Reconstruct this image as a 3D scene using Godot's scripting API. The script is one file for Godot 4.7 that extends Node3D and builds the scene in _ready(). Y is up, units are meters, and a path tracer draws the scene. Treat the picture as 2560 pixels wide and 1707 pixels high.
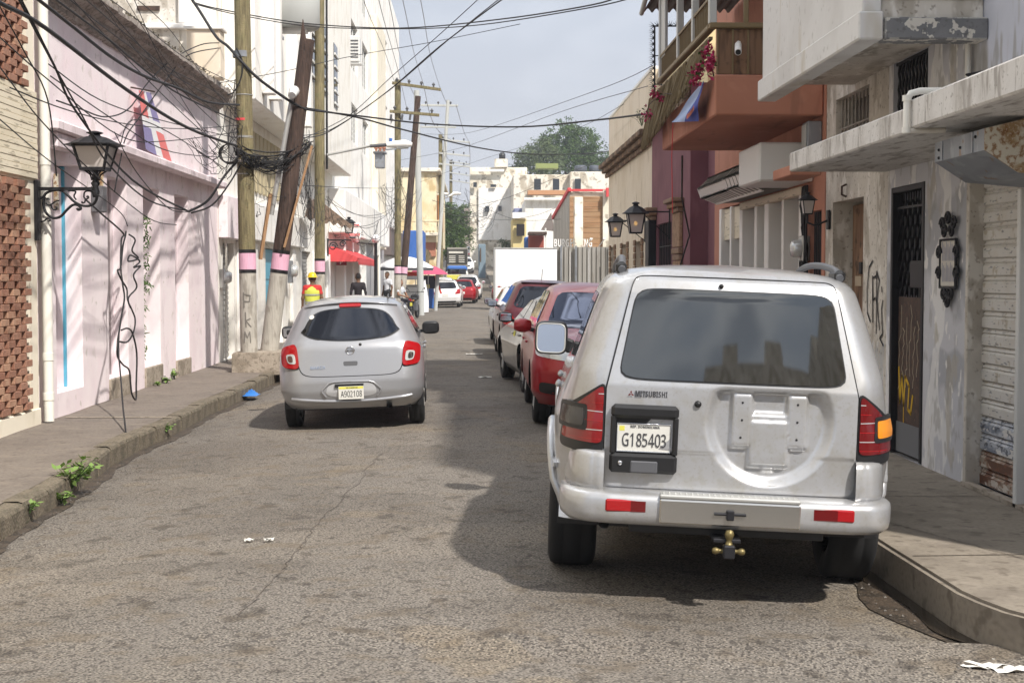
extends Node3D
# A street in an old colonial town, seen from the middle of the road. x is right, y up, the street runs to -z;
# "d" is always the distance down the street (d = -z).
const FOCAL := 3556.0
const XL := -4.7        # house fronts on the left
const XR := 3.65        # house fronts on the right
var eye := Vector3(0, 1.72, 0)
var fwd: Vector3
var rgt: Vector3
var upv: Vector3
var mats := {}
var names := {}
var bumps := {}
var rng := RandomNumberGenerator.new()

# ---------- positions: a pixel of the 2560 x 1707 photograph is a direction; the plane it touches gives the distance
func ray(px, py) -> Vector3:
	return fwd * FOCAL + rgt * (px - 1280.0) - upv * (py - 853.5)
func on_x(px, py, x) -> Vector3:
	var r = ray(px, py)
	return eye + r * (x / r.x)
func on_ground(px, py, y) -> Vector3:
	var r = ray(px, py)
	return eye + r * ((y - eye.y) / r.y)
func on_d(px, py, d) -> Vector3:
	var r = ray(px, py)
	return eye + r * (-d / r.z)
func W(x, y, d) -> Vector3:
	return Vector3(x, y, -d)

# ---------- mesh collector
class MB:
	var st := SurfaceTool.new()
	var xf := Transform3D()
	var n := 0
	func _init():
		st.begin(Mesh.PRIMITIVE_TRIANGLES)
		st.set_smooth_group(-1)
	func smooth(on := true):
		st.set_smooth_group(0 if on else -1)
		return self
	func tri(a, b, c):
		st.add_vertex(xf * a); st.add_vertex(xf * b); st.add_vertex(xf * c)
		n += 1
		return self
	func quad(a, b, c, d):
		tri(a, b, c)
		tri(a, c, d)
		return self
	func quad_uv(a, b, c, d, u0 := 0.0, v0 := 0.0, u1 := 1.0, v1 := 1.0):
		var P = [a, b, c, d]
		var U = [Vector2(u0, v1), Vector2(u1, v1), Vector2(u1, v0), Vector2(u0, v0)]
		for k in [0, 1, 2, 0, 2, 3]:
			st.set_uv(U[k])
			st.add_vertex(xf * P[k])
		n += 2
		return self
	func box(c: Vector3, s: Vector3, bev := 0.0, b := Basis()):
		var h = s * 0.5
		var e = minf(bev, minf(h.x, minf(h.y, h.z)) * 0.9)
		var V = {}
		for sx in [-1, 1]:
			for sy in [-1, 1]:
				for sz in [-1, 1]:
					var k = Vector3(sx, sy, sz)
					if e <= 0.0:
						V[[k, 0]] = c + b * (k * h)
					else:
						for a in 3:
							var q = h - Vector3.ONE * e
							q[a] = h[a]
							V[[k, a]] = c + b * (k * q)
		for a in 3:
			var u = (a + 1) % 3
			var w = (a + 2) % 3
			for sg in [-1, 1]:
				var ps = []
				for pr in [[-1, -1], [1, -1], [1, 1], [-1, 1]]:
					var k = Vector3()
					k[a] = sg
					k[u] = pr[0] * -sg
					k[w] = pr[1]
					ps.append(V[[k, a if e > 0.0 else 0]])
				quad(ps[0], ps[1], ps[2], ps[3])
			if e > 0.0:
				for s1 in [-1, 1]:
					for s2 in [-1, 1]:
						var k0 = Vector3()
						var k1 = Vector3()
						k0[a] = -1; k1[a] = 1
						k0[u] = s1; k1[u] = s1
						k0[w] = s2; k1[w] = s2
						if s1 * s2 > 0:
							quad(V[[k0, u]], V[[k1, u]], V[[k1, w]], V[[k0, w]])
						else:
							quad(V[[k0, w]], V[[k1, w]], V[[k1, u]], V[[k0, u]])
		if e > 0.0:
			for sx in [-1, 1]:
				for sy in [-1, 1]:
					for sz in [-1, 1]:
						var k = Vector3(sx, sy, sz)
						if sx * sy * sz > 0:
							tri(V[[k, 0]], V[[k, 2]], V[[k, 1]])
						else:
							tri(V[[k, 0]], V[[k, 1]], V[[k, 2]])
		return self
	# box given by its two corners
	func box2(a: Vector3, b: Vector3, bev := 0.0):
		return box((a + b) * 0.5, (b - a).abs(), bev)
	func bar(a: Vector3, b: Vector3, w: float, h: float, bev := 0.0):
		var f = (b - a)
		var l = f.length()
		f = f / l
		var side = f.cross(Vector3.UP)
		if side.length() < 0.01:
			side = Vector3.RIGHT
		side = side.normalized()
		return box((a + b) * 0.5, Vector3(w, h, l), bev, Basis(side, side.cross(f), -f))
	# polygon (Vector2 list) swept along an axis: origin o, axes u and v span the polygon, w is the sweep
	func prism(poly: Array, o: Vector3, u: Vector3, v: Vector3, w: Vector3, smooth_sides := false):
		var pk = PackedVector2Array(poly)
		var ix = Geometry2D.triangulate_polygon(pk)
		for k in range(0, ix.size(), 3):
			var a = pk[ix[k]]
			var b = pk[ix[k + 1]]
			var c = pk[ix[k + 2]]
			tri(o + u * a.x + v * a.y, o + u * b.x + v * b.y, o + u * c.x + v * c.y)
			tri(o + u * a.x + v * a.y + w, o + u * c.x + v * c.y + w, o + u * b.x + v * b.y + w)
		if smooth_sides:
			st.set_smooth_group(1)
		for k in pk.size():
			var a = pk[k]
			var b = pk[(k + 1) % pk.size()]
			var A = o + u * a.x + v * a.y
			var B = o + u * b.x + v * b.y
			quad(A, B, B + w, A + w)
		if smooth_sides:
			st.set_smooth_group(-1)
		return self
	func tube(pts: Array, rad, sides := 6, caps := true):
		st.set_smooth_group(1)
		var rings = []
		var up = Vector3.UP
		for k in pts.size():
			var t: Vector3 = (pts[mini(k + 1, pts.size() - 1)] - pts[maxi(k - 1, 0)]).normalized()
			if absf(t.dot(up)) > 0.95:
				up = Vector3.RIGHT if absf(t.x) < 0.9 else Vector3.BACK
			var e1 = t.cross(up).normalized()
			var e2 = e1.cross(t)
			up = e2
			var r = rad[k] if rad is Array else rad
			var ring = []
			for j in sides:
				var a = TAU * j / sides
				ring.append(pts[k] + (e1 * cos(a) + e2 * sin(a)) * r)
			rings.append(ring)
		for k in pts.size() - 1:
			for j in sides:
				var j2 = (j + 1) % sides
				quad(rings[k][j], rings[k][j2], rings[k + 1][j2], rings[k + 1][j])
		st.set_smooth_group(-1)
		if caps:
			for k in [0, pts.size() - 1]:
				for j in range(1, sides - 1):
					if k == 0:
						tri(rings[k][0], rings[k][j + 1], rings[k][j])
					else:
						tri(rings[k][0], rings[k][j], rings[k][j + 1])
		return self
	# profile: [radius, height] pairs turned about the local y axis at o; b turns the whole
	func lathe(prof: Array, o: Vector3, sides := 16, b := Basis(), sm := true):
		st.set_smooth_group(1 if sm else -1)
		for k in prof.size() - 1:
			for j in sides:
				var a0 = TAU * j / sides
				var a1 = TAU * (j + 1) / sides
				var p = []
				for q in [[k, a0], [k, a1], [k + 1, a1], [k + 1, a0]]:
					var r = prof[q[0]][0]
					p.append(o + b * Vector3(cos(q[1]) * r, prof[q[0]][1], sin(q[1]) * r))
				if prof[k][0] < 1e-5:
					tri(p[0], p[3], p[2])
				elif prof[k + 1][0] < 1e-5:
					tri(p[0], p[2], p[1])
				else:
					quad(p[0], p[3], p[2], p[1])
		st.set_smooth_group(-1)
		return self
	# sheet of nu x nv cells from a function (u, v in 0..1) -> Vector3
	func sheet(nu: int, nv: int, f: Callable, sm := true, uv := false):
		var g = []
		for i in nu + 1:
			var row = []
			for j in nv + 1:
				row.append(f.call(float(i) / nu, float(j) / nv))
			g.append(row)
		st.set_smooth_group(1 if sm else -1)
		for i in nu:
			for j in nv:
				if uv:
					var P = [g[i][j], g[i + 1][j], g[i + 1][j + 1], g[i][j + 1]]
					var U = [Vector2(float(i) / nu, 1.0 - float(j) / nv), Vector2(float(i + 1) / nu, 1.0 - float(j) / nv), Vector2(float(i + 1) / nu, 1.0 - float(j + 1) / nv), Vector2(float(i) / nu, 1.0 - float(j + 1) / nv)]
					for k in [0, 1, 2, 0, 2, 3]:
						st.set_uv(U[k])
						st.add_vertex(xf * P[k])
					n += 2
				else:
					quad(g[i][j], g[i + 1][j], g[i + 1][j + 1], g[i][j + 1])
		st.set_smooth_group(-1)
		return self
	# flat ribbon along points lying on a plane with normal nn
	func ribbon(pts: Array, w: float, nn: Vector3):
		for k in pts.size() - 1:
			var t: Vector3 = (pts[k + 1] - pts[k])
			var e = t.cross(nn).normalized() * w * 0.5
			t = t.normalized() * w * 0.3
			quad(pts[k] - e - t, pts[k] + e - t, pts[k + 1] + e + t, pts[k + 1] - e + t)
		return self
	func mesh() -> ArrayMesh:
		st.generate_normals()
		return st.commit()

func numbered(called: String) -> String:
	var k = names.get(called, 0)
	names[called] = k + 1
	return called if k == 0 else "%s_%03d" % [called, k]
func obj(called: String, m: MB, mat: Material, parent: Node3D = null) -> MeshInstance3D:
	return obj_mesh(called, m.mesh(), mat, parent)
func obj_mesh(called: String, me: Mesh, mat: Material, parent: Node3D = null) -> MeshInstance3D:
	var o := MeshInstance3D.new()
	o.mesh = me
	o.material_override = mat
	if parent == null:
		o.name = numbered(called)
		add_child(o)
	else:
		o.name = called
		parent.add_child(o, true)
	return o
func tag(o: Node3D, label: String, category: String, group := ""):
	o.set_meta("label", label)
	o.set_meta("category", category)
	if group:
		o.set_meta("group", group)
	return o
func structure(o: Node3D):
	o.set_meta("kind", "structure")
	return o
func stuff(o: Node3D, label := ""):
	o.set_meta("kind", "stuff")
	if label:
		o.set_meta("label", label)
	return o
func thing(called: String, label: String, category: String, at := Vector3.ZERO, group := "") -> Node3D:
	var o := Node3D.new()
	o.name = numbered(called)
	add_child(o)
	o.position = at
	tag(o, label, category, group)
	return o
# text as thin raised letters, centred; basis columns: right, up, out
func text(called: String, s: String, height: float, mat: Material, parent: Node3D, xf: Transform3D, width := 0.0, depth := 0.002, font := "Droid Sans", bold := true):
	var tm := TextMesh.new()
	var sf := SystemFont.new()
	sf.font_names = PackedStringArray([font])
	sf.font_weight = 700 if bold else 400
	tm.font = sf
	tm.text = s
	tm.font_size = 32
	tm.pixel_size = 0.01
	tm.depth = 0.01
	tm.curve_step = 1.5
	var bb = tm.get_aabb()
	var o := MeshInstance3D.new()
	o.mesh = tm
	o.material_override = mat
	o.name = called
	parent.add_child(o, true)
	var k = height / maxf(bb.size.y, 0.001)
	var kx = k if width <= 0.0 else width / maxf(bb.size.x, 0.001)
	o.transform = xf * Transform3D(Basis.from_scale(Vector3(kx, k, depth / 0.01)), Vector3.ZERO) * Transform3D(Basis(), -(bb.position + bb.size * 0.5))
	return o

# ---------- materials
func mat(key: String, col := Color.WHITE, rough := 0.8, metal := 0.0, spec := 0.5) -> StandardMaterial3D:
	if mats.has(key):
		return mats[key]
	var m := StandardMaterial3D.new()
	m.resource_name = key
	m.albedo_color = col
	m.roughness = rough
	m.metallic = metal
	m.metallic_specular = spec
	m.cull_mode = BaseMaterial3D.CULL_DISABLED
	mats[key] = m
	return m
func noise_bytes(freq: float, sd: int, w: int, h: int, stretch := 1.0, kind := 0) -> PackedByteArray:
	var n := FastNoiseLite.new()
	n.noise_type = FastNoiseLite.TYPE_SIMPLEX_SMOOTH if kind != 1 else FastNoiseLite.TYPE_CELLULAR
	n.seed = sd
	n.frequency = freq / w
	n.fractal_octaves = 4 if kind == 0 else 1
	var im: Image
	if stretch > 1.0:
		im = n.get_seamless_image(w, maxi(8, int(h / stretch)))
		im.resize(w, h, Image.INTERPOLATE_CUBIC)
	elif stretch < 1.0:
		im = n.get_seamless_image(maxi(8, int(w * stretch)), h)
		im.resize(w, h, Image.INTERPOLATE_CUBIC)
	else:
		im = n.get_seamless_image(w, h)
	im.convert(Image.FORMAT_L8)
	return im.get_data()
# a weathered surface: base colour, then layers [freq per tile, seed, lo, hi, colour, amount, stretch, kind]
func layered(base: Color, layers: Array, w := 512, h := 512) -> Image:
	var r := PackedFloat32Array(); r.resize(w * h); r.fill(base.r)
	var g := PackedFloat32Array(); g.resize(w * h); g.fill(base.g)
	var b := PackedFloat32Array(); b.resize(w * h); b.fill(base.b)
	for L in layers:
		var nb = noise_bytes(L[0], L[1], w, h, L[6] if L.size() > 6 else 1.0, L[7] if L.size() > 7 else 0)
		var lo = L[2] * 255.0
		var inv = 1.0 / maxf(1.0, (L[3] - L[2]) * 255.0)
		var cr = L[4].r
		var cg = L[4].g
		var cb = L[4].b
		var am = L[5]
		var lut := PackedFloat32Array(); lut.resize(256)
		for k in 256:
			lut[k] = clampf((k - lo) * inv, 0.0, 1.0) * am
		for k in w * h:
			var t = lut[nb[k]]
			if t > 0.0:
				r[k] += (cr - r[k]) * t
				g[k] += (cg - g[k]) * t
				b[k] += (cb - b[k]) * t
	var out := PackedByteArray(); out.resize(w * h * 3)
	for k in w * h:
		out[k * 3] = int(clampf(r[k], 0, 1) * 255.0)
		out[k * 3 + 1] = int(clampf(g[k], 0, 1) * 255.0)
		out[k * 3 + 2] = int(clampf(b[k], 0, 1) * 255.0)
	return Image.create_from_data(w, h, false, Image.FORMAT_RGB8, out)
func weather(key: String, base: Color, layers: Array, tile: float, rough := 0.85, bump := 0.0, bump_freq := 60.0, size := 256) -> StandardMaterial3D:
	if mats.has(key):
		return mats[key]
	var m = mat(key, Color.WHITE, rough)
	m.albedo_texture = ImageTexture.create_from_image(layered(base, layers, size, size))
	m.uv1_triplanar = true
	m.uv1_world_triplanar = true
	m.uv1_scale = Vector3.ONE / tile
	m.uv1_triplanar_sharpness = 8.0
	if bump > 0.0:
		m.heightmap_enabled = true
		if not bumps.has(bump_freq):
			bumps[bump_freq] = ImageTexture.create_from_image(Image.create_from_data(256, 256, false, Image.FORMAT_L8, noise_bytes(bump_freq, 77, 256, 256)))
		m.heightmap_texture = bumps[bump_freq]
		m.heightmap_scale = bump
	return m
func C(h: String) -> Color:
	return Color.html(h)

# ---------- the lie of the land
func hill(d: float) -> float:
	var t = maxf(0.0, d - 85.0)
	return 0.05 * (t - 15.0 * (1.0 - exp(-t / 15.0)))
func bend(d: float) -> float:
	var t = maxf(0.0, d - 80.0)
	return -0.00012 * t * t
func road_y(x: float, d: float) -> float:
	var u = clampf((x + 0.43) / 2.78, -1.3, 1.3)
	return 0.09 * (1.0 - u * u) - 0.05 + hill(d)
func kerb_l(d: float) -> float:
	var w = 0.02 * sin(d * 1.3) + 0.012 * sin(d * 3.7)
	if d < 9.0:
		return -3.12 + w
	if d < 14.0:
		return lerpf(-3.12, -3.4, (d - 9.0) / 5.0) + w
	return lerpf(-3.4, -3.3, clampf((d - 14.0) / 10.0, 0, 1)) + w
func kerb_r(d: float) -> float:
	return 2.36 + 0.012 * sin(d * 2.1) + (0.0 if d > 7.0 else 0.9 * pow((7.0 - d) / 1.0, 2.0))

func make_camera_sky_sun():
	fwd = Vector3(sin(deg_to_rad(1.44981)) * cos(deg_to_rad(2.63169)), -sin(deg_to_rad(2.63169)), -cos(deg_to_rad(1.44981)) * cos(deg_to_rad(2.63169)))
	rgt = Vector3(cos(deg_to_rad(1.44981)), 0, sin(deg_to_rad(1.44981)))
	upv = rgt.cross(fwd)
	var cam := Camera3D.new()
	cam.name = "camera"
	add_child(cam)
	cam.transform = Transform3D(Basis(rgt, upv, -fwd), eye)
	cam.fov = rad_to_deg(2.0 * atan(853.5 / FOCAL))
	cam.near = 0.1
	cam.far = 2000.0
	cam.current = true
	var to_sun = Vector3(0.53, 1.0, 0.76).normalized()
	var sun := DirectionalLight3D.new()
	sun.name = "sun"
	add_child(sun)
	sun.look_at_from_position(Vector3.ZERO, -to_sun)
	sun.light_energy = 1.0
	sun.light_angular_distance = 1.6
	sun.light_color = Color(1.0, 0.975, 0.94)
	sun.shadow_enabled = true
	sun.directional_shadow_max_distance = 300.0
	# a hazy tropical sky with broken cloud
	var w := 1024
	var h := 512
	var fine := FastNoiseLite.new()
	fine.seed = 5
	fine.frequency = 2.6
	fine.fractal_octaves = 6
	fine.fractal_gain = 0.55
	var big := FastNoiseLite.new()
	big.seed = 11
	big.frequency = 1.1
	big.fractal_octaves = 3
	var px := PackedFloat32Array()
	px.resize(w * h * 3)
	for j in h:
		var el = PI * 0.5 - (j + 0.5) / h * PI
		var ce = cos(el)
		var se = sin(el)
		for i in w:
			var a = (i + 0.5) / w * TAU - PI
			var dir = Vector3(sin(a) * ce, se, -cos(a) * ce)
			var up = maxf(se, 0.0)
			var k = pow(1.0 - up, 3.0)
			var col = Vector3(0.34, 0.40, 0.50).lerp(Vector3(0.38, 0.387, 0.41), k)
			if se > -0.02:
				var q = dir / (up + 0.16)
				var nb = big.get_noise_2d(q.x + 3.0, q.z)
				var nf = fine.get_noise_3d(q.x, q.z, up * 2.0)
				var cov = smoothstep(-0.45, 0.15, nb + nf * 0.9)
				var thick = smoothstep(-0.08, 0.36, nb * 0.9 + nf * 1.4)
				var cc = Vector3(0.95, 0.945, 0.935).lerp(Vector3(0.2, 0.205, 0.225), thick)
				var s = maxf(dir.dot(to_sun), 0.0)
				cc *= 1.0 + 1.7 * pow(s, 6.0) * (1.0 - thick * 0.6) + 2.0 * pow(s, 40.0)
				col *= 1.0 + 0.5 * pow(s, 10.0)
				var low = smoothstep(0.33, 0.62, up)
				col = col.lerp(cc, cov * lerpf(0.04, 0.9, low))
			else:
				col = Vector3(0.25, 0.24, 0.22)
			var o = (j * w + i) * 3
			px[o] = col.x
			px[o + 1] = col.y
			px[o + 2] = col.z
	var im := Image.create_from_data(w, h, false, Image.FORMAT_RGBF, px.to_byte_array())
	var psm := PanoramaSkyMaterial.new()
	psm.panorama = ImageTexture.create_from_image(im)
	var sky := Sky.new()
	sky.sky_material = psm
	var env := Environment.new()
	env.background_mode = Environment.BG_SKY
	env.sky = sky
	env.ambient_light_source = Environment.AMBIENT_SOURCE_SKY
	env.tonemap_mode = Environment.TONE_MAPPER_LINEAR
	env.tonemap_exposure = 1.75
	env.sdfgi_enabled = true
	env.ssao_enabled = true
	env.ssil_enabled = true
	env.fog_enabled = true
	env.fog_density = 0.0007
	env.fog_light_color = Color(0.86, 0.88, 0.92)
	var we := WorldEnvironment.new()
	we.name = "environment"
	we.environment = env
	add_child(we)

func make_materials():
	weather("asphalt", C("77716a"), [[4, 1, 0.45, 0.8, C("6b665f"), 0.45], [2, 21, 0.5, 0.9, C("837c73"), 0.6], [11, 22, 0.68, 0.8, C("5a534c"), 0.35], [150, 2, 0.52, 0.74, C("92897d"), 0.8, 1.0, 2], [170, 3, 0.56, 0.75, C("332e2a"), 0.75, 1.0, 2], [230, 4, 0.68, 0.8, C("b5aca0"), 0.7, 1.0, 2], [60, 24, 0.7, 0.8, C("3f3a36"), 0.5, 1.0, 2], [9, 25, 0.6, 0.8, C("6e6150"), 0.4]], 3.4, 0.9, 0.22, 128.0, 1024)
	# wear that runs over metres: oil-darkened lanes, paler worn strips and old repairs
	var wear := layered(Color(0.93, 0.93, 0.93), [[3, 301, 0.5, 0.75, Color(0.83, 0.82, 0.81), 0.7], [2, 302, 0.5, 0.8, Color(1.0, 0.99, 0.97), 0.9], [5, 303, 0.66, 0.7, Color(0.76, 0.75, 0.74), 0.4], [4, 304, 0.7, 0.73, Color(1.0, 0.96, 0.88), 0.5], [30, 305, 0.74, 0.78, Color(0.62, 0.6, 0.58), 0.6]], 512, 512)
	mats.asphalt.detail_enabled = true
	mats.asphalt.detail_blend_mode = BaseMaterial3D.BLEND_MODE_MUL
	mats.asphalt.detail_uv_layer = BaseMaterial3D.DETAIL_UV_2
	mats.asphalt.detail_albedo = ImageTexture.create_from_image(wear)
	mats.asphalt.uv2_triplanar = true
	mats.asphalt.uv2_world_triplanar = true
	mats.asphalt.uv2_scale = Vector3.ONE / 11.0
	weather("offwhite_plaster", C("efece5"), [[3, 43, 0.5, 0.85, C("e2ddd2"), 0.6], [8, 44, 0.66, 0.85, C("cdc6b8"), 0.5, 3.0]], 3.5, 0.9, 0.1, 30.0)
	weather("pavement_left", C("7a7168"), [[3, 5, 0.4, 0.8, C("6e655d"), 0.7], [8, 6, 0.55, 0.85, C("80766c"), 0.6], [60, 7, 0.55, 0.8, C("5a5049"), 0.4, 1.0, 2], [14, 8, 0.7, 0.8, C("514840"), 0.5], [5, 19, 0.64, 0.7, C("847a6e"), 0.5]], 2.2, 0.9, 0.25, 50.0)
	weather("pavement_right", C("877e71"), [[3, 9, 0.4, 0.8, C("756c61"), 0.7], [7, 10, 0.6, 0.85, C("978d80"), 0.6], [60, 11, 0.55, 0.8, C("6f665a"), 0.4, 1.0, 2], [12, 12, 0.68, 0.8, C("5e554a"), 0.6]], 2.4, 0.88, 0.25, 50.0)
	weather("kerb", C("6f6556"), [[4, 13, 0.4, 0.75, C("514a3e"), 0.8], [18, 14, 0.6, 0.8, C("4b4a38"), 0.6], [50, 15, 0.5, 0.8, C("9a8f7e"), 0.4, 1.0, 2]], 1.2, 0.92, 0.6, 40.0)
	weather("gutter_dirt", C("4a4036"), [[5, 16, 0.4, 0.7, C("2f2a24"), 0.8], [40, 17, 0.6, 0.8, C("6d6052"), 0.6, 1.0, 2]], 1.0, 0.55, 0.6, 40.0)
	weather("soil", C("6b6150"), [[6, 18, 0.4, 0.7, C("57503f"), 0.8]], 5.0, 0.95)
	weather("pink_plaster", C("f3e8ea"), [[2, 31, 0.45, 0.8, C("e9dadf"), 0.7], [5, 32, 0.62, 0.85, C("dbcdd1"), 0.5, 2.0], [6, 33, 0.72, 0.82, C("d0c6c3"), 0.5], [3, 34, 0.6, 0.9, C("f2dfe5"), 0.6], [12, 35, 0.82, 0.86, C("bdb5ac"), 0.5]], 3.4, 0.9, 0.12, 30.0, 512)
	weather("pink_trim", C("e9dbdf"), [[3, 36, 0.5, 0.8, C("c9bcbf"), 0.6], [7, 37, 0.68, 0.82, C("bdb1b0"), 0.5, 3.0]], 2.4, 0.9)
	weather("eave_grey", C("a39a92"), [[3, 38, 0.4, 0.75, C("7d746c"), 0.8, 0.25], [12, 39, 0.55, 0.75, C("5c554e"), 0.6], [30, 40, 0.6, 0.8, C("c5bdb4"), 0.5]], 1.6, 0.95, 0.7, 30.0)
	weather("step_concrete", C("a59a8c"), [[4, 41, 0.45, 0.8, C("7d7365"), 0.7], [16, 42, 0.6, 0.8, C("665d50"), 0.6]], 1.4, 0.95, 0.5, 40.0)
	weather("cream_plaster", C("eae2d0"), [[3, 43, 0.5, 0.85, C("dcd2bd"), 0.6], [8, 44, 0.65, 0.85, C("c9bfa9"), 0.5, 3.0]], 3.5, 0.9, 0.1, 30.0)
	weather("cream_boards", C("e2d8c2"), [[3, 45, 0.5, 0.85, C("d2c6ac"), 0.6, 0.2], [30, 46, 0.72, 0.8, C("8f8672"), 0.6, 0.1]], 1.4, 0.85)
	weather("white_plaster", C("f2f0ec"), [[2, 47, 0.5, 0.9, C("e3e0da"), 0.7, 2.0], [7, 48, 0.66, 0.85, C("cfcac2"), 0.5, 3.0]], 5.0, 0.9, 0.1, 30.0)
	weather("beige_plaster", C("e2d5c2"), [[2, 49, 0.5, 0.85, C("d4c4ac"), 0.6], [8, 50, 0.68, 0.85, C("ab9a80"), 0.4, 3.0]], 3.5, 0.9, 0.1, 30.0)
	weather("grey_plaster", C("c4c4c9"), [[2, 51, 0.48, 0.6, C("a3a4aa"), 0.8], [3, 52, 0.58, 0.62, C("e2e1e0"), 0.85, 2.0], [6, 53, 0.7, 0.76, C("b0a99c"), 0.6, 2.5], [12, 54, 0.66, 0.8, C("8f8c88"), 0.4, 2.0], [18, 60, 0.74, 0.78, C("eae8e4"), 0.8, 2.5]], 2.6, 0.92, 0.15, 30.0, 512)
	weather("dirty_plaster", C("cfc9bf"), [[2, 55, 0.45, 0.75, C("b7b0a5"), 0.7], [5, 56, 0.58, 0.75, C("958c7f"), 0.55, 2.5], [10, 57, 0.62, 0.75, C("e3dfd8"), 0.7, 2.0], [30, 58, 0.7, 0.8, C("7a7166"), 0.5]], 2.2, 0.93, 0.3, 30.0, 512)
	weather("slab_white", C("cfcbc6"), [[3, 61, 0.5, 0.85, C("bdb8b2"), 0.6], [12, 62, 0.6, 0.76, C("857e76"), 0.6, 5.0], [5, 63, 0.68, 0.82, C("9d968d"), 0.45, 4.0], [30, 64, 0.76, 0.82, C("6a645b"), 0.45]], 1.6, 0.93, 0.2, 30.0, 512)
	weather("balcony_white", C("d4d2cf"), [[2, 65, 0.5, 0.85, C("c2bfbb"), 0.6], [6, 66, 0.68, 0.85, C("b0a48f"), 0.45, 4.0], [20, 67, 0.8, 0.84, C("a39f99"), 0.4]], 3.0, 0.92, 0.1, 30.0)
	weather("peeling_grey", C("79797a"), [[3, 68, 0.5, 0.8, C("646567"), 0.6], [3, 69, 0.55, 0.57, C("d8d4ca"), 0.95], [8, 70, 0.62, 0.64, C("cfcabe"), 0.9], [30, 71, 0.65, 0.8, C("55524e"), 0.4]], 1.5, 0.93, 0.2, 30.0, 512)
	weather("pale_blue_plaster", C("c3c6d2"), [[2, 72, 0.5, 0.8, C("b2b5c0"), 0.6], [4, 73, 0.6, 0.78, C("9d9a94"), 0.7, 3.0], [10, 74, 0.66, 0.8, C("86827b"), 0.5, 4.0]], 2.6, 0.92)
	weather("terracotta", C("b57d67"), [[2, 75, 0.5, 0.85, C("a67059"), 0.6], [7, 76, 0.66, 0.85, C("c38c76"), 0.5], [10, 77, 0.7, 0.85, C("8a6150"), 0.4, 4.0]], 3.0, 0.92, 0.08, 30.0)
	weather("maroon", C("7c5058"), [[2, 78, 0.5, 0.85, C("6d444c"), 0.6], [9, 79, 0.7, 0.85, C("8e646a"), 0.4, 3.0]], 3.0, 0.92, 0.08, 30.0)
	weather("old_brick", C("8f7560"), [[4, 80, 0.45, 0.8, C("75604f"), 0.7], [14, 81, 0.6, 0.8, C("b09a84"), 0.6]], 0.8, 0.95, 0.5, 30.0)
	weather("old_brick_b", C("a5866c"), [[4, 82, 0.45, 0.8, C("80664f"), 0.7], [14, 83, 0.6, 0.8, C("6f5a4a"), 0.6]], 0.8, 0.95, 0.5, 30.0)
	weather("cornice_brick", C("7a6453"), [[4, 84, 0.45, 0.75, C("544537"), 0.8], [16, 85, 0.6, 0.8, C("9b8672"), 0.6], [10, 86, 0.66, 0.8, C("3f382f"), 0.6]], 1.0, 0.95, 0.6, 30.0)
	for k in 3:
		weather("clay_%d" % k, [C("9f7662"), C("906855"), C("ad8870")][k], [[3, 90 + k, 0.45, 0.85, C("8a5845"), 0.5], [20, 94 + k, 0.6, 0.85, C("c49a80"), 0.45], [12, 97 + k, 0.7, 0.85, C("5e4438"), 0.4]], 0.7, 0.92, 0.3, 30.0, 256)
	weather("pole_wood", C("7d7356"), [[40, 101, 0.45, 0.75, C("5a523c"), 0.75, 12.0], [14, 102, 0.5, 0.8, C("948a66"), 0.6, 10.0], [3, 103, 0.5, 0.8, C("6a6a48"), 0.5]], 1.2, 0.92, 0.6, 30.0)
	weather("dark_wood", C("4a3a32"), [[40, 104, 0.45, 0.75, C("2d231e"), 0.8, 12.0], [14, 105, 0.5, 0.8, C("67534a"), 0.6, 10.0]], 1.2, 0.9, 0.6, 30.0)
	weather("raw_plank", C("a3805f"), [[30, 106, 0.45, 0.75, C("80603f"), 0.7, 12.0]], 1.0, 0.85)
	weather("pole_grey_paint", C("b3aea4"), [[30, 107, 0.5, 0.8, C("948f86"), 0.6, 10.0], [6, 108, 0.6, 0.8, C("807a70"), 0.6, 3.0]], 1.2, 0.9, 0.3, 30.0)
	weather("pink_band", C("dfaec3"), [[20, 109, 0.5, 0.8, C("cd97ae"), 0.6, 8.0]], 0.8, 0.9)
	weather("cladding_wood", C("7d5f48"), [[24, 110, 0.45, 0.75, C("5b4433"), 0.75, 10.0], [4, 111, 0.55, 0.8, C("94765b"), 0.6, 3.0], [5, 112, 0.66, 0.8, C("3d2f25"), 0.6]], 1.4, 0.85)
	weather("shutter_white", C("cfccc7"), [[3, 113, 0.5, 0.8, C("cbc5bc"), 0.6], [34, 114, 0.72, 0.75, C("75777b"), 0.75, 0.2], [7, 115, 0.68, 0.8, C("998a72"), 0.5]], 1.1, 0.7)
	weather("shutter_rust", C("a59788"), [[4, 116, 0.45, 0.6, C("5b3a2a"), 0.9, 0.4], [14, 117, 0.55, 0.7, C("7e4f36"), 0.7], [8, 118, 0.66, 0.7, C("d6d0c6"), 0.8, 0.4]], 0.9, 0.8)
	weather("shutter_blue", C("b9bcc3"), [[5, 119, 0.45, 0.6, C("6f7684"), 0.85, 0.4], [10, 120, 0.6, 0.65, C("dedbd5"), 0.9, 0.4], [14, 121, 0.66, 0.7, C("4c4f57"), 0.7, 0.5]], 0.9, 0.75)
	weather("roller_grey", C("9b9a97"), [[4, 122, 0.5, 0.8, C("84827e"), 0.6], [10, 123, 0.66, 0.8, C("6b675f"), 0.5]], 1.4, 0.7)
	weather("zinc", C("8f9399"), [[3, 124, 0.5, 0.8, C("787b80"), 0.7, 3.0], [10, 125, 0.66, 0.8, C("a9adb2"), 0.5, 4.0], [6, 126, 0.74, 0.8, C("8a6a4d"), 0.6]], 1.2, 0.55)
	mats["zinc"].metallic = 0.5
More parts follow.
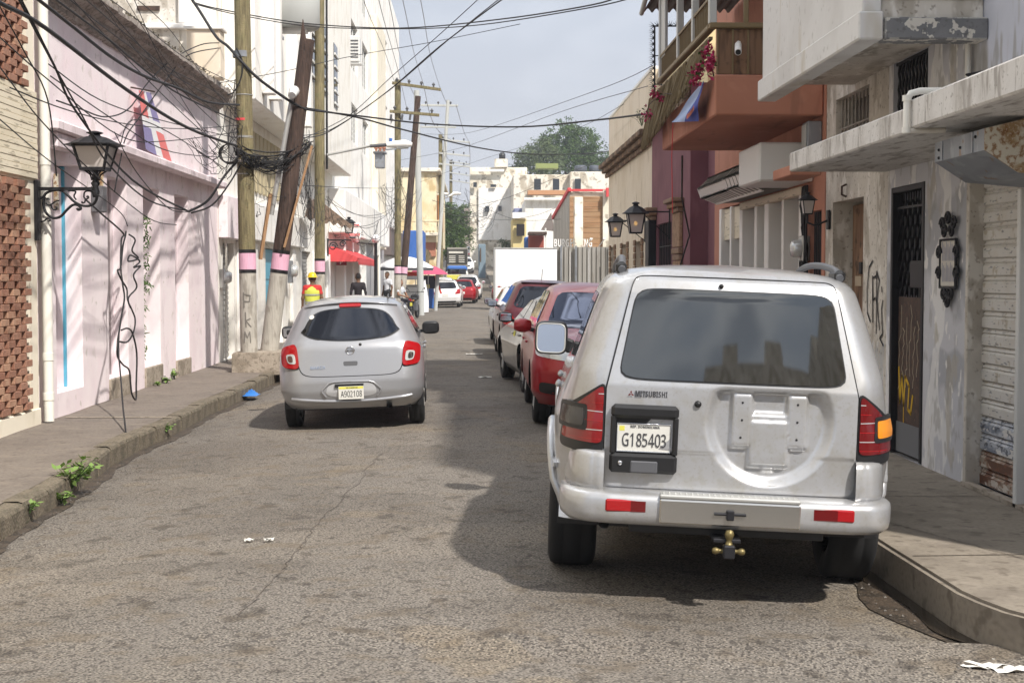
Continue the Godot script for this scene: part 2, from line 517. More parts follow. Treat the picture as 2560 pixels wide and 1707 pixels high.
	weather("rusty_cream", C("c9c3b2"), [[3, 127, 0.5, 0.68, C("8f6f47"), 0.8], [20, 128, 0.52, 0.66, C("7a5230"), 0.75], [40, 129, 0.6, 0.7, C("d6d1c4"), 0.6]], 0.9, 0.8)
	weather("rust_brown", C("4b3a32"), [[4, 130, 0.5, 0.8, C("352823"), 0.7], [14, 131, 0.62, 0.75, C("6a4c3b"), 0.6]], 1.0, 0.75)
	weather("corrugated", C("aaa7a1"), [[3, 132, 0.5, 0.8, C("94918b"), 0.7, 4.0], [10, 133, 0.68, 0.8, C("7d7469"), 0.5, 5.0]], 3.0, 0.6)
	mats["corrugated"].metallic = 0.3
	weather("stained_white", C("e9e3d6"), [[2, 134, 0.48, 0.8, C("d3c8b3"), 0.7], [5, 135, 0.58, 0.75, C("9a8d78"), 0.6, 2.0], [12, 136, 0.66, 0.78, C("756a5a"), 0.5]], 9.0, 0.93)
	weather("yellow_plaster", C("e6dabb"), [[2, 137, 0.5, 0.8, C("d3bb8c"), 0.6], [6, 138, 0.62, 0.8, C("b39868"), 0.5, 2.0]], 5.0, 0.93)
	weather("brown_siding", C("a0805f"), [[20, 139, 0.45, 0.8, C("84603f"), 0.7, 0.1], [6, 140, 0.5, 0.8, C("ac8462"), 0.6, 0.15]], 6.0, 0.85)
	weather("leaf", C("46602e"), [[4, 141, 0.4, 0.7, C("37501f"), 0.8], [9, 142, 0.55, 0.8, C("6c7f3c"), 0.7]], 3.0, 0.8)
	weather("leaf_dull", C("5c6b48"), [[4, 143, 0.4, 0.7, C("48573a"), 0.8], [9, 144, 0.55, 0.8, C("7c8658"), 0.7]], 4.0, 0.85)
	for key in ["leaf", "leaf_dull"]:
		mats[key].backlight_enabled = true
		mats[key].backlight = Color(0.25, 0.3, 0.1)
	mat("iron", C("26262a"), 0.55, 0.4)
	mat("cable", C("1c1b1d"), 0.6)
	mat("cable_grey", C("77767a"), 0.6)
	mat("rubber", C("1d1d1e"), 0.85)
	mat("plastic_black", C("1b1b1d"), 0.45)
	mat("dark_paint", C("55483e"), 0.7)
	mat("pvc_white", C("e6e3da"), 0.5)
	mat("concrete_pole", C("b4b6b3"), 0.9)
	mat("blue_door", C("54a3be"), 0.5)
	mat("blue_sign", C("3768b4"), 0.6)
	mat("red_cloth", C("cf4a4d"), 0.8)
	mat("maroon_cloth", C("b04a68"), 0.8)
	mat("white_cloth", C("e8e8ea"), 0.8)
	mat("aluminium", C("b9b9b6"), 0.45, 0.5)
	mat("rail_bronze", C("7b6a4c"), 0.6, 0.2)
	mat("chrome", C("d9dade"), 0.12, 1.0)
	mat("mirror", C("c9ced6"), 0.03, 1.0)
	mat("window_glass", C("20262a"), 0.06, 0.0, 0.7)
	mat("tail_red", C("a01218"), 0.1, 0.0, 0.6)
	mat("tail_dark_red", C("640a0e"), 0.15, 0.0, 0.6)
	mat("lamp_clear", C("cfd2d2"), 0.1, 0.3, 0.7)
	mat("amber", C("e08a16"), 0.15, 0.0, 0.6)
	mat("plate_white", C("d4d3cd"), 0.45)
	mat("plate_yellow", C("d9d35a"), 0.5)
	mat("letter_dark", C("3a3a3e"), 0.6)
	mat("grey_trim", C("55565a"), 0.5)
	mat("white_paint", C("eeece8"), 0.6)
	mat("white_frame", C("d9d9d6"), 0.5)
	for p in [["silver", "b6b7ba", 0.5], ["silver_march", "a4a5a9", 0.5], ["grey_metal", "85847f", 0.5], ["car_red", "a0141f", 0.25], ["car_maroon", "5d222c", 0.3], ["car_white", "e9e9e8", 0.0], ["car_brown", "6d4a3c", 0.3]]:
		var m = mat(p[0], C(p[1]), 0.34 if p[2] > 0.4 else 0.3, p[2])
		m.clearcoat_enabled = true
		m.clearcoat = 0.8 if p[2] > 0.4 else 0.5
		m.clearcoat_roughness = 0.06
	# road dust on the near silver paint
	mats.silver.albedo_color = Color.WHITE
	mats.silver.albedo_texture = ImageTexture.create_from_image(layered(C("b8b9bc"), [[4, 310, 0.5, 0.8, C("aeaca8"), 0.6], [14, 311, 0.6, 0.8, C("a9a59d"), 0.4], [60, 312, 0.72, 0.8, C("9c978e"), 0.4]], 256, 256))
	mats.silver.uv1_triplanar = true
	mats.silver.uv1_world_triplanar = true
	mats.silver.uv1_scale = Vector3.ONE / 1.3
	for g in [["car_glass", "727270", 0.03], ["car_glass_dark", "47494f", 0.03], ["car_glass_blue", "3a4256", 0.04]]:
		mat(g[0], C(g[1]), g[2], 1.0, 0.5)

func make_ground():
	var m := MB.new()
	m.sheet(30, 60, func(u, v):
		var d = lerpf(-60.0, 420.0, v)
		var x = lerpf(-260.0, 260.0, u)
		return W(x, hill(d) * (1.0 + 0.004 * maxf(x, 0.0)) - 0.16, d))
	structure(obj("ground", m, mats.soil))
	# the road: worn asphalt with a crown
	m = MB.new()
	m.sheet(24, 120, func(u, v):
		var d = -30.0 + 100.0 * v
		var a = kerb_l(d) - 0.1
		var b = minf(kerb_r(d) + 0.05, 12.0)
		if d < 6.2:
			a = lerpf(a, -14.0, clampf((6.2 - d) / 2.0, 0, 1)) if d < 3.0 else a
			b = 14.0
		if d > 41.0:
			b = 6.0
		var x = lerpf(a, b, u)
		return W(x, road_y(x, d), d))
	structure(obj("road", m, mats.asphalt))
	m = MB.new()
	m.sheet(12, 70, func(u, v):
		var d = 70.0 + 230.0 * v
		var x = lerpf(-6.0, 1.45, u) if d > 79.0 else lerpf(-14.0, 14.0, u)
		return W(x + bend(d), road_y(clampf(x, -3.2, 2.35), d) - 0.004, d))
	structure(obj("far_road", m, mats.asphalt))
	# pavements with kerbs built stone by stone
	var pl = structure(obj("pavement_left", MB.new().sheet(8, 80, func(u, v):
		var d = -5.0 + 75.0 * v
		var x = lerpf(XL - 0.3, kerb_l(d) - 0.14, u)
		return W(x, 0.135 + 0.006 * sin(d * 2.3 + x * 3.0), d)), mats.pavement_left))
	var d = 6.0
	while d < 46.0:
		var l = rng.randf_range(0.52, 0.66)
		var k := MB.new()
		var a = kerb_l(d)
		var b = kerb_l(d + l)
		var j = rng.randf_range(-0.008, 0.008)
		var t = 0.14 + rng.randf_range(-0.012, 0.006)
		var g = 0.006
		var prof = [Vector2(-0.16, -0.12), Vector2(0.0, -0.12), Vector2(0.0, t - 0.035), Vector2(-0.012, t - 0.01), Vector2(-0.04, t), Vector2(-0.16, t)]
		for q in prof.size() - 1:
			k.quad(W(a + prof[q].x + j, prof[q].y, d + g), W(a + prof[q + 1].x + j, prof[q + 1].y, d + g), W(b + prof[q + 1].x + j, prof[q + 1].y, d + l - g), W(b + prof[q].x + j, prof[q].y, d + l - g))
		k.quad(W(a - 0.16 + j, -0.12, d + g), W(a + j, -0.12, d + g), W(a + j, t - 0.02, d + g), W(a - 0.16 + j, t, d + g))
		k.quad(W(b - 0.16 + j, -0.12, d + l - g), W(b + j, -0.12, d + l - g), W(b + j, t - 0.02, d + l - g), W(b - 0.16 + j, t, d + l - g))
		obj("kerb_stone", k, mats.kerb, pl)
		d += l
	# joint across the left pavement with crumbled white mortar
	obj("joint", MB.new().box2(W(-4.6, 0.14, 15.95), W(-3.42, 0.146, 15.99)), mats.step_concrete, pl)
	var gl := MB.new()
	gl.sheet(3, 160, func(u, v):
		var dd = 5.0 + 50.0 * v
		var x = kerb_l(dd) - 0.01 + u * (0.1 + 0.02 * sin(dd * 1.7) + 0.025 * sin(dd * 7.1))
		return W(x, road_y(x, dd) + 0.006 + 0.012 * (1.0 - u), dd))
	structure(obj("gutter_left", gl, mats.gutter_dirt))
	# right pavement: one poured slab with a rounded corner
	var poly = [Vector2(XR + 0.4, 41.0), Vector2(kerb_r(41.0), 41.0)]
	var dd = 40.0
	while dd > 7.0:
		poly.append(Vector2(kerb_r(dd) + rng.randf_range(-0.006, 0.006), dd))
		dd -= 0.5
	for q in [[6.9, 2.37], [6.7, 2.40], [6.5, 2.45], [6.35, 2.53], [6.22, 2.65], [6.14, 2.8], [6.1, 3.0], [6.08, 3.4], [6.05, 4.5], [6.0, 7.0], [6.4, 7.0], [7.0, 4.3]]:
		poly.append(Vector2(q[1], q[0]))
	m = MB.new()
	m.prism(poly, Vector3(0, -0.14, 0), Vector3.RIGHT, Vector3.FORWARD, Vector3(0, 0.295, 0))
	var top = []
	for p in poly:
		top.append(p + (Vector2(0.03, 0) if p.x < XR else Vector2(0, 0.03)))
	m.prism(top, Vector3(0, 0.15, 0), Vector3.RIGHT, Vector3.FORWARD, Vector3(0, 0.02, 0))
	var pr = structure(obj("pavement_right", m, mats.pavement_right))
	# scored joints and a crack in the slab
	for q in [[7.75, 7.8], [9.9, 9.86], [12.1, 12.1], [14.6, 14.6], [18.0, 18.0]]:
		obj("joint", MB.new().quad(W(2.42, 0.1735, q[0]), W(2.42, 0.1735, q[0] + 0.012), W(3.64, 0.1735, q[1] + 0.012), W(3.64, 0.1735, q[1])), mats.gutter_dirt, pr)
	var cr := MB.new()
	var cp = []
	for k in 26:
		cp.append(W(2.55 + 0.035 * k + rng.randf_range(-0.012, 0.012), 0.1745, 8.95 - 0.1 * k + rng.randf_range(-0.02, 0.02)))
	cr.ribbon(cp, 0.007, Vector3.UP)
	obj("crack", cr, mats.gutter_dirt, pr)
	gl = MB.new()
	gl.sheet(3, 120, func(u, v):
		var e = 6.25 + 33.0 * v
		var x = kerb_r(maxf(e, 6.6)) + 0.01 - u * (0.2 + 0.07 * sin(e * 1.9) + 0.04 * sin(e * 5.3))
		return W(x, road_y(x, e) + 0.006 + 0.01 * (1.0 - u), e))
	var gr = structure(obj("gutter_right", gl, mats.gutter_dirt))
	# standing water in the gutter and two damp patches on the slab
	var wet = mat("wet", C("2c2620"), 0.06)
	var pud := MB.new()
	pud.sheet(2, 60, func(u, v):
		var e = 6.3 + 4.0 * v
		var x = kerb_r(maxf(e, 6.6)) - 0.005 - u * (0.1 + 0.03 * sin(e * 4.0))
		return W(x, -0.029 + 0.0 * u, e))
	structure(obj("puddle", pud, wet))

func scatter_litter():
	var white = mat("dirty_paper", C("d8d6d0"), 0.8)
	# grit, leaf scraps and pebbles that collect along the kerbs
	var grit := MB.new()
	for k in 1100:
		var dd = 6.2 + 34.0 * pow(rng.randf(), 1.6)
		var left = rng.randf() < 0.6
		var off = absf(rng.randfn()) * 0.28
		var x = kerb_l(dd) + 0.04 + off if left else kerb_r(maxf(dd, 6.6)) - 0.05 - off
		var s = rng.randf_range(0.004, 0.012)
		var p = W(x, road_y(x, dd) + 0.012, dd)
		grit.tri(p + Vector3(-s, 0, s), p + Vector3(s, 0, s * 0.6), p + Vector3(0, s * 0.9, 0))
		grit.tri(p + Vector3(s, 0, s * 0.6), p + Vector3(0, 0, -s), p + Vector3(0, s * 0.9, 0))
	stuff(tag(obj("grit", grit, mats.gutter_dirt), "loose grit and pebbles gathered along the kerbs", "grit"))
	# fine cracks in the asphalt
	for q in [[-2.6, 9.2, 1.6, 9.9], [-1.2, 7.0, -0.9, 13.5], [0.2, 13.8, -3.0, 12.4], [-2.9, 18.5, 0.3, 19.3]]:
		var cm := MB.new()
		var pts := []
		var n = 60
		var wx = 0.0
		for j in n + 1:
			wx = wx * 0.85 + rng.randf_range(-0.025, 0.025)
			var x = lerpf(q[0], q[2], j / float(n)) + wx
			var dd = lerpf(q[1], q[3], j / float(n)) + wx * 1.3
			pts.append(W(x, road_y(x, dd) + 0.004, dd))
		cm.ribbon(pts, 0.005, Vector3.UP)
		obj("crack", cm, mats.gutter_dirt, get_node("road"))
	# paper and plastic scraps on the road
	var k = 0
	for q in [[2462, 1645, 0.13], [2530, 1650, 0.13], [1185, 891, 0.22], [1212, 950, 0.13], [622, 1367, 0.018], [672, 1367, 0.022], [478, 985, 0.0]]:
		if q[2] == 0.0:
			continue
		var p = on_ground(q[0], q[1], 0.0)
		p.y = road_y(p.x, -p.z) + 0.006
		var m := MB.new()
		var s = q[2]
		m.sheet(5, 5, func(u, v): return p + Vector3((u - 0.5) * s * 1.5 + 0.02 * sin(v * 7.0 + k), 0.012 + 0.012 * sin(u * 9.0 + k) * cos(v * 7.0 + 2.0 * k), (v - 0.5) * s * 0.7 + 0.02 * sin(u * 5.0)))
		tag(obj("litter_scrap", m, white), ["crumpled white scrap lying against the rounded kerb corner", "white plastic scrap beside the rounded kerb end", "white paper scrap on the asphalt beside the parked sedan", "small white scrap on the asphalt near the red car", "tiny white scrap lying on the open asphalt", "tiny white scrap lying on the open asphalt"][k], "litter", "scraps on the road")
		k += 1
	var b := MB.new()
	var bp = W(-3.22, 0.0, 20.4)
	b.sheet(8, 8, func(u, v): return bp + Vector3((u - 0.5) * 0.2, 0.02 + 0.1 * sin(u * PI) * sin(v * PI) * (0.6 + 0.4 * sin(u * 17.0 + v * 13.0)), (v - 0.5) * 0.42))
	tag(obj("plastic_bag", b, mat("blue_bag", C("2f78c8"), 0.35)), "crumpled blue plastic bag in the gutter", "bag")

# ---------- houses: a front wall with real openings, reveals, and a closed body behind
# X is the front plane, s points out to the street (+1 on the left side, -1 on the right); holes are [d0, d1, y0, y1]
func facade(m: MB, X: float, s: float, d0: float, d1: float, y0: float, y1: float, holes: Array, rev := 0.2, deep := 6.0):
	var ds = [d0, d1]
	var ys = [y0, y1]
	for h in holes:
		ds.append(h[0]); ds.append(h[1])
		ys.append(h[2]); ys.append(h[3])
	ds.sort()
	ys.sort()
	for i in ds.size() - 1:
		if ds[i + 1] - ds[i] < 0.001:
			continue
		for j in ys.size() - 1:
			if ys[j + 1] - ys[j] < 0.001:
				continue
			var cd = (ds[i] + ds[i + 1]) * 0.5
			var cy = (ys[j] + ys[j + 1]) * 0.5
			var open = false
			for h in holes:
				if cd > h[0] and cd < h[1] and cy > h[2] and cy < h[3]:
					open = true
			if not open:
				m.quad(W(X, ys[j], ds[i]), W(X, ys[j + 1], ds[i]), W(X, ys[j + 1], ds[i + 1]), W(X, ys[j], ds[i + 1]))
	var B = X - s * rev
	for h in holes:
		m.quad(W(X, h[2], h[0]), W(X, h[3], h[0]), W(B, h[3], h[0]), W(B, h[2], h[0]))
		m.quad(W(X, h[2], h[1]), W(X, h[3], h[1]), W(B, h[3], h[1]), W(B, h[2], h[1]))
		m.quad(W(X, h[3], h[0]), W(X, h[3], h[1]), W(B, h[3], h[1]), W(B, h[3], h[0]))
		m.quad(W(X, h[2], h[0]), W(X, h[2], h[1]), W(B, h[2], h[1]), W(B, h[2], h[0]))
	for e in [d0, d1]:
		m.quad(W(X, y0, e), W(X, y1, e), W(B, y1, e), W(B, y0, e))
	m.quad(W(X, y1, d0), W(X, y1, d1), W(B, y1, d1), W(B, y1, d0))
	m.box2(W(B, y0, d0), W(X - s * deep, y1, d1))
	return m
# a box standing on a front wall, from offset o0 to o1 out of it
func fb(m: MB, X: float, s: float, d0: float, d1: float, y0: float, y1: float, o0: float, o1: float, bev := 0.0):
	return m.box2(W(X + s * o0, y0, d0), W(X + s * o1, y1, d1), bev)
func roller(parent: Node3D, called: String, X: float, s: float, d0: float, d1: float, y0: float, y1: float, off: float, step: float, material_of: Callable, bulge := 0.02):
	var sh := Node3D.new()
	sh.name = called
	parent.add_child(sh, true)
	var y = y0
	var k = 0
	while y < y1 - 0.01:
		var h = minf(step, y1 - y)
		var m := MB.new()
		# one rolled slat: a shallow S with a rib
		var pf = [Vector2(0.0, 0.0), Vector2(bulge, h * 0.1), Vector2(bulge, h * 0.62), Vector2(bulge * 0.2, h * 0.74), Vector2(bulge * 0.75, h * 0.82), Vector2(bulge * 0.2, h * 0.92), Vector2(0.0, h)]
		for q in pf.size() - 1:
			m.quad(W(X + s * (off + pf[q].x), y + pf[q].y, d0), W(X + s * (off + pf[q + 1].x), y + pf[q + 1].y, d0), W(X + s * (off + pf[q + 1].x), y + pf[q + 1].y, d1), W(X + s * (off + pf[q].x), y + pf[q].y, d1))
		obj("slat", m, material_of.call(k, y), sh)
		y += step
		k += 1
	return sh
func lantern(parent: Node3D, at: Vector3, r: float, h: float, lit := false):
	# a four sided street lantern, base of the glass at at.y; glass tapers down
	var top = r
	var bot = r * 0.66
	var g := MB.new()
	var fr := MB.new()
	for k in 4:
		var a0 = TAU * (k + 0.5) / 4.0
		var a1 = TAU * (k + 1.5) / 4.0
		var t0 = at + Vector3(cos(a0) * top, h, sin(a0) * top)
		var t1 = at + Vector3(cos(a1) * top, h, sin(a1) * top)
		var b0 = at + Vector3(cos(a0) * bot, 0, sin(a0) * bot)
		var b1 = at + Vector3(cos(a1) * bot, 0, sin(a1) * bot)
		g.quad(t0, t1, b1, b0)
		fr.bar(b0, t0, r * 0.09, r * 0.09)
		fr.bar(b0, b1, r * 0.12, r * 0.12)
		fr.bar(t0, t1, r * 0.14, r * 0.14)
	var milk = mat("milk_glass", C("cfc8c4"), 0.35)
	milk.transparency = BaseMaterial3D.TRANSPARENCY_ALPHA
	milk.albedo_color.a = 0.85
	obj("glass", g, milk, parent)
	obj("frame", fr, mats.iron, parent)
	var rf := MB.new()
	rf.lathe([[0.0, h * 1.62], [r * 0.1, h * 1.62], [r * 0.34, h * 1.56], [r * 0.34, h * 1.52], [r * 0.2, h * 1.47], [r * 0.26, h * 1.40], [r * 0.55, h * 1.33], [r * 0.85, h * 1.18], [r * 1.08, h * 1.06], [r * 1.22, h * 1.03], [r * 1.22, h * 1.0], [0.0, h * 1.0]], at, 8, Basis(Vector3.UP, TAU / 16), false)
	obj("roof", rf, mats.iron, parent)
	if lit:
		var bm = mat("bulb_glow", C("ffd27a"), 0.4)
		bm.emission_enabled = true
		bm.emission = C("ffc35a")
		bm.emission_energy_multiplier = 1.6
		obj("bulb", MB.new().lathe([[0.0, -0.05], [0.03, -0.03], [0.035, 0.0], [0.02, 0.035], [0.0, 0.045]], at + Vector3(0, h * 0.5, 0), 10), bm, parent)

func left_houses():
	# --- house with the clay brick screens
	var t = thing("brick_screen_house", "cream house front with pierced screens of staggered clay bricks", "house")
	var m := MB.new()
	facade(m, XL, 1, 4.0, 15.36, -0.1, 8.0, [[13.25, 15.1, 0.33, 2.72], [13.25, 15.1, 3.68, 6.6]], 0.22)
	obj("wall", m, mats.cream_plaster, t)
	obj("screen_backing", fb(fb(MB.new(), XL, 1, 13.26, 15.09, 0.34, 2.71, -0.215, -0.2), XL, 1, 13.26, 15.09, 3.69, 6.59, -0.215, -0.2), mats.cream_plaster, t)
	var bm = MB.new().box(Vector3.ZERO, Vector3(0.15, 0.069, 0.235), 0.004).mesh()
	for zone in [[0.33, 2.70], [3.68, 5.0]]:
		var y = zone[0] + 0.037
		var row = 0
		while y < zone[1]:
			var d = 13.45 + (0.18 if row % 2 else 0.0)
			while d < 15.0:
				var b = obj_mesh("brick", bm, mats["clay_%d" % rng.randi_range(0, 2)], t)
				b.position = W(XL - 0.075 + 0.05 + rng.randf_range(-0.004, 0.004), y, d)
				b.rotation.y = rng.randf_range(-0.03, 0.03)
				d += 0.36
			y += 0.0742
			row += 1
	for k in 15:
		obj("board", fb(MB.new(), XL, 1, 12.0, 15.34, 2.75 + k * 0.0615, 2.75 + k * 0.0615 + 0.057, 0.002, 0.03 + 0.004 * (k % 2), 0.003), mats.cream_boards, t)
	obj("base_plinth", fb(MB.new(), XL, 1, 9.0, 15.34, -0.1, 0.31, 0.002, 0.03, 0.01), mats.cream_plaster, t)
	var p = thing("drain_pipe", "white plastic rain pipe running down beside the clay brick screen", "pipe")
	obj("pipe", MB.new().tube([W(XL + 0.07, 0.15, 15.47), W(XL + 0.07, 3.0, 15.47), W(XL + 0.07, 7.5, 15.47)], 0.055, 14), mats.pvc_white, p)
	for y in [0.42, 0.85, 2.95]:
		obj("coupling", MB.new().tube([W(XL + 0.07, y - 0.04, 15.47), W(XL + 0.07, y + 0.04, 15.47)], 0.062, 14), mats.pvc_white, p)

	# --- the long pink house
	t = thing("pink_house", "long single-storey house in faded pink plaster with four narrow doorways", "house")
	m = MB.new()
	var doors = [[16.02, 17.1, 0.4, 3.02], [18.3, 19.32, 0.4, 3.0], [20.25, 21.3, 0.42, 3.0], [22.35, 23.4, 0.4, 3.0]]
	facade(m, XL, 1, 15.55, 26.05, -0.1, 4.8, doors, 1.7)
	obj("wall", m, mats.pink_plaster, t)
	# doors
	mat("faded_door", C("8d8485"), 0.8)
	for k in 4:
		var q = doors[k]
		var dm = [mats.pink_trim, mats.faded_door, mats.faded_door, mats.faded_door][k]
		if k == 2:
			obj("doorstep", fb(MB.new(), XL, 1, q[0] - 0.02, q[1] + 0.02, -0.05, q[2] - 0.003, -0.25, 0.03, 0.012), mats.step_concrete, t)
			continue
		var dr = obj("door", fb(MB.new(), XL, 1, q[0] + 0.02, q[1] - 0.02, q[2], q[3] - 0.02, -0.255, -0.22, 0.006), dm, t)
		if k != 2:
			obj("frame", fb(fb(MB.new(), XL, 1, q[0], q[0] + (0.42 if k == 0 else 0.07), q[2], q[3], -0.25, -0.19 if k == 0 else -0.17, 0.005), XL, 1, q[1] - 0.05, q[1], q[2], q[3], -0.25, -0.19, 0.005), [mats.blue_door, mats.pink_trim, mats.pink_trim, mats.pink_trim][k], dr)
		if k > 0:
			obj("doorstep", fb(MB.new(), XL, 1, q[0] - 0.02, q[1] + 0.02, -0.05, q[2] - 0.003, -0.25, 0.03, 0.012), mats.step_concrete, t)
	# a moss-grown crack in the ruined doorway
	var mossy := MB.new()
	for k in 500:
		var y = rng.randf_range(0.5, 2.6)
		var c = W(XL - 0.2 + rng.randf_range(-0.02, 0.16) * (1.0 if y > 1.5 else 0.3), y, 20.75 + rng.randfn(0.0, 0.13))
		var a = Vector3(rng.randf_range(-1, 1), rng.randf_range(-1.4, 0.2), rng.randf_range(-1, 1)).normalized() * rng.randf_range(0.03, 0.09)
		var b = a.cross(Vector3(rng.randf(), rng.randf(), 1)).normalized() * 0.012
		mossy.quad(c - b, c + b, c + a + b * 0.3, c + a - b * 0.3)
	stuff(tag(obj("creeper", mossy, mats.leaf), "green creeper hanging in the dark ruined doorway", "plant"))
	# ledge and the upper wall line
	obj("ledge", fb(MB.new(), XL, 1, 15.56, 26.0, 3.3, 3.42, 0.003, 0.19, 0.02), mats.pink_trim, t)
	obj("ledge_support", fb(MB.new(), XL, 1, 15.7, 16.5, 3.12, 3.298, 0.003, 0.14, 0.02), mats.pink_trim, t)
	# crumbling grey eaves: stepped profile
	m = MB.new()
	var pf = [Vector2(0.0, 4.66), Vector2(0.05, 4.68), Vector2(0.06, 4.73), Vector2(0.12, 4.76), Vector2(0.13, 4.82), Vector2(0.22, 4.87), Vector2(0.23, 4.92), Vector2(0.31, 4.95), Vector2(0.31, 5.03), Vector2(0.0, 5.12)]
	for k in 53:
		var a = 15.56 + k * 0.198
		var poly = []
		for q in pf:
			poly.append(q + Vector2(rng.randf_range(-0.008, 0.008), rng.randf_range(-0.008, 0.008)) + (Vector2(0.0, rng.randf_range(-0.04, 0.015)) if q.y > 5.0 else Vector2.ZERO))
		m.prism(poly, W(XL + 0.002, 0, a), Vector3.RIGHT, Vector3.UP, Vector3(0, 0, -0.199))
	obj("eaves", m, mats.eave_grey, t)
	obj("roof", MB.new().box2(W(XL - 0.02, 4.8, 15.58), W(XL - 6.0, 5.06, 26.02)), mats.eave_grey, t)
	var weeds := MB.new()
	for k in 700:
		var c = W(XL + rng.randf_range(0.1, 0.31), 5.03 + rng.randf_range(-0.02, 0.03), rng.randf_range(15.8, 26.0))
		var a = Vector3(rng.randf_range(-1, 1), rng.randf_range(0.2, 1.0), rng.randf_range(-1, 1)).normalized() * rng.randf_range(0.02, 0.06)
		var b = a.cross(Vector3(0.3, 0.2, 1)).normalized() * 0.012
		weeds.tri(c - b, c + b, c + a)
	stuff(tag(obj("eaves_weeds", weeds, mat("dry_weed", C("4a4436"), 0.95)), "dry weeds and grime growing along the grey eaves", "weeds"))

	# --- cream building behind and beyond the pink house
	t = thing("cream_building", "off-white multi-storey building with projecting upper floor behind the leaning poles", "building")
	m = MB.new()
	var holes = [[26.55, 27.75, 0.15, 2.35], [31.9, 33.5, 0.1, 2.35], [38.6, 40.6, 0.1, 2.4]]
	facade(m, XL, 1, 26.1, 47.2, -0.1, 13.0, holes, 0.22, 9.0)
	obj("wall", m, mats.offwhite_plaster, t)
	roller(t, "roller_shutter", XL, 1, 26.6, 27.7, 0.16, 2.34, -0.12, 0.1, func(_k, _y): return mats.roller_grey)
	var bd = obj("door", fb(MB.new(), XL, 1, 31.95, 33.45, 0.12, 2.33, -0.1, -0.06, 0.006), mats.blue_door, t)
	for k in 3:
		obj("panel", fb(MB.new(), XL, 1, 32.1, 33.3, 0.25 + 0.7 * k, 0.85 + 0.7 * k, -0.058, -0.045, 0.006), mats.blue_door, bd)
	roller(t, "roller_shutter", XL, 1, 38.65, 40.55, 0.12, 2.38, -0.12, 0.11, func(_k, _y): return mats.roller_grey)
	# sign boxes over the shop fronts
	obj("pink_fascia", fb(MB.new(), XL, 1, 26.12, 29.0, 2.42, 3.2, 0.003, 0.17, 0.01), mats.pink_plaster, t)
	obj("white_fascia", fb(MB.new(), XL, 1, 29.02, 38.3, 2.46, 3.22, 0.003, 0.19, 0.01), mats.white_plaster, t)
	for q in [[28.0, 28.3], [28.7, 30.2], [34.0, 34.5], [36.0, 36.6], [41.0, 41.5], [44.5, 45.2]]:
		obj("pilaster", fb(MB.new(), XL, 1, q[0], q[1], -0.1, 2.4, 0.003, 0.09, 0.01), mats.white_plaster, t)
	# projecting storey with slot windows between white fins
	obj("upper_floor", fb(MB.new(), XL, 1, 26.6, 46.8, 4.98, 12.9, 0.003, 0.62, 0.02), mats.offwhite_plaster, t)
	for q in [[27.4, 27.75], [28.35, 28.65], [31.0, 31.3], [33.4, 33.8]]:
		obj("fin", fb(MB.new(), XL, 1, q[0], q[1], 5.2, 12.5, 0.62, 0.85, 0.01), mats.white_plaster, t)
	for q in [[27.85, 28.25], [29.6, 30.2], [32.0, 32.8], [35.4, 36.4], [38.2, 39.2], [41.2, 42.2]]:
		var wn = obj("window", fb(MB.new(), XL, 1, q[0], q[1], 6.6, 8.4, 0.6, 0.64, 0.0), mats.window_glass, t)
		for k in 5:
			obj("louvre", fb(MB.new(), XL, 1, q[0], q[1], 6.66 + 0.35 * k, 6.72 + 0.35 * k, 0.64, 0.68), mats.white_frame, wn)
	for k in 9:
		obj("louvre_panel", fb(MB.new(), XL, 1, 29.3 + 0.55 * k, 29.7 + 0.55 * k, 3.5, 4.75, 0.003, 0.05, 0.01), mat("khaki_trim", C("b5a98a"), 0.85), t)
	# side wall over the pink roof: grey concrete panel in a white frame, a beige box below
	var D = 26.1
	m = MB.new()
	m.box2(W(-9.0, 5.1, D - 0.05), W(-5.35, 8.0, D - 0.002))
	obj("concrete_panel", m, mats.dirty_plaster, t)
	m = MB.new()
	m.box2(W(-5.35, 6.26, D - 0.16), W(-5.18, 8.0, D - 0.003), 0.01)
	m.box2(W(-7.0, 6.17, D - 0.16), W(-5.18, 6.258, D - 0.003), 0.01)
	obj("window_frame", m, mats.white_paint, t)
	obj("rusty_vent", MB.new().box2(W(-6.1, 6.5, D - 0.09), W(-5.7, 6.58, D - 0.051)), mats.rust_brown, t)
	obj("balcony_box", MB.new().box2(W(-5.15, 5.25, D - 0.45), W(-4.55, 6.1, D - 0.003), 0.015), mats.beige_plaster, t)
	obj("balcony_lid", MB.new().box2(W(-5.2, 6.1, D - 0.5), W(-4.5, 6.16, D - 0.003), 0.01), mats.offwhite_plaster, t)
	# round tank bottom that shows under the top edge
	obj("water_tank", MB.new().lathe([[0.0, 6.05], [0.42, 6.07], [0.46, 6.12], [0.46, 7.2], [0.0, 7.3]], W(-3.6, 0.62, 29.0), 24), mats.concrete_pole, t)
	obj("tank_bracket", MB.new().box2(W(-4.1, 6.62, 28.8), W(-3.4, 6.68, 29.2)), mats.white_frame, t)

	# --- white building
	t = thing("white_building", "tall white building with two rows of dark louvred windows", "building")
	m = MB.new()
	var wins = []
	for q in [[48.6, 52.3], [54.2, 57.1], [59.5, 62.5]]:
		wins.append([q[0], q[1], 9.6, 11.45])
		wins.append([q[0], q[1], 6.85, 8.3])
		wins.append([q[0], q[1], 12.6, 14.2])
	facade(m, XL, 1, 47.3, 72.0, -0.1, 16.0, wins, 0.25, 9.0)
	obj("wall", m, mats.white_plaster, t)
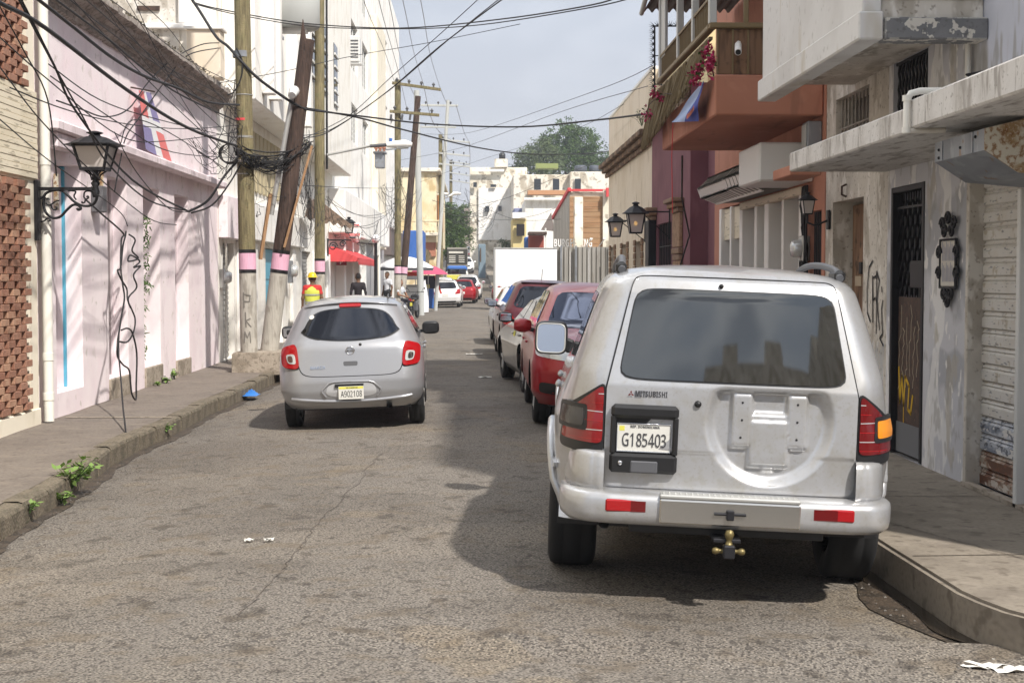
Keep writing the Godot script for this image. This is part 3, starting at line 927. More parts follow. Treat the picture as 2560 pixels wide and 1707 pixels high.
	for q in wins:
		var wn = obj("window", fb(MB.new(), XL, 1, q[0], q[1], q[2], q[3], -0.245, -0.2), mats.window_glass, t)
		for k in 7:
			var y = lerpf(q[2], q[3], (k + 0.3) / 7.0)
			obj("louvre", fb(MB.new(), XL, 1, q[0], q[1], y, y + 0.1, -0.2, -0.14), mat("louvre_grey", C("777a78"), 0.6), wn)
		for k in 4:
			var dd = lerpf(q[0], q[1], k / 3.0)
			obj("mullion", fb(MB.new(), XL, 1, maxf(q[0], dd - 0.05), minf(q[1], dd + 0.05), q[2], q[3], -0.14, -0.09), mats.white_frame, wn)
	obj("pilaster", fb(MB.new(), XL, 1, 64.2, 70.0, 3.0, 13.4, 0.003, 0.3, 0.02), mats.cream_plaster, t)
	obj("canopy_box", fb(MB.new(), XL, 1, 45.4, 68.4, 3.1, 4.5, 0.003, 0.55, 0.03), mats.white_plaster, t)
	obj("shopfront_wall", fb(MB.new(), XL, 1, 57.6, 72.0, -0.1, 3.05, 0.003, 0.06), mat("grey_render", C("a5a4a6"), 0.9), t)
	for q in [[48.5, 50.4, "roller"], [51.5, 53.2, "panel"], [54.4, 56.2, "roller"]]:
		if q[2] == "roller":
			obj("shop_shutter", fb(MB.new(), XL, 1, q[0], q[1], 0.1, 2.6, 0.003, 0.03), mats.roller_grey, t)
		else:
			obj("shop_window", fb(MB.new(), XL, 1, q[0], q[1], 0.1, 2.5, 0.003, 0.03), mats.window_glass, t)
	for d in [47.6, 50.7, 53.6, 56.5]:
		obj("shop_column", fb(MB.new(), XL, 1, d, d + 0.55, 0.0, 3.05, 0.004, 0.32, 0.02), mats.white_plaster, t)
	# wall air conditioner
	var ac = thing("air_conditioner", "white window air conditioner jutting from the white building", "air conditioner")
	var ap = W(XL, 9.55, 52.9)
	obj("casing", MB.new().box2(ap + Vector3(0.003, 0, 0.35), ap + Vector3(0.45, 0.95, -0.35), 0.03), mats.white_frame, ac)
	for k in 6:
		obj("grille_bar", MB.new().box2(ap + Vector3(0.1, 0.15 + k * 0.12, 0.353), ap + Vector3(0.4, 0.19 + k * 0.12, 0.37)), mats.grey_trim, ac)
	obj("bracket", MB.new().box2(ap + Vector3(0.003, -0.06, 0.3), ap + Vector3(0.5, -0.01, -0.3)), mats.white_frame, ac)
	# white building further down
	t = thing("white_corner_building", "plain white corner building beyond the beige pilaster", "building")
	m = MB.new()
	facade(m, XL, 1, 72.1, 88.0, -0.1, 17.0, [[74.0, 76.0, 8.6, 10.6], [79.0, 81.5, 8.6, 10.6], [74.0, 76.0, 12.2, 14.0]], 0.2, 9.0)
	obj("wall", m, mats.white_plaster, t)
	for q in [[74.0, 76.0, 8.6, 10.6], [79.0, 81.5, 8.6, 10.6], [74.0, 76.0, 12.2, 14.0]]:
		obj("window", fb(MB.new(), XL, 1, q[0], q[1], q[2], q[3], -0.195, -0.15), mats.window_glass, t)
	obj("dark_band", fb(MB.new(), XL, 1, 72.2, 87.9, 2.8, 4.2, 0.003, 0.4), mat("dark_signboard", C("6a5f5c"), 0.8), t)
	obj("blue_awning", fb(MB.new(), XL, 1, 84.0, 87.9, 2.6, 4.4, 0.4, 1.6, 0.03), mats.blue_sign, t)

	# --- yellow house on the far corner
	t = thing("yellow_house", "yellow corner house with arched porch and balcony", "house")
	m = MB.new()
	var yx = -2.55
	m.box2(W(-9.0, 3.9, 92.0), W(yx, 8.4, 118.0), 0.02)
	obj("upper_wall", m, mats.yellow_plaster, t)
	m = MB.new()
	facade(m, yx - 0.9, 1, 92.3, 118.0, -0.3, 3.89, [[93.5, 96.0, 0.0, 3.2], [98.0, 101.0, 0.0, 3.2], [104, 107, 0.0, 3.2]], 0.4, 6.0)
	obj("ground_wall", m, mats.yellow_plaster, t)
	for d in [92.2, 96.8, 102.0, 108.0]:
		obj("porch_column", MB.new().box2(W(yx - 0.5, -0.2, d), W(yx - 0.04, 3.5, d + 0.5), 0.03), mats.yellow_plaster, t)
	var arch := []
	for k in 13:
		var a = PI * k / 12.0
		arch.append(Vector2(-1.6 - 1.3 * cos(a), 3.0 + 0.75 * sin(a)))
	arch.append(Vector2(0.0, 3.0)); arch.append(Vector2(0.0, 3.88)); arch.append(Vector2(-3.4, 3.88)); arch.append(Vector2(-3.4, 3.0))
	m = MB.new()
	m.prism(arch, W(yx - 0.04, 0, 92.02), Vector3.RIGHT, Vector3.UP, Vector3(0, 0, -0.3))
	obj("porch_arch", m, mats.terracotta, t)
	for q in [[93.5, 95.0], [97.5, 99.0], [102.0, 103.5], [107.0, 108.5]]:
		var wn = obj("window", MB.new().box2(W(yx + 0.002, 5.0, q[0]), W(yx + 0.06, 7.0, q[1])), mats.window_glass, t)
		obj("shutter", MB.new().box2(W(yx + 0.06, 5.0, q[0] - 0.4), W(yx + 0.1, 7.0, q[0])), mat("orange_trim", C("c98a52"), 0.8), wn)
	obj("balcony", MB.new().box2(W(-5.4, 4.3, 91.3), W(yx + 0.35, 4.5, 91.99), 0.02), mats.stained_white, t)
	for k in 14:
		obj("baluster", MB.new().box2(W(-5.3 + 0.22 * k, 4.5, 91.4), W(-5.22 + 0.22 * k, 5.2, 91.48)), mats.yellow_plaster, t)
	obj("handrail", MB.new().box2(W(-5.4, 5.2, 91.36), W(yx + 0.3, 5.3, 91.52), 0.02), mats.yellow_plaster, t)
	obj("cornice", MB.new().box2(W(-9.1, 8.4, 91.7), W(yx + 0.3, 8.65, 118.2), 0.04), mats.stained_white, t)

func right_houses():
	var X = XR
	var S = -1.0
	# ---------------- grey house with slab canopy and white balcony
	var t = thing("grey_house", "shabby grey house with peeling paint, concrete canopy and white balcony", "house")
	var m := MB.new()
	var holes = [[8.35, 10.42, 0.17, 2.5], [11.5, 12.45, 0.17, 2.49], [13.35, 14.5, 0.17, 2.47], [11.47, 12.42, 3.12, 3.57], [13.2, 14.42, 2.86, 3.5]]
	facade(m, X, S, 10.46, 12.55, -0.1, 7.6, [holes[1], holes[3]], 1.8, 7.0)
	obj("front_wall", m, mats.grey_plaster, t)
	m = MB.new()
	facade(m, X + 0.004, S, 12.555, 14.8, -0.1, 7.6, [holes[2], holes[4]], 1.8, 7.0)
	obj("entrance_wall", m, mats.dirty_plaster, t)
	m = MB.new()
	facade(m, X - 0.004, S, 6.9, 10.455, -0.1, 7.6, [holes[0]], 0.3, 7.0)
	obj("shop_wall", m, mats.pale_blue_plaster, t)
	# canopy slab in two pours
	obj("canopy_slab", MB.new().box2(W(2.75, 2.65, 6.6), W(X - 0.006, 2.835, 9.0), 0.012), mats.slab_white, t)
	obj("canopy_slab", MB.new().box2(W(2.77, 2.64, 9.003), W(X - 0.006, 2.805, 12.55), 0.012), mats.slab_white, t)
	# balcony: slab, lip and parapet
	obj("balcony_slab", MB.new().box2(W(2.9, 3.56, 10.2), W(X - 0.006, 3.7, 13.72), 0.01), mats.dirty_plaster, t)
	m = MB.new()
	m.box2(W(2.72, 3.4, 10.12), W(2.9, 3.6, 13.75), 0.012)
	obj("balcony_lip", m, mats.balcony_white, t)
	m = MB.new()
	m.box2(W(2.76, 3.602, 10.18), W(2.9, 4.62, 13.72), 0.01)
	m.box2(W(2.904, 3.705, 13.58), W(X - 0.006, 4.62, 13.72), 0.01)
	obj("balcony_parapet", m, mats.balcony_white, t)
	m = MB.new()
	m.box2(W(2.905, 3.4, 10.1), W(X - 0.006, 3.556, 10.32), 0.01)
	obj("balcony_edge_beam", m, mats.peeling_grey, t)
	obj("balcony_end_wall", MB.new().box2(W(2.905, 3.705, 10.17), W(X - 0.006, 4.62, 10.3), 0.01), mats.dirty_plaster, t)
	# upper grille door and barred window behind the balcony
	var g = obj("grille_door", fb(fb(MB.new(), X, S, 11.48, 12.41, 3.125, 3.15, -0.06, -0.02), X, S, 11.48, 12.41, 3.545, 3.568, -0.06, -0.02), mats.iron, t)
	for k in 10:
		var d = 11.52 + 0.095 * k
		var pts = []
		for j in 7:
			pts.append(W(X + 0.04, 3.13 + 0.07 * j, d + (0.018 if j % 2 else -0.018)))
		obj("bar", MB.new().tube(pts, 0.013, 5), mats.iron, g)
	g = obj("barred_window", fb(MB.new(), X, S, 13.22, 14.4, 2.87, 3.49, -0.28, -0.2), mat("old_pane", C("57504a"), 0.4), t)
	for k in 9:
		obj("bar", MB.new().tube([W(X + 0.05, 2.87, 13.3 + 0.13 * k), W(X + 0.05, 3.49, 13.3 + 0.13 * k)], 0.01, 5), mat("pale_bar", C("8e877e"), 0.6), g)
	obj("cross_bar", MB.new().tube([W(X + 0.05, 3.2, 13.24), W(X + 0.05, 3.2, 14.38)], 0.012, 5), mats["pale_bar"], g)
	# roller shutter with flaking paint
	roller(t, "roller_shutter", X, S, 8.4, 10.38, 0.18, 2.5, -0.1, 0.128, func(k, y):
		if y < 0.42:
			return mats.shutter_rust
		if y < 0.68:
			return mats.shutter_blue
		return mats.shutter_white, 0.022)
	obj("shutter_guide", MB.new().box2(W(X - 0.03, 0.17, 10.38), W(X + 0.1, 2.52, 10.44), 0.006), mats.dirty_plaster, t)
	obj("shutter_guide", MB.new().box2(W(X - 0.05, 0.17, 9.34), W(X + 0.02, 2.3, 9.4), 0.006), mats.white_frame, t)
	obj("sill_strip", MB.new().box2(W(X - 0.05, 0.172, 8.4), W(X + 0.02, 0.2, 10.42)), mats.step_concrete, t)
	# sheet metal hood over the shutter
	var hd = thing("shutter_hood", "dented sheet metal hood box hanging under the concrete canopy", "hood")
	var hp = [Vector2(0.01, 2.63), Vector2(0.45, 2.635), Vector2(0.7, 2.575), Vector2(0.7, 2.45), Vector2(0.5, 2.32), Vector2(0.01, 2.28)]
	m = MB.new()
	for k in hp.size():
		var a = hp[k]
		var b = hp[(k + 1) % hp.size()]
		m.quad(W(X - a.x, a.y, 8.22), W(X - b.x, b.y, 8.22), W(X - b.x, b.y, 9.1), W(X - a.x, a.y, 9.1))
	var cap := []
	for q in hp:
		cap.append(Vector2(q.x, q.y))
	m.prism(cap, W(X, 0, 9.098), Vector3.LEFT, Vector3.UP, Vector3(0, 0, -0.01))
	obj("sheet", m, mats.zinc, hd)
	obj("end_panel", MB.new().prism(cap, W(X, 0, 8.21), Vector3.LEFT, Vector3.UP, Vector3(0, 0, -0.008)), mats.rusty_cream, hd)
	for d in [8.4, 8.95]:
		obj("seam", MB.new().box2(W(X - 0.706, 2.452, d), W(X - 0.7, 2.573, d + 0.02)), mats.zinc, hd)
	for q in [[8.36, 2.54], [8.62, 2.5], [9.02, 2.52], [9.02, 2.47]]:
		obj("rivet", MB.new().lathe([[0.0, 0.012], [0.008, 0.008], [0.01, 0.0]], W(X - 0.701, q[1], q[0]), 8, Basis(Vector3.BACK, PI / 2)), mats.iron, hd)
	# plastic pipe elbow over the canopy edge
	var pp = thing("waste_pipe", "white plastic pipe elbow hooked over the canopy edge", "pipe")
	obj("pipe", MB.new().tube([W(3.2, 2.89, 8.98), W(2.8, 2.885, 8.96), W(2.745, 2.87, 8.96), W(2.72, 2.83, 8.96), W(2.72, 2.62, 8.96)], 0.022, 10), mats.pvc_white, pp)
	for y in [2.64, 2.84]:
		obj("collar", MB.new().tube([W(2.72, y - 0.018, 8.96), W(2.72, y + 0.018, 8.96)], 0.029, 10), mats.pvc_white, pp)
	obj("outlet", MB.new().tube([W(2.72, 2.635, 8.96), W(2.95, 2.632, 8.9)], 0.018, 8), mats.dirty_plaster, pp)
	pp = thing("vent_pipe", "thin white pipe running up the pale blue upper wall", "pipe")
	obj("pipe", MB.new().tube([W(X - 0.04, 2.84, 10.42), W(X - 0.04, 5.0, 10.42)], 0.022, 8), mats.pvc_white, pp)
	var rod = thing("bent_rod", "bent iron rod sticking out of the pale blue wall", "rod")
	obj("rod", MB.new().tube([W(X - 0.01, 3.12, 9.3), W(X - 0.28, 3.1, 9.75), W(X - 0.01, 3.02, 9.85)], 0.009, 6), mats.iron, rod)
	# ---- scissor gate
	var sg = thing("scissor_gate", "black folding lattice gate over a rusty brown door panel", "gate")
	obj("frame", fb(fb(fb(MB.new(), X, S, 11.5, 11.56, 0.18, 2.49, -0.1, 0.01, 0.005), X, S, 12.4, 12.45, 0.18, 2.49, -0.1, 0.0, 0.005), X, S, 11.56, 12.4, 2.44, 2.488, -0.1, 0.0, 0.005), mats.iron, sg)
	obj("panel", fb(MB.new(), X, S, 11.57, 12.39, 0.22, 1.54, -0.09, -0.06, 0.004), mats.rust_brown, sg)
	obj("kick_plate", fb(MB.new(), X, S, 11.57, 12.39, 0.19, 0.45, -0.058, -0.05), mat("grey_steel", C("6a6c70"), 0.6), sg)
	obj("lock_box", fb(MB.new(), X, S, 11.62, 11.95, 1.62, 1.85, -0.08, -0.02, 0.008), mats.iron, sg)
	for k in 12:
		var d = 11.6 + 0.07 * k
		obj("upright", MB.new().box2(W(X + 0.075, 1.54, d), W(X + 0.065, 2.44, d + 0.012)), mats.iron, sg)
	for k in 6:
		for j in 4:
			for sn in [-1, 1]:
				var d0 = 11.6 + 0.14 * k
				var y0 = 1.56 + 0.2 * j
				obj("lattice_bar", MB.new().bar(W(X + 0.058 + 0.006 * sn, y0, d0 + 0.07 - 0.07 * sn), W(X + 0.058 + 0.006 * sn, y0 + 0.21, d0 + 0.07 + 0.07 * sn), 0.02, 0.005), mats.iron, sg)
	obj("top_rail", fb(MB.new(), X, S, 11.57, 12.39, 2.3, 2.32, -0.07, -0.04), mats.iron, sg)
	# painted scrawls on the brown panel
	var chalk = mat("chalk_paint", C("a79c86"), 0.9)
	var yel = mat("yellow_spray", C("c9a21f"), 0.8)
	var wob = func(x0, d0, y0, d1, y1, amp, n, seed_):
		var r2 := RandomNumberGenerator.new()
		r2.seed = seed_
		var out := []
		for k in n + 1:
			var u = float(k) / n
			out.append(W(x0, lerpf(y0, y1, u) + r2.randf_range(-amp, amp), lerpf(d0, d1, u) + r2.randf_range(-amp, amp)))
		return out
	var scr
	for k in 7:
		scr = MB.new()
		scr.ribbon(wob.call(X + 0.058, 11.72 + 0.1 * k, 1.45 - 0.09 * (k % 3), 11.75 + 0.1 * k, 0.75 + 0.1 * (k % 2), 0.035, 9, 30 + k), 0.012, Vector3.RIGHT)
		obj("chalk_scrawl", scr, chalk, sg)
	scr = MB.new()
	scr.ribbon([W(X + 0.057, 0.92, 12.35), W(X + 0.057, 0.62, 12.31), W(X + 0.057, 0.86, 12.26), W(X + 0.057, 0.6, 12.2), W(X + 0.057, 0.85, 12.16), W(X + 0.057, 0.78, 12.05), W(X + 0.057, 0.58, 12.08), W(X + 0.057, 0.55, 12.0), W(X + 0.057, 0.7, 11.95)], 0.035, Vector3.RIGHT)
	scr.ribbon([W(X + 0.057, 0.6, 12.2), W(X + 0.057, 0.45, 12.2)], 0.02, Vector3.RIGHT)
	obj("yellow_scrawl", scr, yel, sg)
	# ---- dark open doorway
	var dd = thing("open_doorway", "dark doorway with worn wooden door leaf and blue edge", "door")
	obj("door_leaf", fb(MB.new(), X, S, 13.98, 14.47, 0.19, 2.44, -0.26, -0.2, 0.008), mats.cladding_wood, dd)
	obj("blue_post", fb(MB.new(), X, S, 13.42, 13.5, 0.19, 2.44, -0.24, -0.16, 0.006), mat("navy", C("1d2340"), 0.5), dd)
	obj("number_plate", fb(MB.new(), X, S, 14.1, 14.32, 1.62, 1.72, -0.2, -0.19), mat("paper_label", C("b3a38c"), 0.8), dd)
	obj("door_lock", fb(MB.new(), X, S, 14.02, 14.12, 1.74, 1.86, -0.2, -0.17, 0.005), mats.iron, dd)
	# graffiti tag on the pillar beside it
	var gt := MB.new()
	var GX = X - 0.0035
	for q in [[[13.0, 1.86], [13.12, 1.8], [13.18, 1.6], [13.16, 1.38], [13.06, 1.3]], [[12.98, 1.3], [13.0, 1.72]], [[12.88, 1.72], [13.0, 1.7], [12.98, 1.5], [12.9, 1.52]], [[12.86, 1.2], [12.87, 1.76], [12.78, 1.68], [12.85, 1.5], [12.76, 1.24]], [[12.66, 1.5], [12.7, 1.42], [12.66, 1.2], [12.74, 1.16], [12.64, 1.1]], [[12.7, 1.62], [12.69, 1.58]]]:
		var pts = []
		for p in q:
			pts.append(W(GX, p[1], p[0]))
		gt.ribbon(pts, 0.022, Vector3.RIGHT)
	obj("graffiti", gt, mat("black_spray", C("2c2a2b"), 0.8), t)
	gt = MB.new()
	for k in 14:
		var d = 12.62 + 0.042 * k
		gt.ribbon([W(GX, 1.12 - 0.03 * (k % 4), d), W(GX, 0.8 - 0.08 * (k % 3), d + 0.02)], 0.006, Vector3.RIGHT)
	obj("blue_scribble", gt, mat("blue_spray", C("7f9fc0"), 0.8), t)
	# house number ring, hanging wire, dark mark
	var hn = thing("wall_hook", "rusty iron hook plate above the dark doorway", "hook")
	obj("hook", MB.new().tube([W(X - 0.004, 2.62, 13.95), W(X - 0.05, 2.6, 13.95), W(X - 0.05, 2.52, 13.95), W(X - 0.004, 2.5, 13.95)], 0.012, 6), mats.rust_brown, hn)
	# ---- iron framed plaque
	var pq = thing("iron_plaque", "weathered white lettered plaque in black scrolled iron frame", "plaque")
	var PX = X - 0.03
	obj("panel", MB.new().box2(W(X - 0.008, 1.64, 10.66), W(PX, 1.99, 11.0), 0.006), mat("plaque_face", C("c9c4bb"), 0.7), pq)
	var writing := MB.new()
	for j in 2:
		for k in 9:
			var d = 10.69 + 0.032 * k
			var y = 1.84 if j == 0 else 1.68
			writing.ribbon([W(PX - 0.002, y, d), W(PX - 0.002, y + 0.1 + 0.02 * (k % 3), d + 0.012)], 0.012, Vector3.RIGHT)
	obj("faded_lettering", writing, mat("faded_blue", C("8d8fa6"), 0.8), pq)
	var scroll = func(d, y, r, turns, flip):
		var pts := []
		for k in 19:
			var a = TAU * turns * k / 18.0
			var rr = r * (1.0 - 0.75 * k / 18.0)
			pts.append(W(PX - 0.005, y + rr * sin(a), d + flip * rr * cos(a)))
		return MB.new().tube(pts, 0.013, 6)
	for q in [[10.75, 2.06, 1], [10.91, 2.06, -1], [10.7, 2.12, -1], [10.96, 2.12, 1], [10.83, 2.16, 1], [10.75, 1.58, 1], [10.91, 1.58, -1], [10.83, 1.52, 1], [10.63, 1.9, 1], [10.63, 1.74, -1], [11.03, 1.9, -1], [11.03, 1.74, 1]]:
		obj("scroll", scroll.call(q[0], q[1], 0.055, 1.3, q[2]), mats.iron, pq)
	obj("frame", MB.new().tube([W(PX, 1.63, 10.65), W(PX, 2.0, 10.65), W(PX, 2.0, 11.01), W(PX, 1.63, 11.01), W(PX, 1.63, 10.65)], 0.012, 6), mats.iron, pq)
	# damp arch stain low on the wall: bare render where a gate post stood
	# ---- small wall lantern
	var wl = thing("small_wall_lantern", "small black wall lantern with clear panes beside the barred window", "lantern")
	lantern(wl, W(3.42, 2.36, 14.62), 0.085, 0.14)
	obj("arm", MB.new().tube([W(X - 0.005, 2.3, 14.62), W(3.5, 2.24, 14.62), W(3.42, 2.27, 14.62), W(3.42, 2.36, 14.62)], 0.012, 6), mats.iron, wl)
	obj("wall_plate", MB.new().box2(W(X - 0.004, 2.2, 14.57), W(X - 0.025, 2.4, 14.67), 0.005), mats.iron, wl)

	# ---------------- terracotta house
	t = thing("terracotta_house", "terracotta house with orange balcony above a white shopfront", "house")
	m = MB.new()
	facade(m, X - 0.002, S, 14.81, 21.7, -0.1, 9.0, [[14.95, 15.45, 1.55, 2.42], [15.75, 21.2, 0.2, 2.72]], 0.35, 7.0)
	obj("wall", m, mats.terracotta, t)
	g = obj("barred_window", fb(MB.new(), X, S, 14.96, 15.44, 1.56, 2.41, -0.34, -0.28), mats.window_glass, t)
	for k in 6:
		obj("bar", MB.new().tube([W(X + 0.03, 1.56, 15.0 + 0.075 * k), W(X + 0.03, 2.41, 15.0 + 0.075 * k)], 0.009, 5), mats.iron, g)
	obj("sill", fb(MB.new(), X, S, 14.92, 15.48, 1.49, 1.548, 0.0, 0.06, 0.008), mats.dirty_plaster, g)
	# balcony
	m = MB.new()
	m.box2(W(2.5, 3.4, 14.9), W(X - 0.006, 3.82, 19.1), 0.015)
	obj("balcony", m, mats.terracotta, t)
	for k in 7:
		var x0 = 2.53 + 0.162 * k
		obj("cladding_board", MB.new().box2(W(x0, 3.83, 14.94), W(x0 + 0.155, 4.3, 14.965), 0.004), mats.cladding_wood, t)
		obj("cladding_batten", MB.new().box2(W(x0 - 0.012, 3.83, 14.925), W(x0 + 0.008, 4.3, 14.942), 0.003), mats.rail_bronze, t)
	obj("top_rail", MB.new().box2(W(2.44, 4.3, 14.88), W(X - 0.02, 4.36, 14.97), 0.012), mats.rail_bronze, t)
	obj("top_rail", MB.new().box2(W(2.43, 4.3, 14.97), W(2.52, 4.36, 19.2), 0.012), mats.rail_bronze, t)
	obj("upper_rail", MB.new().box2(W(2.45, 4.62, 14.9), W(3.3, 4.65, 14.94)), mats.rail_bronze, t)
	obj("upper_rail", MB.new().box2(W(2.45, 4.62, 14.94), W(2.49, 4.65, 19.2)), mats.rail_bronze, t)
	obj("lower_rail", MB.new().box2(W(2.45, 4.2, 15.0), W(2.49, 4.23, 19.2)), mats.rail_bronze, t)
	for k in 38:
		obj("baluster", MB.new().box2(W(2.462, 4.36, 15.05 + 0.11 * k), W(2.478, 4.62, 15.066 + 0.11 * k)), mats.rail_bronze, t)
	for d in [14.92, 16.1, 17.3, 19.0]:
		obj("post", MB.new().box2(W(2.44, 4.36, d), W(2.52, 5.44, d + 0.09), 0.006), mats.aluminium, t)
	for x in [2.8, 3.15]:
		obj("post", MB.new().box2(W(x, 4.36, 14.9), W(x + 0.05, 5.44, 14.95), 0.006), mats.rail_bronze, t)
	obj("dark_mesh_panel", MB.new().box2(W(3.17, 4.37, 14.92), W(X - 0.02, 6.2, 14.96)), mat("mesh_brown", C("3a2c22"), 0.9), t)
	obj("side_shutter", MB.new().box2(W(2.46, 4.6, 18.6), W(2.5, 5.9, 19.0), 0.006), mats.aluminium, t)
	# corrugated awning with scalloped edge
	m = MB.new()
	m.sheet(64, 4, func(u, v):
		var d = lerpf(14.6, 20.2, v)
		var x = lerpf(2.36, 3.62, u)
		return W(x, 5.46 + 0.03 * sin(x * TAU / 0.12) + 0.02 * (20.2 - d), d))
	obj("awning", m, mat("awning_brown", C("5c524c"), 0.7), t)
	obj("awning_edge", MB.new().tube([W(2.34, 5.42, 20.2), W(2.28, 5.6, 18.5), W(2.28, 5.7, 15.0)], 0.035, 8), mats.aluminium, t)
	# bamboo screen along the street side, leaning out
	m = MB.new()
	for k in 620:
		var d = rng.randf_range(15.0, 20.0)
		var lo = lerpf(3.86, 3.5, (d - 15.0) / 5.0) + rng.randf_range(-0.05, 0.06)
		var hi = 4.2 + rng.randf_range(-0.12, 0.0)
		m.bar(W(2.36 - 0.05 * rng.randf(), lo, d + rng.randf_range(-0.02, 0.02)), W(2.43, hi, d + rng.randf_range(-0.05, 0.05)), 0.012, 0.012)
	stuff(obj("bamboo_screen", m, mat("bamboo", C("75664a"), 0.85), t))
	# security camera
	var sc = thing("security_camera", "white cylindrical security camera on the wooden balcony cladding", "camera")
	obj("body", MB.new().tube([W(2.74, 4.13, 14.9), W(2.7, 4.02, 14.68)], 0.036, 12), mats.white_paint, sc)
	obj("lens", MB.new().tube([W(2.7, 4.02, 14.68), W(2.699, 4.017, 14.674)], 0.028, 12), mats.plastic_black, sc)
	obj("mount", MB.new().tube([W(2.75, 4.15, 14.9), W(2.75, 4.16, 14.938)], 0.02, 8), mats.white_paint, sc)
	# banner tied over the balcony edge
	var bn = thing("banner", "pale blue and deep blue cloth banner tied to orange balcony", "banner")
	var b0 = on_x(1768, 200, 2.42)
	var b1 = on_x(1683, 306, 2.42)
	var b2 = on_x(1747, 303, 2.42)
	var band = func(u0, u1, off, mt, nm):
		var q := MB.new()
		q.sheet(8, 14, func(u, v):
			var uu = lerpf(u0, u1, u)
			var edge = b1.lerp(b2, uu)
			var p = b0.lerp(edge, 0.02 + 0.98 * v)
			return p + Vector3(-off - 0.03 * sin(v * 6.0 + uu * 5.0) * v, 0, 0))
		obj(nm, q, mt, bn)
	band.call(0.0, 0.62, 0.03, mat("banner_pale", C("9fb2d6"), 0.7), "pale_field")
	band.call(0.62, 1.0, 0.03, mat("banner_blue", C("2c3f9c"), 0.7), "blue_field")
	var arc := MB.new()
	var ap := []
	for k in 9:
		var a = lerpf(0.25, 1.0, k / 8.0)
		ap.append(b0.lerp(b1.lerp(b2, 0.55 + 0.42 * sqrt(a)), 0.95 - 0.28 * a) + Vector3(-0.075, 0, 0))
	arc.ribbon(ap, 0.05, Vector3.RIGHT)
	obj("orange_arc", arc, mat("banner_orange", C("c96a4a"), 0.7), bn)
	obj("cord", MB.new().tube([b1, b1 + Vector3(0.0, -0.4, -0.1), b1 + Vector3(0.02, -1.1, -0.15)], 0.006, 5), mats.red_cloth, bn)
	# iron spike fence at the far end of the balcony
	var sf = thing("spike_fence", "black iron security frame bristling with spikes beside the balcony", "fence")
	var sx0 = on_d(1637, 65, 20.6)
	var sx1 = on_d(1637, 230, 20.6)
	obj("post", MB.new().tube([sx1, sx0], 0.014, 6), mats.iron, sf)
	var ex = on_d(1700, 65, 20.6)
	obj("rail", MB.new().tube([sx0, ex], 0.012, 6), mats.iron, sf)
	obj("rail", MB.new().tube([sx1.lerp(sx0, 0.55), on_d(1670, 139, 20.6)], 0.008, 5), mats.iron, sf)
	obj("rail", MB.new().tube([sx1.lerp(sx0, 0.12), on_d(1668, 212, 20.6)], 0.008, 5), mats.iron, sf)
	obj("bar", MB.new().tube([on_d(1654, 225, 20.6), on_d(1654, 65, 20.6)], 0.007, 5), mats.iron, sf)
	for k in 12:
		var c = sx1.lerp(sx0, k / 11.0)
		var sp := MB.new()
		for j in 4:
			var a = 2.4 + j * 0.45
			sp.tube([c, c + Vector3(cos(a) * 0.09, sin(a) * 0.09, rng.randf_range(-0.03, 0.03))], [0.008, 0.001], 4)
		obj("spike_cluster", sp, mats.iron, sf)
	for k in 4:
		var c = sx0.lerp(ex, (k + 0.5) / 4.0)
		var sp := MB.new()
		for j in 4:
			var a = 0.6 + j * 0.6
			sp.tube([c, c + Vector3(cos(a) * 0.07, sin(a) * 0.08, 0)], [0.008, 0.001], 4)
		obj("spike_cluster", sp, mats.iron, sf)
	# ---- shopfront
	var sh = thing("shopfront", "white aluminium shopfront with glass panels and half-raised shutter", "shopfront")
	obj("glass", fb(MB.new(), X, S, 15.8, 21.15, 0.25, 2.7, -0.3, -0.28), mats.window_glass, sh)
	for q in [[15.76, 15.95], [16.75, 16.85], [17.62, 17.86], [18.35, 18.5], [19.35, 19.55], [20.2, 20.3], [21.02, 21.18]]:
		obj("mullion", fb(MB.new(), X, S, q[0], q[1], 0.22, 2.71, -0.27, 0.02, 0.008), mats.white_paint, sh)
	obj("door", fb(MB.new(), X, S, 17.9, 19.3, 0.22, 2.5, -0.24, -0.2, 0.006), mat("grey_door", C("8f9296"), 0.5), sh)
	obj("door_glass", fb(MB.new(), X, S, 18.05, 18.4, 1.35, 2.3, -0.198, -0.19), mats.window_glass, sh)
	obj("door_glass", fb(MB.new(), X, S, 18.05, 18.4, 0.35, 1.2, -0.198, -0.19), mats.window_glass, sh)
	obj("base_wall", fb(MB.new(), X, S, 15.8, 17.6, 0.2, 0.75, -0.25, -0.06, 0.01), mats.white_plaster, sh)
	obj("base_wall", fb(MB.new(), X, S, 19.6, 21.15, 0.2, 0.75, -0.25, -0.06, 0.01), mats.white_plaster, sh)
	obj("half_shutter", fb(MB.new(), X, S, 19.4, 21.15, 2.25, 2.7, -0.07, -0.03), mats.cream_boards, sh)
	obj("header", fb(MB.new(), X, S, 15.76, 19.4, 2.62, 2.715, -0.06, 0.05, 0.01), mats.cream_boards, sh)
	# reflecting poster panel at the near pane
	obj("red_sticker", fb(MB.new(), X, S, 16.0, 16.7, 0.8, 1.35, -0.275, -0.27), mats.red_cloth, sh)
	# louvred hood in three boxes with a white end casing
	var lh = thing("louvre_hood", "row of three white louvred hood boxes above the shopfront", "hood")
	var y0 = 2.77
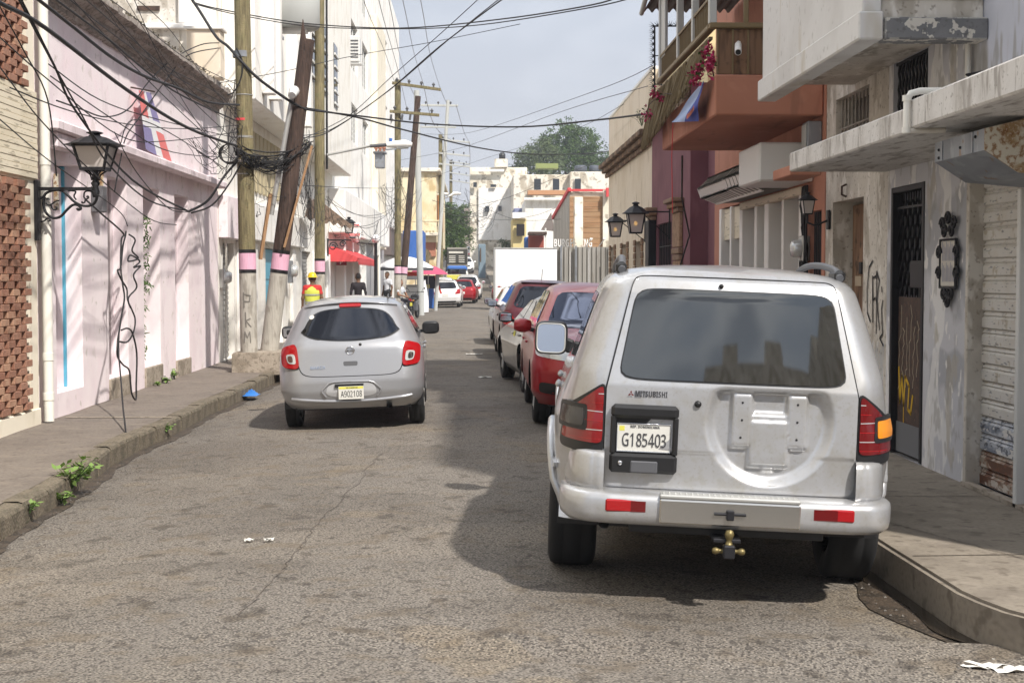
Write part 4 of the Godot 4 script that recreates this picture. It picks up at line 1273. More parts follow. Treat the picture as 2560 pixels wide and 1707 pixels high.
	for k in 3:
		var a = [16.55, 17.75, 18.75][k]
		var b = [17.7, 18.72, 19.7][k]
		var prof = [Vector2(0.12, 3.12), Vector2(0.42, 3.06), Vector2(0.55, 2.93), Vector2(0.5, 2.8), Vector2(0.3, 2.72), Vector2(0.0, 2.74), Vector2(0.0, 3.12)]
		obj("box_core", MB.new().prism(prof, W(X - 0.004, 0, a), Vector3.LEFT, Vector3.UP, Vector3(0, 0, a - b)), mat("louvre_dark", C("76736e"), 0.8), lh)
		for f in 4:
			var p0 = prof[f]
			var p1 = prof[f + 1]
			for r in [p0, p1]:
				obj("rail", MB.new().bar(W(X - r.x - 0.01, r.y, a), W(X - r.x - 0.01, r.y, b), 0.03, 0.03), mats.white_paint, lh)
			var n = 5
			for j in n + 1:
				var d = lerpf(a + 0.01, b - 0.01, float(j) / n)
				obj("slat", MB.new().bar(W(X - p0.x - 0.012, p0.y, d), W(X - p1.x - 0.012, p1.y, d + 0.03), 0.07, 0.004), mats.white_paint, lh)
	obj("end_casing", MB.new().box2(W(X - 0.6, 2.74, 15.3), W(X - 0.006, 3.16, 16.5), 0.02), mats.white_frame, lh)
	obj("lip", MB.new().box2(W(3.0, 2.68, 13.55), W(3.3, 2.78, 14.35), 0.01), mats.terracotta, lh)
	# electricity meters and their cable bundle
	for q in [[15.55, 2.02, 0.1], [15.5, 1.3, 0.11]]:
		var em = thing("electricity_meter", ["upper grey electricity meter beside the shopfront", "lower round electricity meter in tangled wires beside the shopfront"][0 if q[1] > 1.6 else 1], "meter")
		obj("base", MB.new().box2(W(X - 0.005, q[1] - 0.14, q[0] - 0.1), W(X - 0.09, q[1] + 0.14, q[0] + 0.1), 0.012), mats.aluminium, em)
		obj("dial_cover", MB.new().lathe([[q[2], 0.0], [q[2], 0.07], [q[2] * 0.8, 0.1], [0.0, 0.11]], W(X - 0.09, q[1], q[0]), 16, Basis(Vector3.BACK, PI / 2)), mats.lamp_clear, em)
	var bx = thing("junction_box", "grey metal junction box above the louvred hood end", "box")
	obj("case", MB.new().box2(W(X - 0.005, 2.95, 14.95), W(X - 0.16, 3.35, 15.2), 0.01), mats.zinc, bx)
	obj("cover", MB.new().box2(W(X - 0.161, 2.98, 14.98), W(X - 0.175, 3.32, 15.17), 0.004), mats.concrete_pole, bx)
	m = MB.new()
	for k in 9:
		var pts = []
		var d = 15.35 + 0.03 * k
		for j in 9:
			pts.append(W(X - 0.04 - 0.05 * rng.randf(), lerpf(2.7, 0.9 + 0.1 * (k % 3), j / 8.0), d + rng.randf_range(-0.05, 0.05)))
		m.tube(pts, 0.011, 5)
	stuff(tag(obj("wire_bundle", m, mats.cable), "black bundle of service wires hanging around the electricity meters", "wires"))

	# ---------------- maroon house
	t = thing("maroon_house", "dark maroon house with brick door surrounds and lanterns", "house")
	m = MB.new()
	facade(m, X, S, 24.2, 29.5, -0.1, 5.0, [[26.5, 28.6, 0.15, 2.75]], 0.35, 7.0)
	m.box2(W(X + 0.3, -0.1, 21.72), W(X + 7.0, 5.0, 24.195))
	obj("wall", m, mats.maroon, t)
	obj("grille_glass", fb(MB.new(), X, S, 26.52, 28.58, 0.16, 2.74, -0.34, -0.3), mat("pale_blind", C("9aa0aa"), 0.6), t)
	for k in 9:
		obj("grille_bar", MB.new().tube([W(X + 0.05, 0.16, 26.62 + 0.24 * k), W(X + 0.05, 2.74, 26.62 + 0.24 * k)], 0.014, 5), mats.iron, t)
	for y in [0.9, 1.7, 2.3]:
		obj("grille_rail", MB.new().tube([W(X + 0.05, y, 26.52), W(X + 0.05, y, 28.58)], 0.014, 5), mats.iron, t)
	# brick pier: plastered top, bare bricks below, stepped capital
	for k in 18:
		var w = 0.42 + 0.03 * (k % 2)
		obj("brick", MB.new().box2(W(X - 0.003, 0.16 + 0.115 * k, 25.45 - w), W(X - 0.06 - 0.015 * (k % 3), 0.265 + 0.115 * k, 25.45 + w), 0.012), mats.old_brick if k % 3 else mats.old_brick_b, t)
	obj("pier_render", MB.new().box2(W(X - 0.003, 2.235, 25.02), W(X - 0.075, 2.85, 25.88), 0.015), mats.old_brick_b, t)
	obj("dark_pier", MB.new().box2(W(X - 0.003, 0.16, 28.75), W(X - 0.16, 2.85, 29.3), 0.01), mats.iron, t)
	for q in [[25.45, 0.46], [29.02, 0.34]]:
		for k in 3:
			obj("capital_brick", MB.new().box2(W(X - 0.003, 2.853 + 0.085 * k, q[0] - q[1] - 0.05 * k), W(X - 0.11 - 0.06 * k, 2.932 + 0.085 * k, q[0] + q[1] + 0.05 * k), 0.015), mats.old_brick_b if k % 2 else mats.old_brick, t)
	obj("cornice", fb(MB.new(), X, S, 24.2, 29.5, 4.62, 5.0, 0.003, 0.15, 0.03), mats.cornice_brick, t)
	var mb2 = thing("meter_box", "shallow metal meter box with glass dial on the maroon wall", "box")
	obj("frame", MB.new().box2(W(X + 0.295, 1.62, 22.3), W(X + 0.22, 2.08, 22.75), 0.01), mats.dirty_plaster, mb2)
	obj("dial", MB.new().lathe([[0.1, 0.0], [0.1, 0.05], [0.0, 0.07]], W(X + 0.22, 1.9, 22.5), 14, Basis(Vector3.BACK, PI / 2)), mats.lamp_clear, mb2)
	var cw = tag(obj("service_cable", MB.new().tube([W(2.9, 3.4, 20.0), W(3.1, 2.9, 21.4), W(3.55, 2.4, 23.6), W(3.5, 1.9, 24.3), W(3.6, 1.55, 23.9), W(3.72, 1.5, 23.2), W(3.9, 1.62, 22.6)], 0.014, 6), mats.cable), "black service cable looping down the maroon wall to the meter box", "cable")
	# wall lanterns
	for q in [[26.7, 3.0, 2.53, 0.22, 0.36, "larger black iron lantern with frosted panes on the maroon wall"], [30.6, 3.0, 2.57, 0.2, 0.31, "smaller black iron lantern glowing faintly on the beige wall"]]:
		var wl2 = thing("wall_lantern", q[5], "lantern", Vector3.ZERO, "wall lanterns on the right")
		lantern(wl2, W(q[1], q[2], q[0]), q[3], q[4], true)
		obj("arm", MB.new().bar(W(q[1], q[2] + q[4] * 1.1, q[0]), W(X - 0.004, q[2] + q[4] * 1.1, q[0]), 0.025, 0.025), mats.iron, wl2)
		obj("stay", MB.new().tube([W(q[1] + 0.1, q[2] + q[4] * 1.08, q[0]), W(X - 0.004, q[2] - 0.1, q[0])], 0.009, 5), mats.iron, wl2)
		obj("wall_bar", MB.new().box2(W(X - 0.003, q[2] - 0.12, q[0] - 0.015), W(X - 0.025, q[2] + q[4] * 1.7, q[0] + 0.015)), mats.iron, wl2)

	# ---------------- beige house with brick cornice
	t = thing("beige_house", "plain beige house with heavy dark brick cornice", "house")
	m = MB.new()
	facade(m, X, S, 29.52, 39.1, -0.1, 5.4, [[31.2, 32.4, 0.15, 2.5], [34.2, 35.4, 0.15, 2.5], [37.3, 38.4, 0.15, 2.5]], 2.2, 7.0)
	m.box2(W(X, 5.38, 29.54), W(X + 7.0, 6.0, 39.08))
	obj("wall", m, mats.beige_plaster, t)
	for q in [[31.2, 32.4], [34.2, 35.4], [37.3, 38.4]]:
		for side in 2:
			var dc = q[0] - 0.12 if side == 0 else q[1] + 0.12
			for k in 16:
				obj("brick", MB.new().box2(W(X - 0.003, 0.16 + 0.15 * k, dc - 0.13 - 0.04 * (k % 2)), W(X - 0.04, 0.295 + 0.15 * k, dc + 0.13 + 0.04 * (k % 2)), 0.012), mats.old_brick if k % 2 else mats.old_brick_b, t)
	# cornice courses, brick by brick
	for row in 3:
		var d = 29.55
		var k = 0
		while d < 39.1:
			var o = 0.07 + 0.09 * row
			obj("cornice_brick", MB.new().box2(W(X - 0.003, 4.42 + 0.12 * row, d), W(X - o - rng.randf_range(0.0, 0.015), 4.53 + 0.12 * row, d + 0.36), 0.012), mats.cornice_brick if (k + row) % 3 else mats.old_brick, t)
			d += 0.38
			k += 1
	obj("parapet_cap", MB.new().box2(W(X - 0.02, 5.98, 29.55), W(X + 0.4, 6.06, 39.1), 0.01), mats.white_plaster, t)
	obj("inner_wall", MB.new().box2(W(X + 0.3, 5.0, 24.3), W(X + 7.0, 6.3, 29.5)), mat("pale_yellow_wall", C("e2d3a4"), 0.9), t)

	# ---------------- buildings behind the viewer: seen only as mirror images and by the shade they throw
	t = thing("corner_house", "two-storey grey corner house across the side street", "house")
	m = MB.new()
	facade(m, X + 0.2, S, -14.0, -0.1, -0.1, 5.6, [[-3.0, -1.6, 0.1, 2.4], [-8.0, -6.4, 0.1, 2.4], [-4.0, -2.6, 3.2, 4.8], [-9.0, -7.6, 3.2, 4.8]], 0.25, 8.0)
	m.box2(W(X + 0.6, 5.6, -5.0), W(X + 2.0, 6.8, -3.6))
	m.box2(W(X + 1.0, 5.6, -11.0), W(X + 2.2, 6.6, -9.4))
	obj("wall", m, mats.dirty_plaster, t)
	for q in [[-3.0, -1.6, 0.1, 2.4], [-8.0, -6.4, 0.1, 2.4], [-4.0, -2.6, 3.2, 4.8], [-9.0, -7.6, 3.2, 4.8]]:
		obj("window", fb(MB.new(), X + 0.2, S, q[0], q[1], q[2], q[3], -0.24, -0.2), mats.window_glass, t)
	t = thing("tall_house", "tall dark house with roof boxes down the street", "house")
	m = MB.new()
	facade(m, 1.45, S, -40.0, -14.5, -0.1, 11.2, [[-17.5, -16.3, 0.1, 2.4], [-22.0, -20.5, 0.1, 2.4], [-18.0, -16.6, 4.0, 5.8], [-24.0, -22.6, 4.0, 5.8]], 0.25, 9.0)
	m.box2(W(2.3, 11.2, -16.6), W(3.0, 11.9, -15.0))
	m.box2(W(4.4, 11.2, -16.6), W(5.2, 12.0, -15.0))
	obj("wall", m, mats.dirty_plaster, t)
	for q in [[-17.5, -16.3, 0.1, 2.4], [-22.0, -20.5, 0.1, 2.4], [-18.0, -16.6, 4.0, 5.8], [-24.0, -22.6, 4.0, 5.8]]:
		obj("window", fb(MB.new(), 1.45, S, q[0], q[1], q[2], q[3], -0.24, -0.2), mats.window_glass, t)

# a far house block: pixel corners on a plane at distance d, standing on the hill
func far_block(m: MB, px0, py0, px1, d: float, deep: float, base_y := -999.0):
	var a = on_d(px0, py0, d)
	var b = on_d(px1, py0, d)
	var y0 = base_y if base_y > -900.0 else hill(d) - 0.3
	m.box2(Vector3(a.x, y0, a.z), Vector3(b.x, a.y, a.z - deep), 0.05)
	return m
func far_panel(m: MB, px0, py0, px1, py1, d: float, thick := 0.15):
	var a = on_d(px0, py0, d)
	var b = on_d(px1, py1, d)
	m.box2(Vector3(a.x, a.y, a.z), Vector3(b.x, b.y, a.z + thick))
	return m
func crown_tree(called: String, label: String, base: Vector3, trunk_h: float, lobes: Array, leaves: int, size: float, leaf_mat: Material):
	var t = thing(called, label, "tree", base)
	var tr := MB.new()
	tr.tube([Vector3.ZERO, Vector3(0.1, trunk_h * 0.5, 0), Vector3(0, trunk_h, 0)], [0.32, 0.25, 0.18], 8)
	for L in lobes:
		var c: Vector3 = L[0]
		tr.tube([Vector3(0, trunk_h * 0.75, 0), Vector3(0, trunk_h * 0.75, 0).lerp(c, 0.5) + Vector3(0, 0.3, 0), c], [0.14, 0.09, 0.03], 5)
	obj("trunk", tr, mats.dark_wood, t)
	var cr := MB.new()
	var total = 0.0
	for L in lobes:
		total += L[1] * L[1]
	for L in lobes:
		var n = int(leaves * L[1] * L[1] / total)
		# each lobe is a set of twigs carrying small clumps of leaves
		var clumps = maxi(8, int(n / 26.0))
		for k in clumps:
			var dir = Vector3(rng.randfn(), rng.randfn(), rng.randfn()).normalized()
			var cc: Vector3 = L[0] + dir * L[1] * Vector3(1.0, 0.75, 1.0) * pow(rng.randf(), 0.35) * rng.randf_range(0.75, 1.12)
			for j in 26:
				var p = cc + Vector3(rng.randfn(), rng.randfn() * 0.7, rng.randfn()) * size * 1.5
				var a = Vector3(rng.randfn(), rng.randfn() * 0.6, rng.randfn()).normalized() * size
				var b = a.cross(Vector3(rng.randfn(), rng.randfn(), rng.randfn())).normalized() * size * 0.45
				cr.quad(p - a, p - b * 0.8, p + a, p + b)
	obj("crown", cr, leaf_mat, t)
	return t

func far_houses():
	# corrugated site fence
	var t = thing("site_fence", "tall grey corrugated metal site fence beside the white truck", "fence")
	var x = 2.62
	for k in 5:
		var m := MB.new()
		var x0 = x
		var wd = [0.42, 0.6, 0.75, 0.75, 0.8][k]
		m.sheet(int(wd / 0.0125), 1, func(u, v):
			var xx = x0 + u * wd
			return W(xx, 0.0 + 2.66 * v, 46.0 + 0.03 * (k % 2) - 0.03 * clampf(2.0 * sin(xx * TAU / 0.15), -1.0, 1.0)), false)
		obj("panel", m, mats.corrugated, t)
		x += wd + 0.01
	for xx in [2.72, 3.2, 4.3]:
		obj("post", MB.new().box2(W(xx, 0.0, 45.86), W(xx + 0.06, 2.7, 45.92)), mats.zinc, t)
	# white truck across the side street
	t = thing("box_truck", "plain white truck box parked behind the corrugated fence", "truck")
	obj("box", MB.new().box2(W(0.97, 0.46, 72.0), W(6.4, 3.1, 74.4), 0.02), mat("truck_white", C("efeff0"), 0.4), t)
	obj("rear_frame", MB.new().box2(W(0.9, 0.42, 71.98), W(0.965, 3.12, 74.42), 0.01), mats.aluminium, t)
	obj("top_rail", MB.new().box2(W(0.9, 3.1, 71.97), W(6.42, 3.15, 72.04), 0.01), mats.aluminium, t)
	obj("reflector", MB.new().box2(W(1.1, 1.16, 71.985), W(1.24, 1.22, 71.998)), mats.tail_red, t)
	obj("reflector", MB.new().box2(W(1.243, 1.16, 71.985), W(1.34, 1.22, 71.998)), mats.plate_white, t)
	for xx in [1.9, 5.6]:
		for dd in [72.15, 74.0]:
			obj("wheel", MB.new().lathe([[0.0, -0.12], [0.3, -0.12], [0.42, -0.1], [0.44, 0.0], [0.42, 0.1], [0.3, 0.12], [0.0, 0.12]], W(xx, 0.45, dd), 20, Basis(Vector3.RIGHT, PI / 2)), mats.rubber, t)
	obj("cab", MB.new().box2(W(6.5, 0.5, 72.1), W(8.3, 2.5, 74.3), 0.2), mats.truck_white, t)
	# restaurant with wood siding
	t = thing("brown_restaurant", "flat-roofed restaurant clad in brown horizontal siding with white letters", "building")
	var a = on_d(1424, 478, 80.0)
	var b = on_d(1507, 478, 80.0)
	for k in 22:
		var y0 = 0.0 + 0.295 * k
		if y0 + 0.285 < a.y:
			obj("plank", MB.new().box2(Vector3(a.x, y0, -80.0), Vector3(b.x, y0 + 0.285, -80.12), 0.012), mats.brown_siding, t)
	obj("core", MB.new().box2(Vector3(a.x + 0.02, 0, -80.1), Vector3(b.x + 0.4, a.y - 0.05, -92.0)), mats.stained_white, t)
	obj("white_corner", far_panel(MB.new(), 1507, 475, 1521, 640, 80.0, 0.2), mats.stained_white, t)
	var s0 = on_d(1388, 545, 86.0)
	obj("side_wall", MB.new().quad(Vector3(s0.x, 0, -88.0), Vector3(s0.x, s0.y, -88.0), Vector3(a.x, a.y, -80.0), Vector3(a.x, 0, -80.0)), mats.corrugated, t)
	obj("red_trim", MB.new().bar(Vector3(s0.x, s0.y + 0.1, -88.0), Vector3(a.x, a.y + 0.1, -80.0), 0.2, 0.2), mats.red_cloth, t)
	obj("red_trim", MB.new().box2(Vector3(a.x - 0.05, a.y, -79.9), Vector3(b.x + 0.6, a.y + 0.12, -80.1)), mats.red_cloth, t)
	obj("red_block", far_panel(MB.new(), 1515, 470, 1523, 492, 79.7, 0.3), mats.red_cloth, t)
	var tp = on_d(1432, 607, 77.0)
	text("letters", "BURGER KING", 0.42, mats.white_paint, t, Transform3D(Basis(), Vector3(on_d(1433, 613, 77.0).x, tp.y, -77.0)), 2.05, 0.06)
	obj("sign_rail", MB.new().box2(Vector3(on_d(1385, 623, 77.0).x, tp.y - 0.3, -77.05), Vector3(on_d(1482, 623, 77.0).x, tp.y - 0.23, -77.12)), mats.aluminium, t)
	for px in [1424, 1464, 1497]:
		var q0 = on_d(px, 617, 77.2)
		var q1 = on_d(px + 14, 597, 76.6)
		obj("spot_arm", MB.new().tube([q0, q1], 0.03, 5), mats.white_frame, t)
		obj("spot_head", MB.new().box(q1, Vector3(0.16, 0.1, 0.2), 0.02), mats.white_frame, t)
	var pl = thing("white_pillar", "tall weathered white pillar standing before the brown restaurant", "pillar")
	obj("shaft", MB.new().box2(Vector3(on_d(1436, 490, 76.0).x, 0, -76.0), Vector3(on_d(1458, 490, 76.0).x, on_d(1436, 492, 76.0).y, -76.5), 0.03), mats.stained_white, pl)
	# ---- hillside houses
	t = thing("hill_house", "tall white stained house with water tank on its roof", "house")
	obj("wall", far_block(MB.new(), 1174, 418, 1318, 150.0, 14.0), mats.stained_white, t)
	obj("white_wall", far_panel(MB.new(), 1196, 470, 1290, 600, 149.9, 0.2), mats.white_plaster, t)
	for q in [[1183, 456, 1192, 468], [1226, 461, 1240, 468], [1213, 515, 1223, 530], [1246, 515, 1254, 528], [1180, 423, 1260, 429]]:
		obj("window", far_panel(MB.new(), q[0], q[1], q[2], q[3], 149.6, 0.25), mats.window_glass if q[3] - q[1] < 20 and q[1] > 440 else mats.white_plaster, t)
	obj("tank_stand", far_panel(MB.new(), 1236, 400, 1268, 420, 151.0, 1.6), mats.stained_white, t)
	var tk = thing("roof_tank", "black water tank on the tall stained house", "tank")
	var tc = on_d(1255, 399, 151.5)
	obj("tank", MB.new().lathe([[0.0, 0.0], [0.34, 0.0], [0.34, 0.55], [0.2, 0.62], [0.2, 0.68], [0.0, 0.68]], tc + Vector3(0, -0.02, 1.0), 14), mats.plastic_black, tk)
	t = thing("hill_house", "long stained cream house with three dark windows up the hill", "house")
	obj("wall", far_block(MB.new(), 1283, 436, 1425, 140.0, 10.0), mats.stained_white, t)
	obj("wall", far_block(MB.new(), 1425, 429, 1545, 139.0, 10.0), mats.stained_white, t)
	for q in [[1335, 447, 1352, 475], [1382, 447, 1398, 475], [1437, 447, 1452, 474]]:
		var wn = obj("window", far_panel(MB.new(), q[0], q[1], q[2], q[3], 138.9, 0.2), mats.window_glass, t)
		obj("sill", far_panel(MB.new(), q[0] - 2, q[3], q[2] + 2, q[3] + 3, 138.8, 0.3), mats.stained_white, wn)
	obj("tile_roof", far_panel(MB.new(), 1318, 478, 1420, 489, 137.0, 1.8), mat("clay_tile", C("c2906a"), 0.9), t)
	obj("green_roof", far_panel(MB.new(), 1338, 412, 1393, 424, 142.0, 2.0), mat("moss_green", C("8f9a5f"), 0.9), t)
	for q in [[1452, 430, 0.62], [1486, 430, 0.52], [1530, 428, 0.5]]:
		tk = thing("roof_tank", "dark plastic water tank on the long cream house", "tank", Vector3.ZERO, "roof tanks of the cream house")
		obj("tank", MB.new().lathe([[0.0, 0.0], [q[2], 0.0], [q[2], 0.55], [q[2] * 0.7, 0.66], [0.0, 0.68]], on_d(q[0], q[1], 140.5), 16), mat("tank_slate", C("4a4f58"), 0.6), tk)
	t = thing("low_white_house", "low white house with plain wall below the long cream house", "house")
	obj("wall", far_block(MB.new(), 1312, 499, 1405, 115.0, 8.0), mats.white_plaster, t)
	obj("blue_base", far_block(MB.new(), 1285, 520, 1314, 122.0, 6.0), mat("blue_grey_wall", C("7d84a4"), 0.9), t)
	obj("parapet", far_panel(MB.new(), 1310, 494, 1407, 500, 114.9, 0.4), mats.white_plaster, t)
	t = thing("yellow_shed", "small yellow and white house front below the white wall", "house")
	obj("wall", far_block(MB.new(), 1281, 545, 1316, 105.0, 5.0), mat("shed_yellow", C("d6c68f"), 0.9), t)
	obj("band", far_panel(MB.new(), 1281, 531, 1316, 546, 104.9, 0.3), mats.white_plaster, t)
	obj("window", far_panel(MB.new(), 1291, 560, 1311, 590, 104.8, 0.2), mats.window_glass, t)
	t = thing("red_kiosk", "red kiosk with sloping roof beside the pole", "kiosk")
	obj("wall", far_block(MB.new(), 1322, 588, 1360, 100.0, 2.5), mat("kiosk_red", C("9a4a3c"), 0.7), t)
	obj("roof", far_panel(MB.new(), 1319, 582, 1363, 589, 99.9, 2.6), mats.dark_wood, t)
	obj("blue_side", far_block(MB.new(), 1312, 592, 1322, 101.0, 2.0), mats.blue_sign, t)
	t = thing("tarp_stall", "stall under a dark torn tarpaulin next to the red kiosk", "stall")
	obj("post", far_panel(MB.new(), 1362, 570, 1366, 625, 98.0, 0.1), mats.white_frame, t)
	obj("post", far_panel(MB.new(), 1384, 570, 1387, 625, 98.0, 0.1), mats.white_frame, t)
	obj("tarp", MB.new().tri(on_d(1352, 575, 98.0), on_d(1387, 578, 98.0), on_d(1378, 530, 99.0)), mats.awning_brown, t)
	t = thing("salmon_house", "salmon-coloured house with tall windows at the end of the street", "house")
	obj("wall", far_block(MB.new(), 1198, 532, 1262, 170.0, 10.0), mat("salmon", C("d8a98c"), 0.9), t)
	obj("gable", MB.new().prism([on2(1198, 533), on2(1262, 533), on2(1230, 523)], Vector3(0, 0, -170.0), Vector3.RIGHT, Vector3.UP, Vector3(0, 0, -8.0)), mats.clay_tile, t)
	for q in [[1205, 545, 1219, 590], [1230, 548, 1241, 588], [1247, 548, 1257, 585]]:
		obj("window", far_panel(MB.new(), q[0], q[1], q[2], q[3], 169.8, 0.25), mats.window_glass, t)
	t = thing("dark_house", "narrow drab house front beside the salmon house", "house")
	obj("wall", far_block(MB.new(), 1160, 520, 1186, 185.0, 8.0), mat("drab_wall", C("9c9089"), 0.9), t)
	obj("door", far_panel(MB.new(), 1176, 555, 1183, 600, 184.8, 0.2), mats.dark_paint, t)
	t = thing("blue_house", "small blue house front on the far pavement", "house")
	obj("wall", far_block(MB.new(), 1196, 610, 1214, 130.0, 5.0), mat("teal_wall", C("7d909c"), 0.9), t)
	obj("door", far_panel(MB.new(), 1199, 620, 1203, 655, 129.8, 0.2), mats.dark_paint, t)
	t = thing("end_house", "grey house closing the end of the climbing street", "house")
	obj("wall", far_block(MB.new(), 1120, 560, 1175, 215.0, 8.0), mat("end_grey", C("a59d96"), 0.9), t)
	obj("door", far_panel(MB.new(), 1150, 590, 1158, 605, 214.8, 0.2), mats.dark_paint, t)
	# far kerb on the right
	var m := MB.new()
	for k in 40:
		var d0 = 78.0 + 4.0 * k
		var d1 = d0 + 4.0
		var x0 = 1.4 + bend(d0)
		var x1 = 1.4 + bend(d1)
		m.quad(W(x0, road_y(1.4, d0) - 0.02, d0), W(x0, road_y(1.4, d0) + 0.16, d0), W(x1, road_y(1.4, d1) + 0.16, d1), W(x1, road_y(1.4, d1) - 0.02, d1))
		m.quad(W(x0, road_y(1.4, d0) + 0.16, d0), W(x0 + 1.4, road_y(1.4, d0) + 0.17, d0), W(x1 + 1.4, road_y(1.4, d1) + 0.17, d1), W(x1, road_y(1.4, d1) + 0.16, d1))
	structure(obj("far_pavement", m, mats.pavement_right))
	# trees
	crown_tree("street_tree", "dense green street tree beyond the yellow house", W(-2.4, hill(122), 122), 3.4, [[Vector3(0.2, 4.6, 0), 1.7], [Vector3(1.0, 3.4, 0.3), 1.3], [Vector3(-0.3, 6.0, 0), 1.4], [Vector3(0.7, 5.6, -0.4), 1.3], [Vector3(0.4, 2.6, 0.8), 1.2], [Vector3(-0.6, 3.2, 0.5), 1.2], [Vector3(1.2, 4.6, 0), 1.0]], 9000, 0.12, mats.leaf)
	crown_tree("hill_tree", "large spreading tree on the hilltop behind the cream house", W(10.9, 7.0, 175), 6.5, [[Vector3(0.2, 12.2, 0), 2.5], [Vector3(2.0, 10.9, 0.5), 2.7], [Vector3(-1.6, 10.4, 0), 2.4], [Vector3(3.6, 9.4, 0), 2.3], [Vector3(0.2, 8.9, 1.5), 2.8], [Vector3(4.6, 7.9, 0.6), 1.9], [Vector3(2.2, 7.9, 1.6), 2.4]], 17000, 0.17, mats.leaf)
	crown_tree("hill_tree", "lower dull green tree spreading left of the hilltop tree", W(7.0, 7.0, 170), 5.5, [[Vector3(0.8, 9.6, 0), 2.1], [Vector3(-0.9, 8.6, 0.3), 1.7], [Vector3(1.8, 8.0, 0.8), 2.0], [Vector3(-2.1, 7.4, 0), 1.1], [Vector3(0.2, 7.5, 1.0), 1.7]], 9000, 0.15, mats.leaf_dull)
	crown_tree("far_tree", "small dark tree between the poles and the stained house", W(-1.2, hill(190), 190), 4.0, [[Vector3(0, 5.5, 0), 1.7], [Vector3(0.8, 4.6, 0), 1.3], [Vector3(-1.0, 4.6, 0), 1.3]], 1800, 0.2, mats.leaf_dull)
	crown_tree("pavement_tree", "small dark tree in front of the tall stained house", W(3.0, hill(128), 128), 1.6, [[Vector3(0, 2.4, 0), 0.8], [Vector3(0.3, 1.7, 0.2), 0.7], [Vector3(-0.3, 3.2, 0), 0.6]], 1600, 0.1, mats.leaf_dull)
func on2(px, py) -> Vector2:
	var p = on_d(px, py, 170.0)
	return Vector2(p.x, p.y)

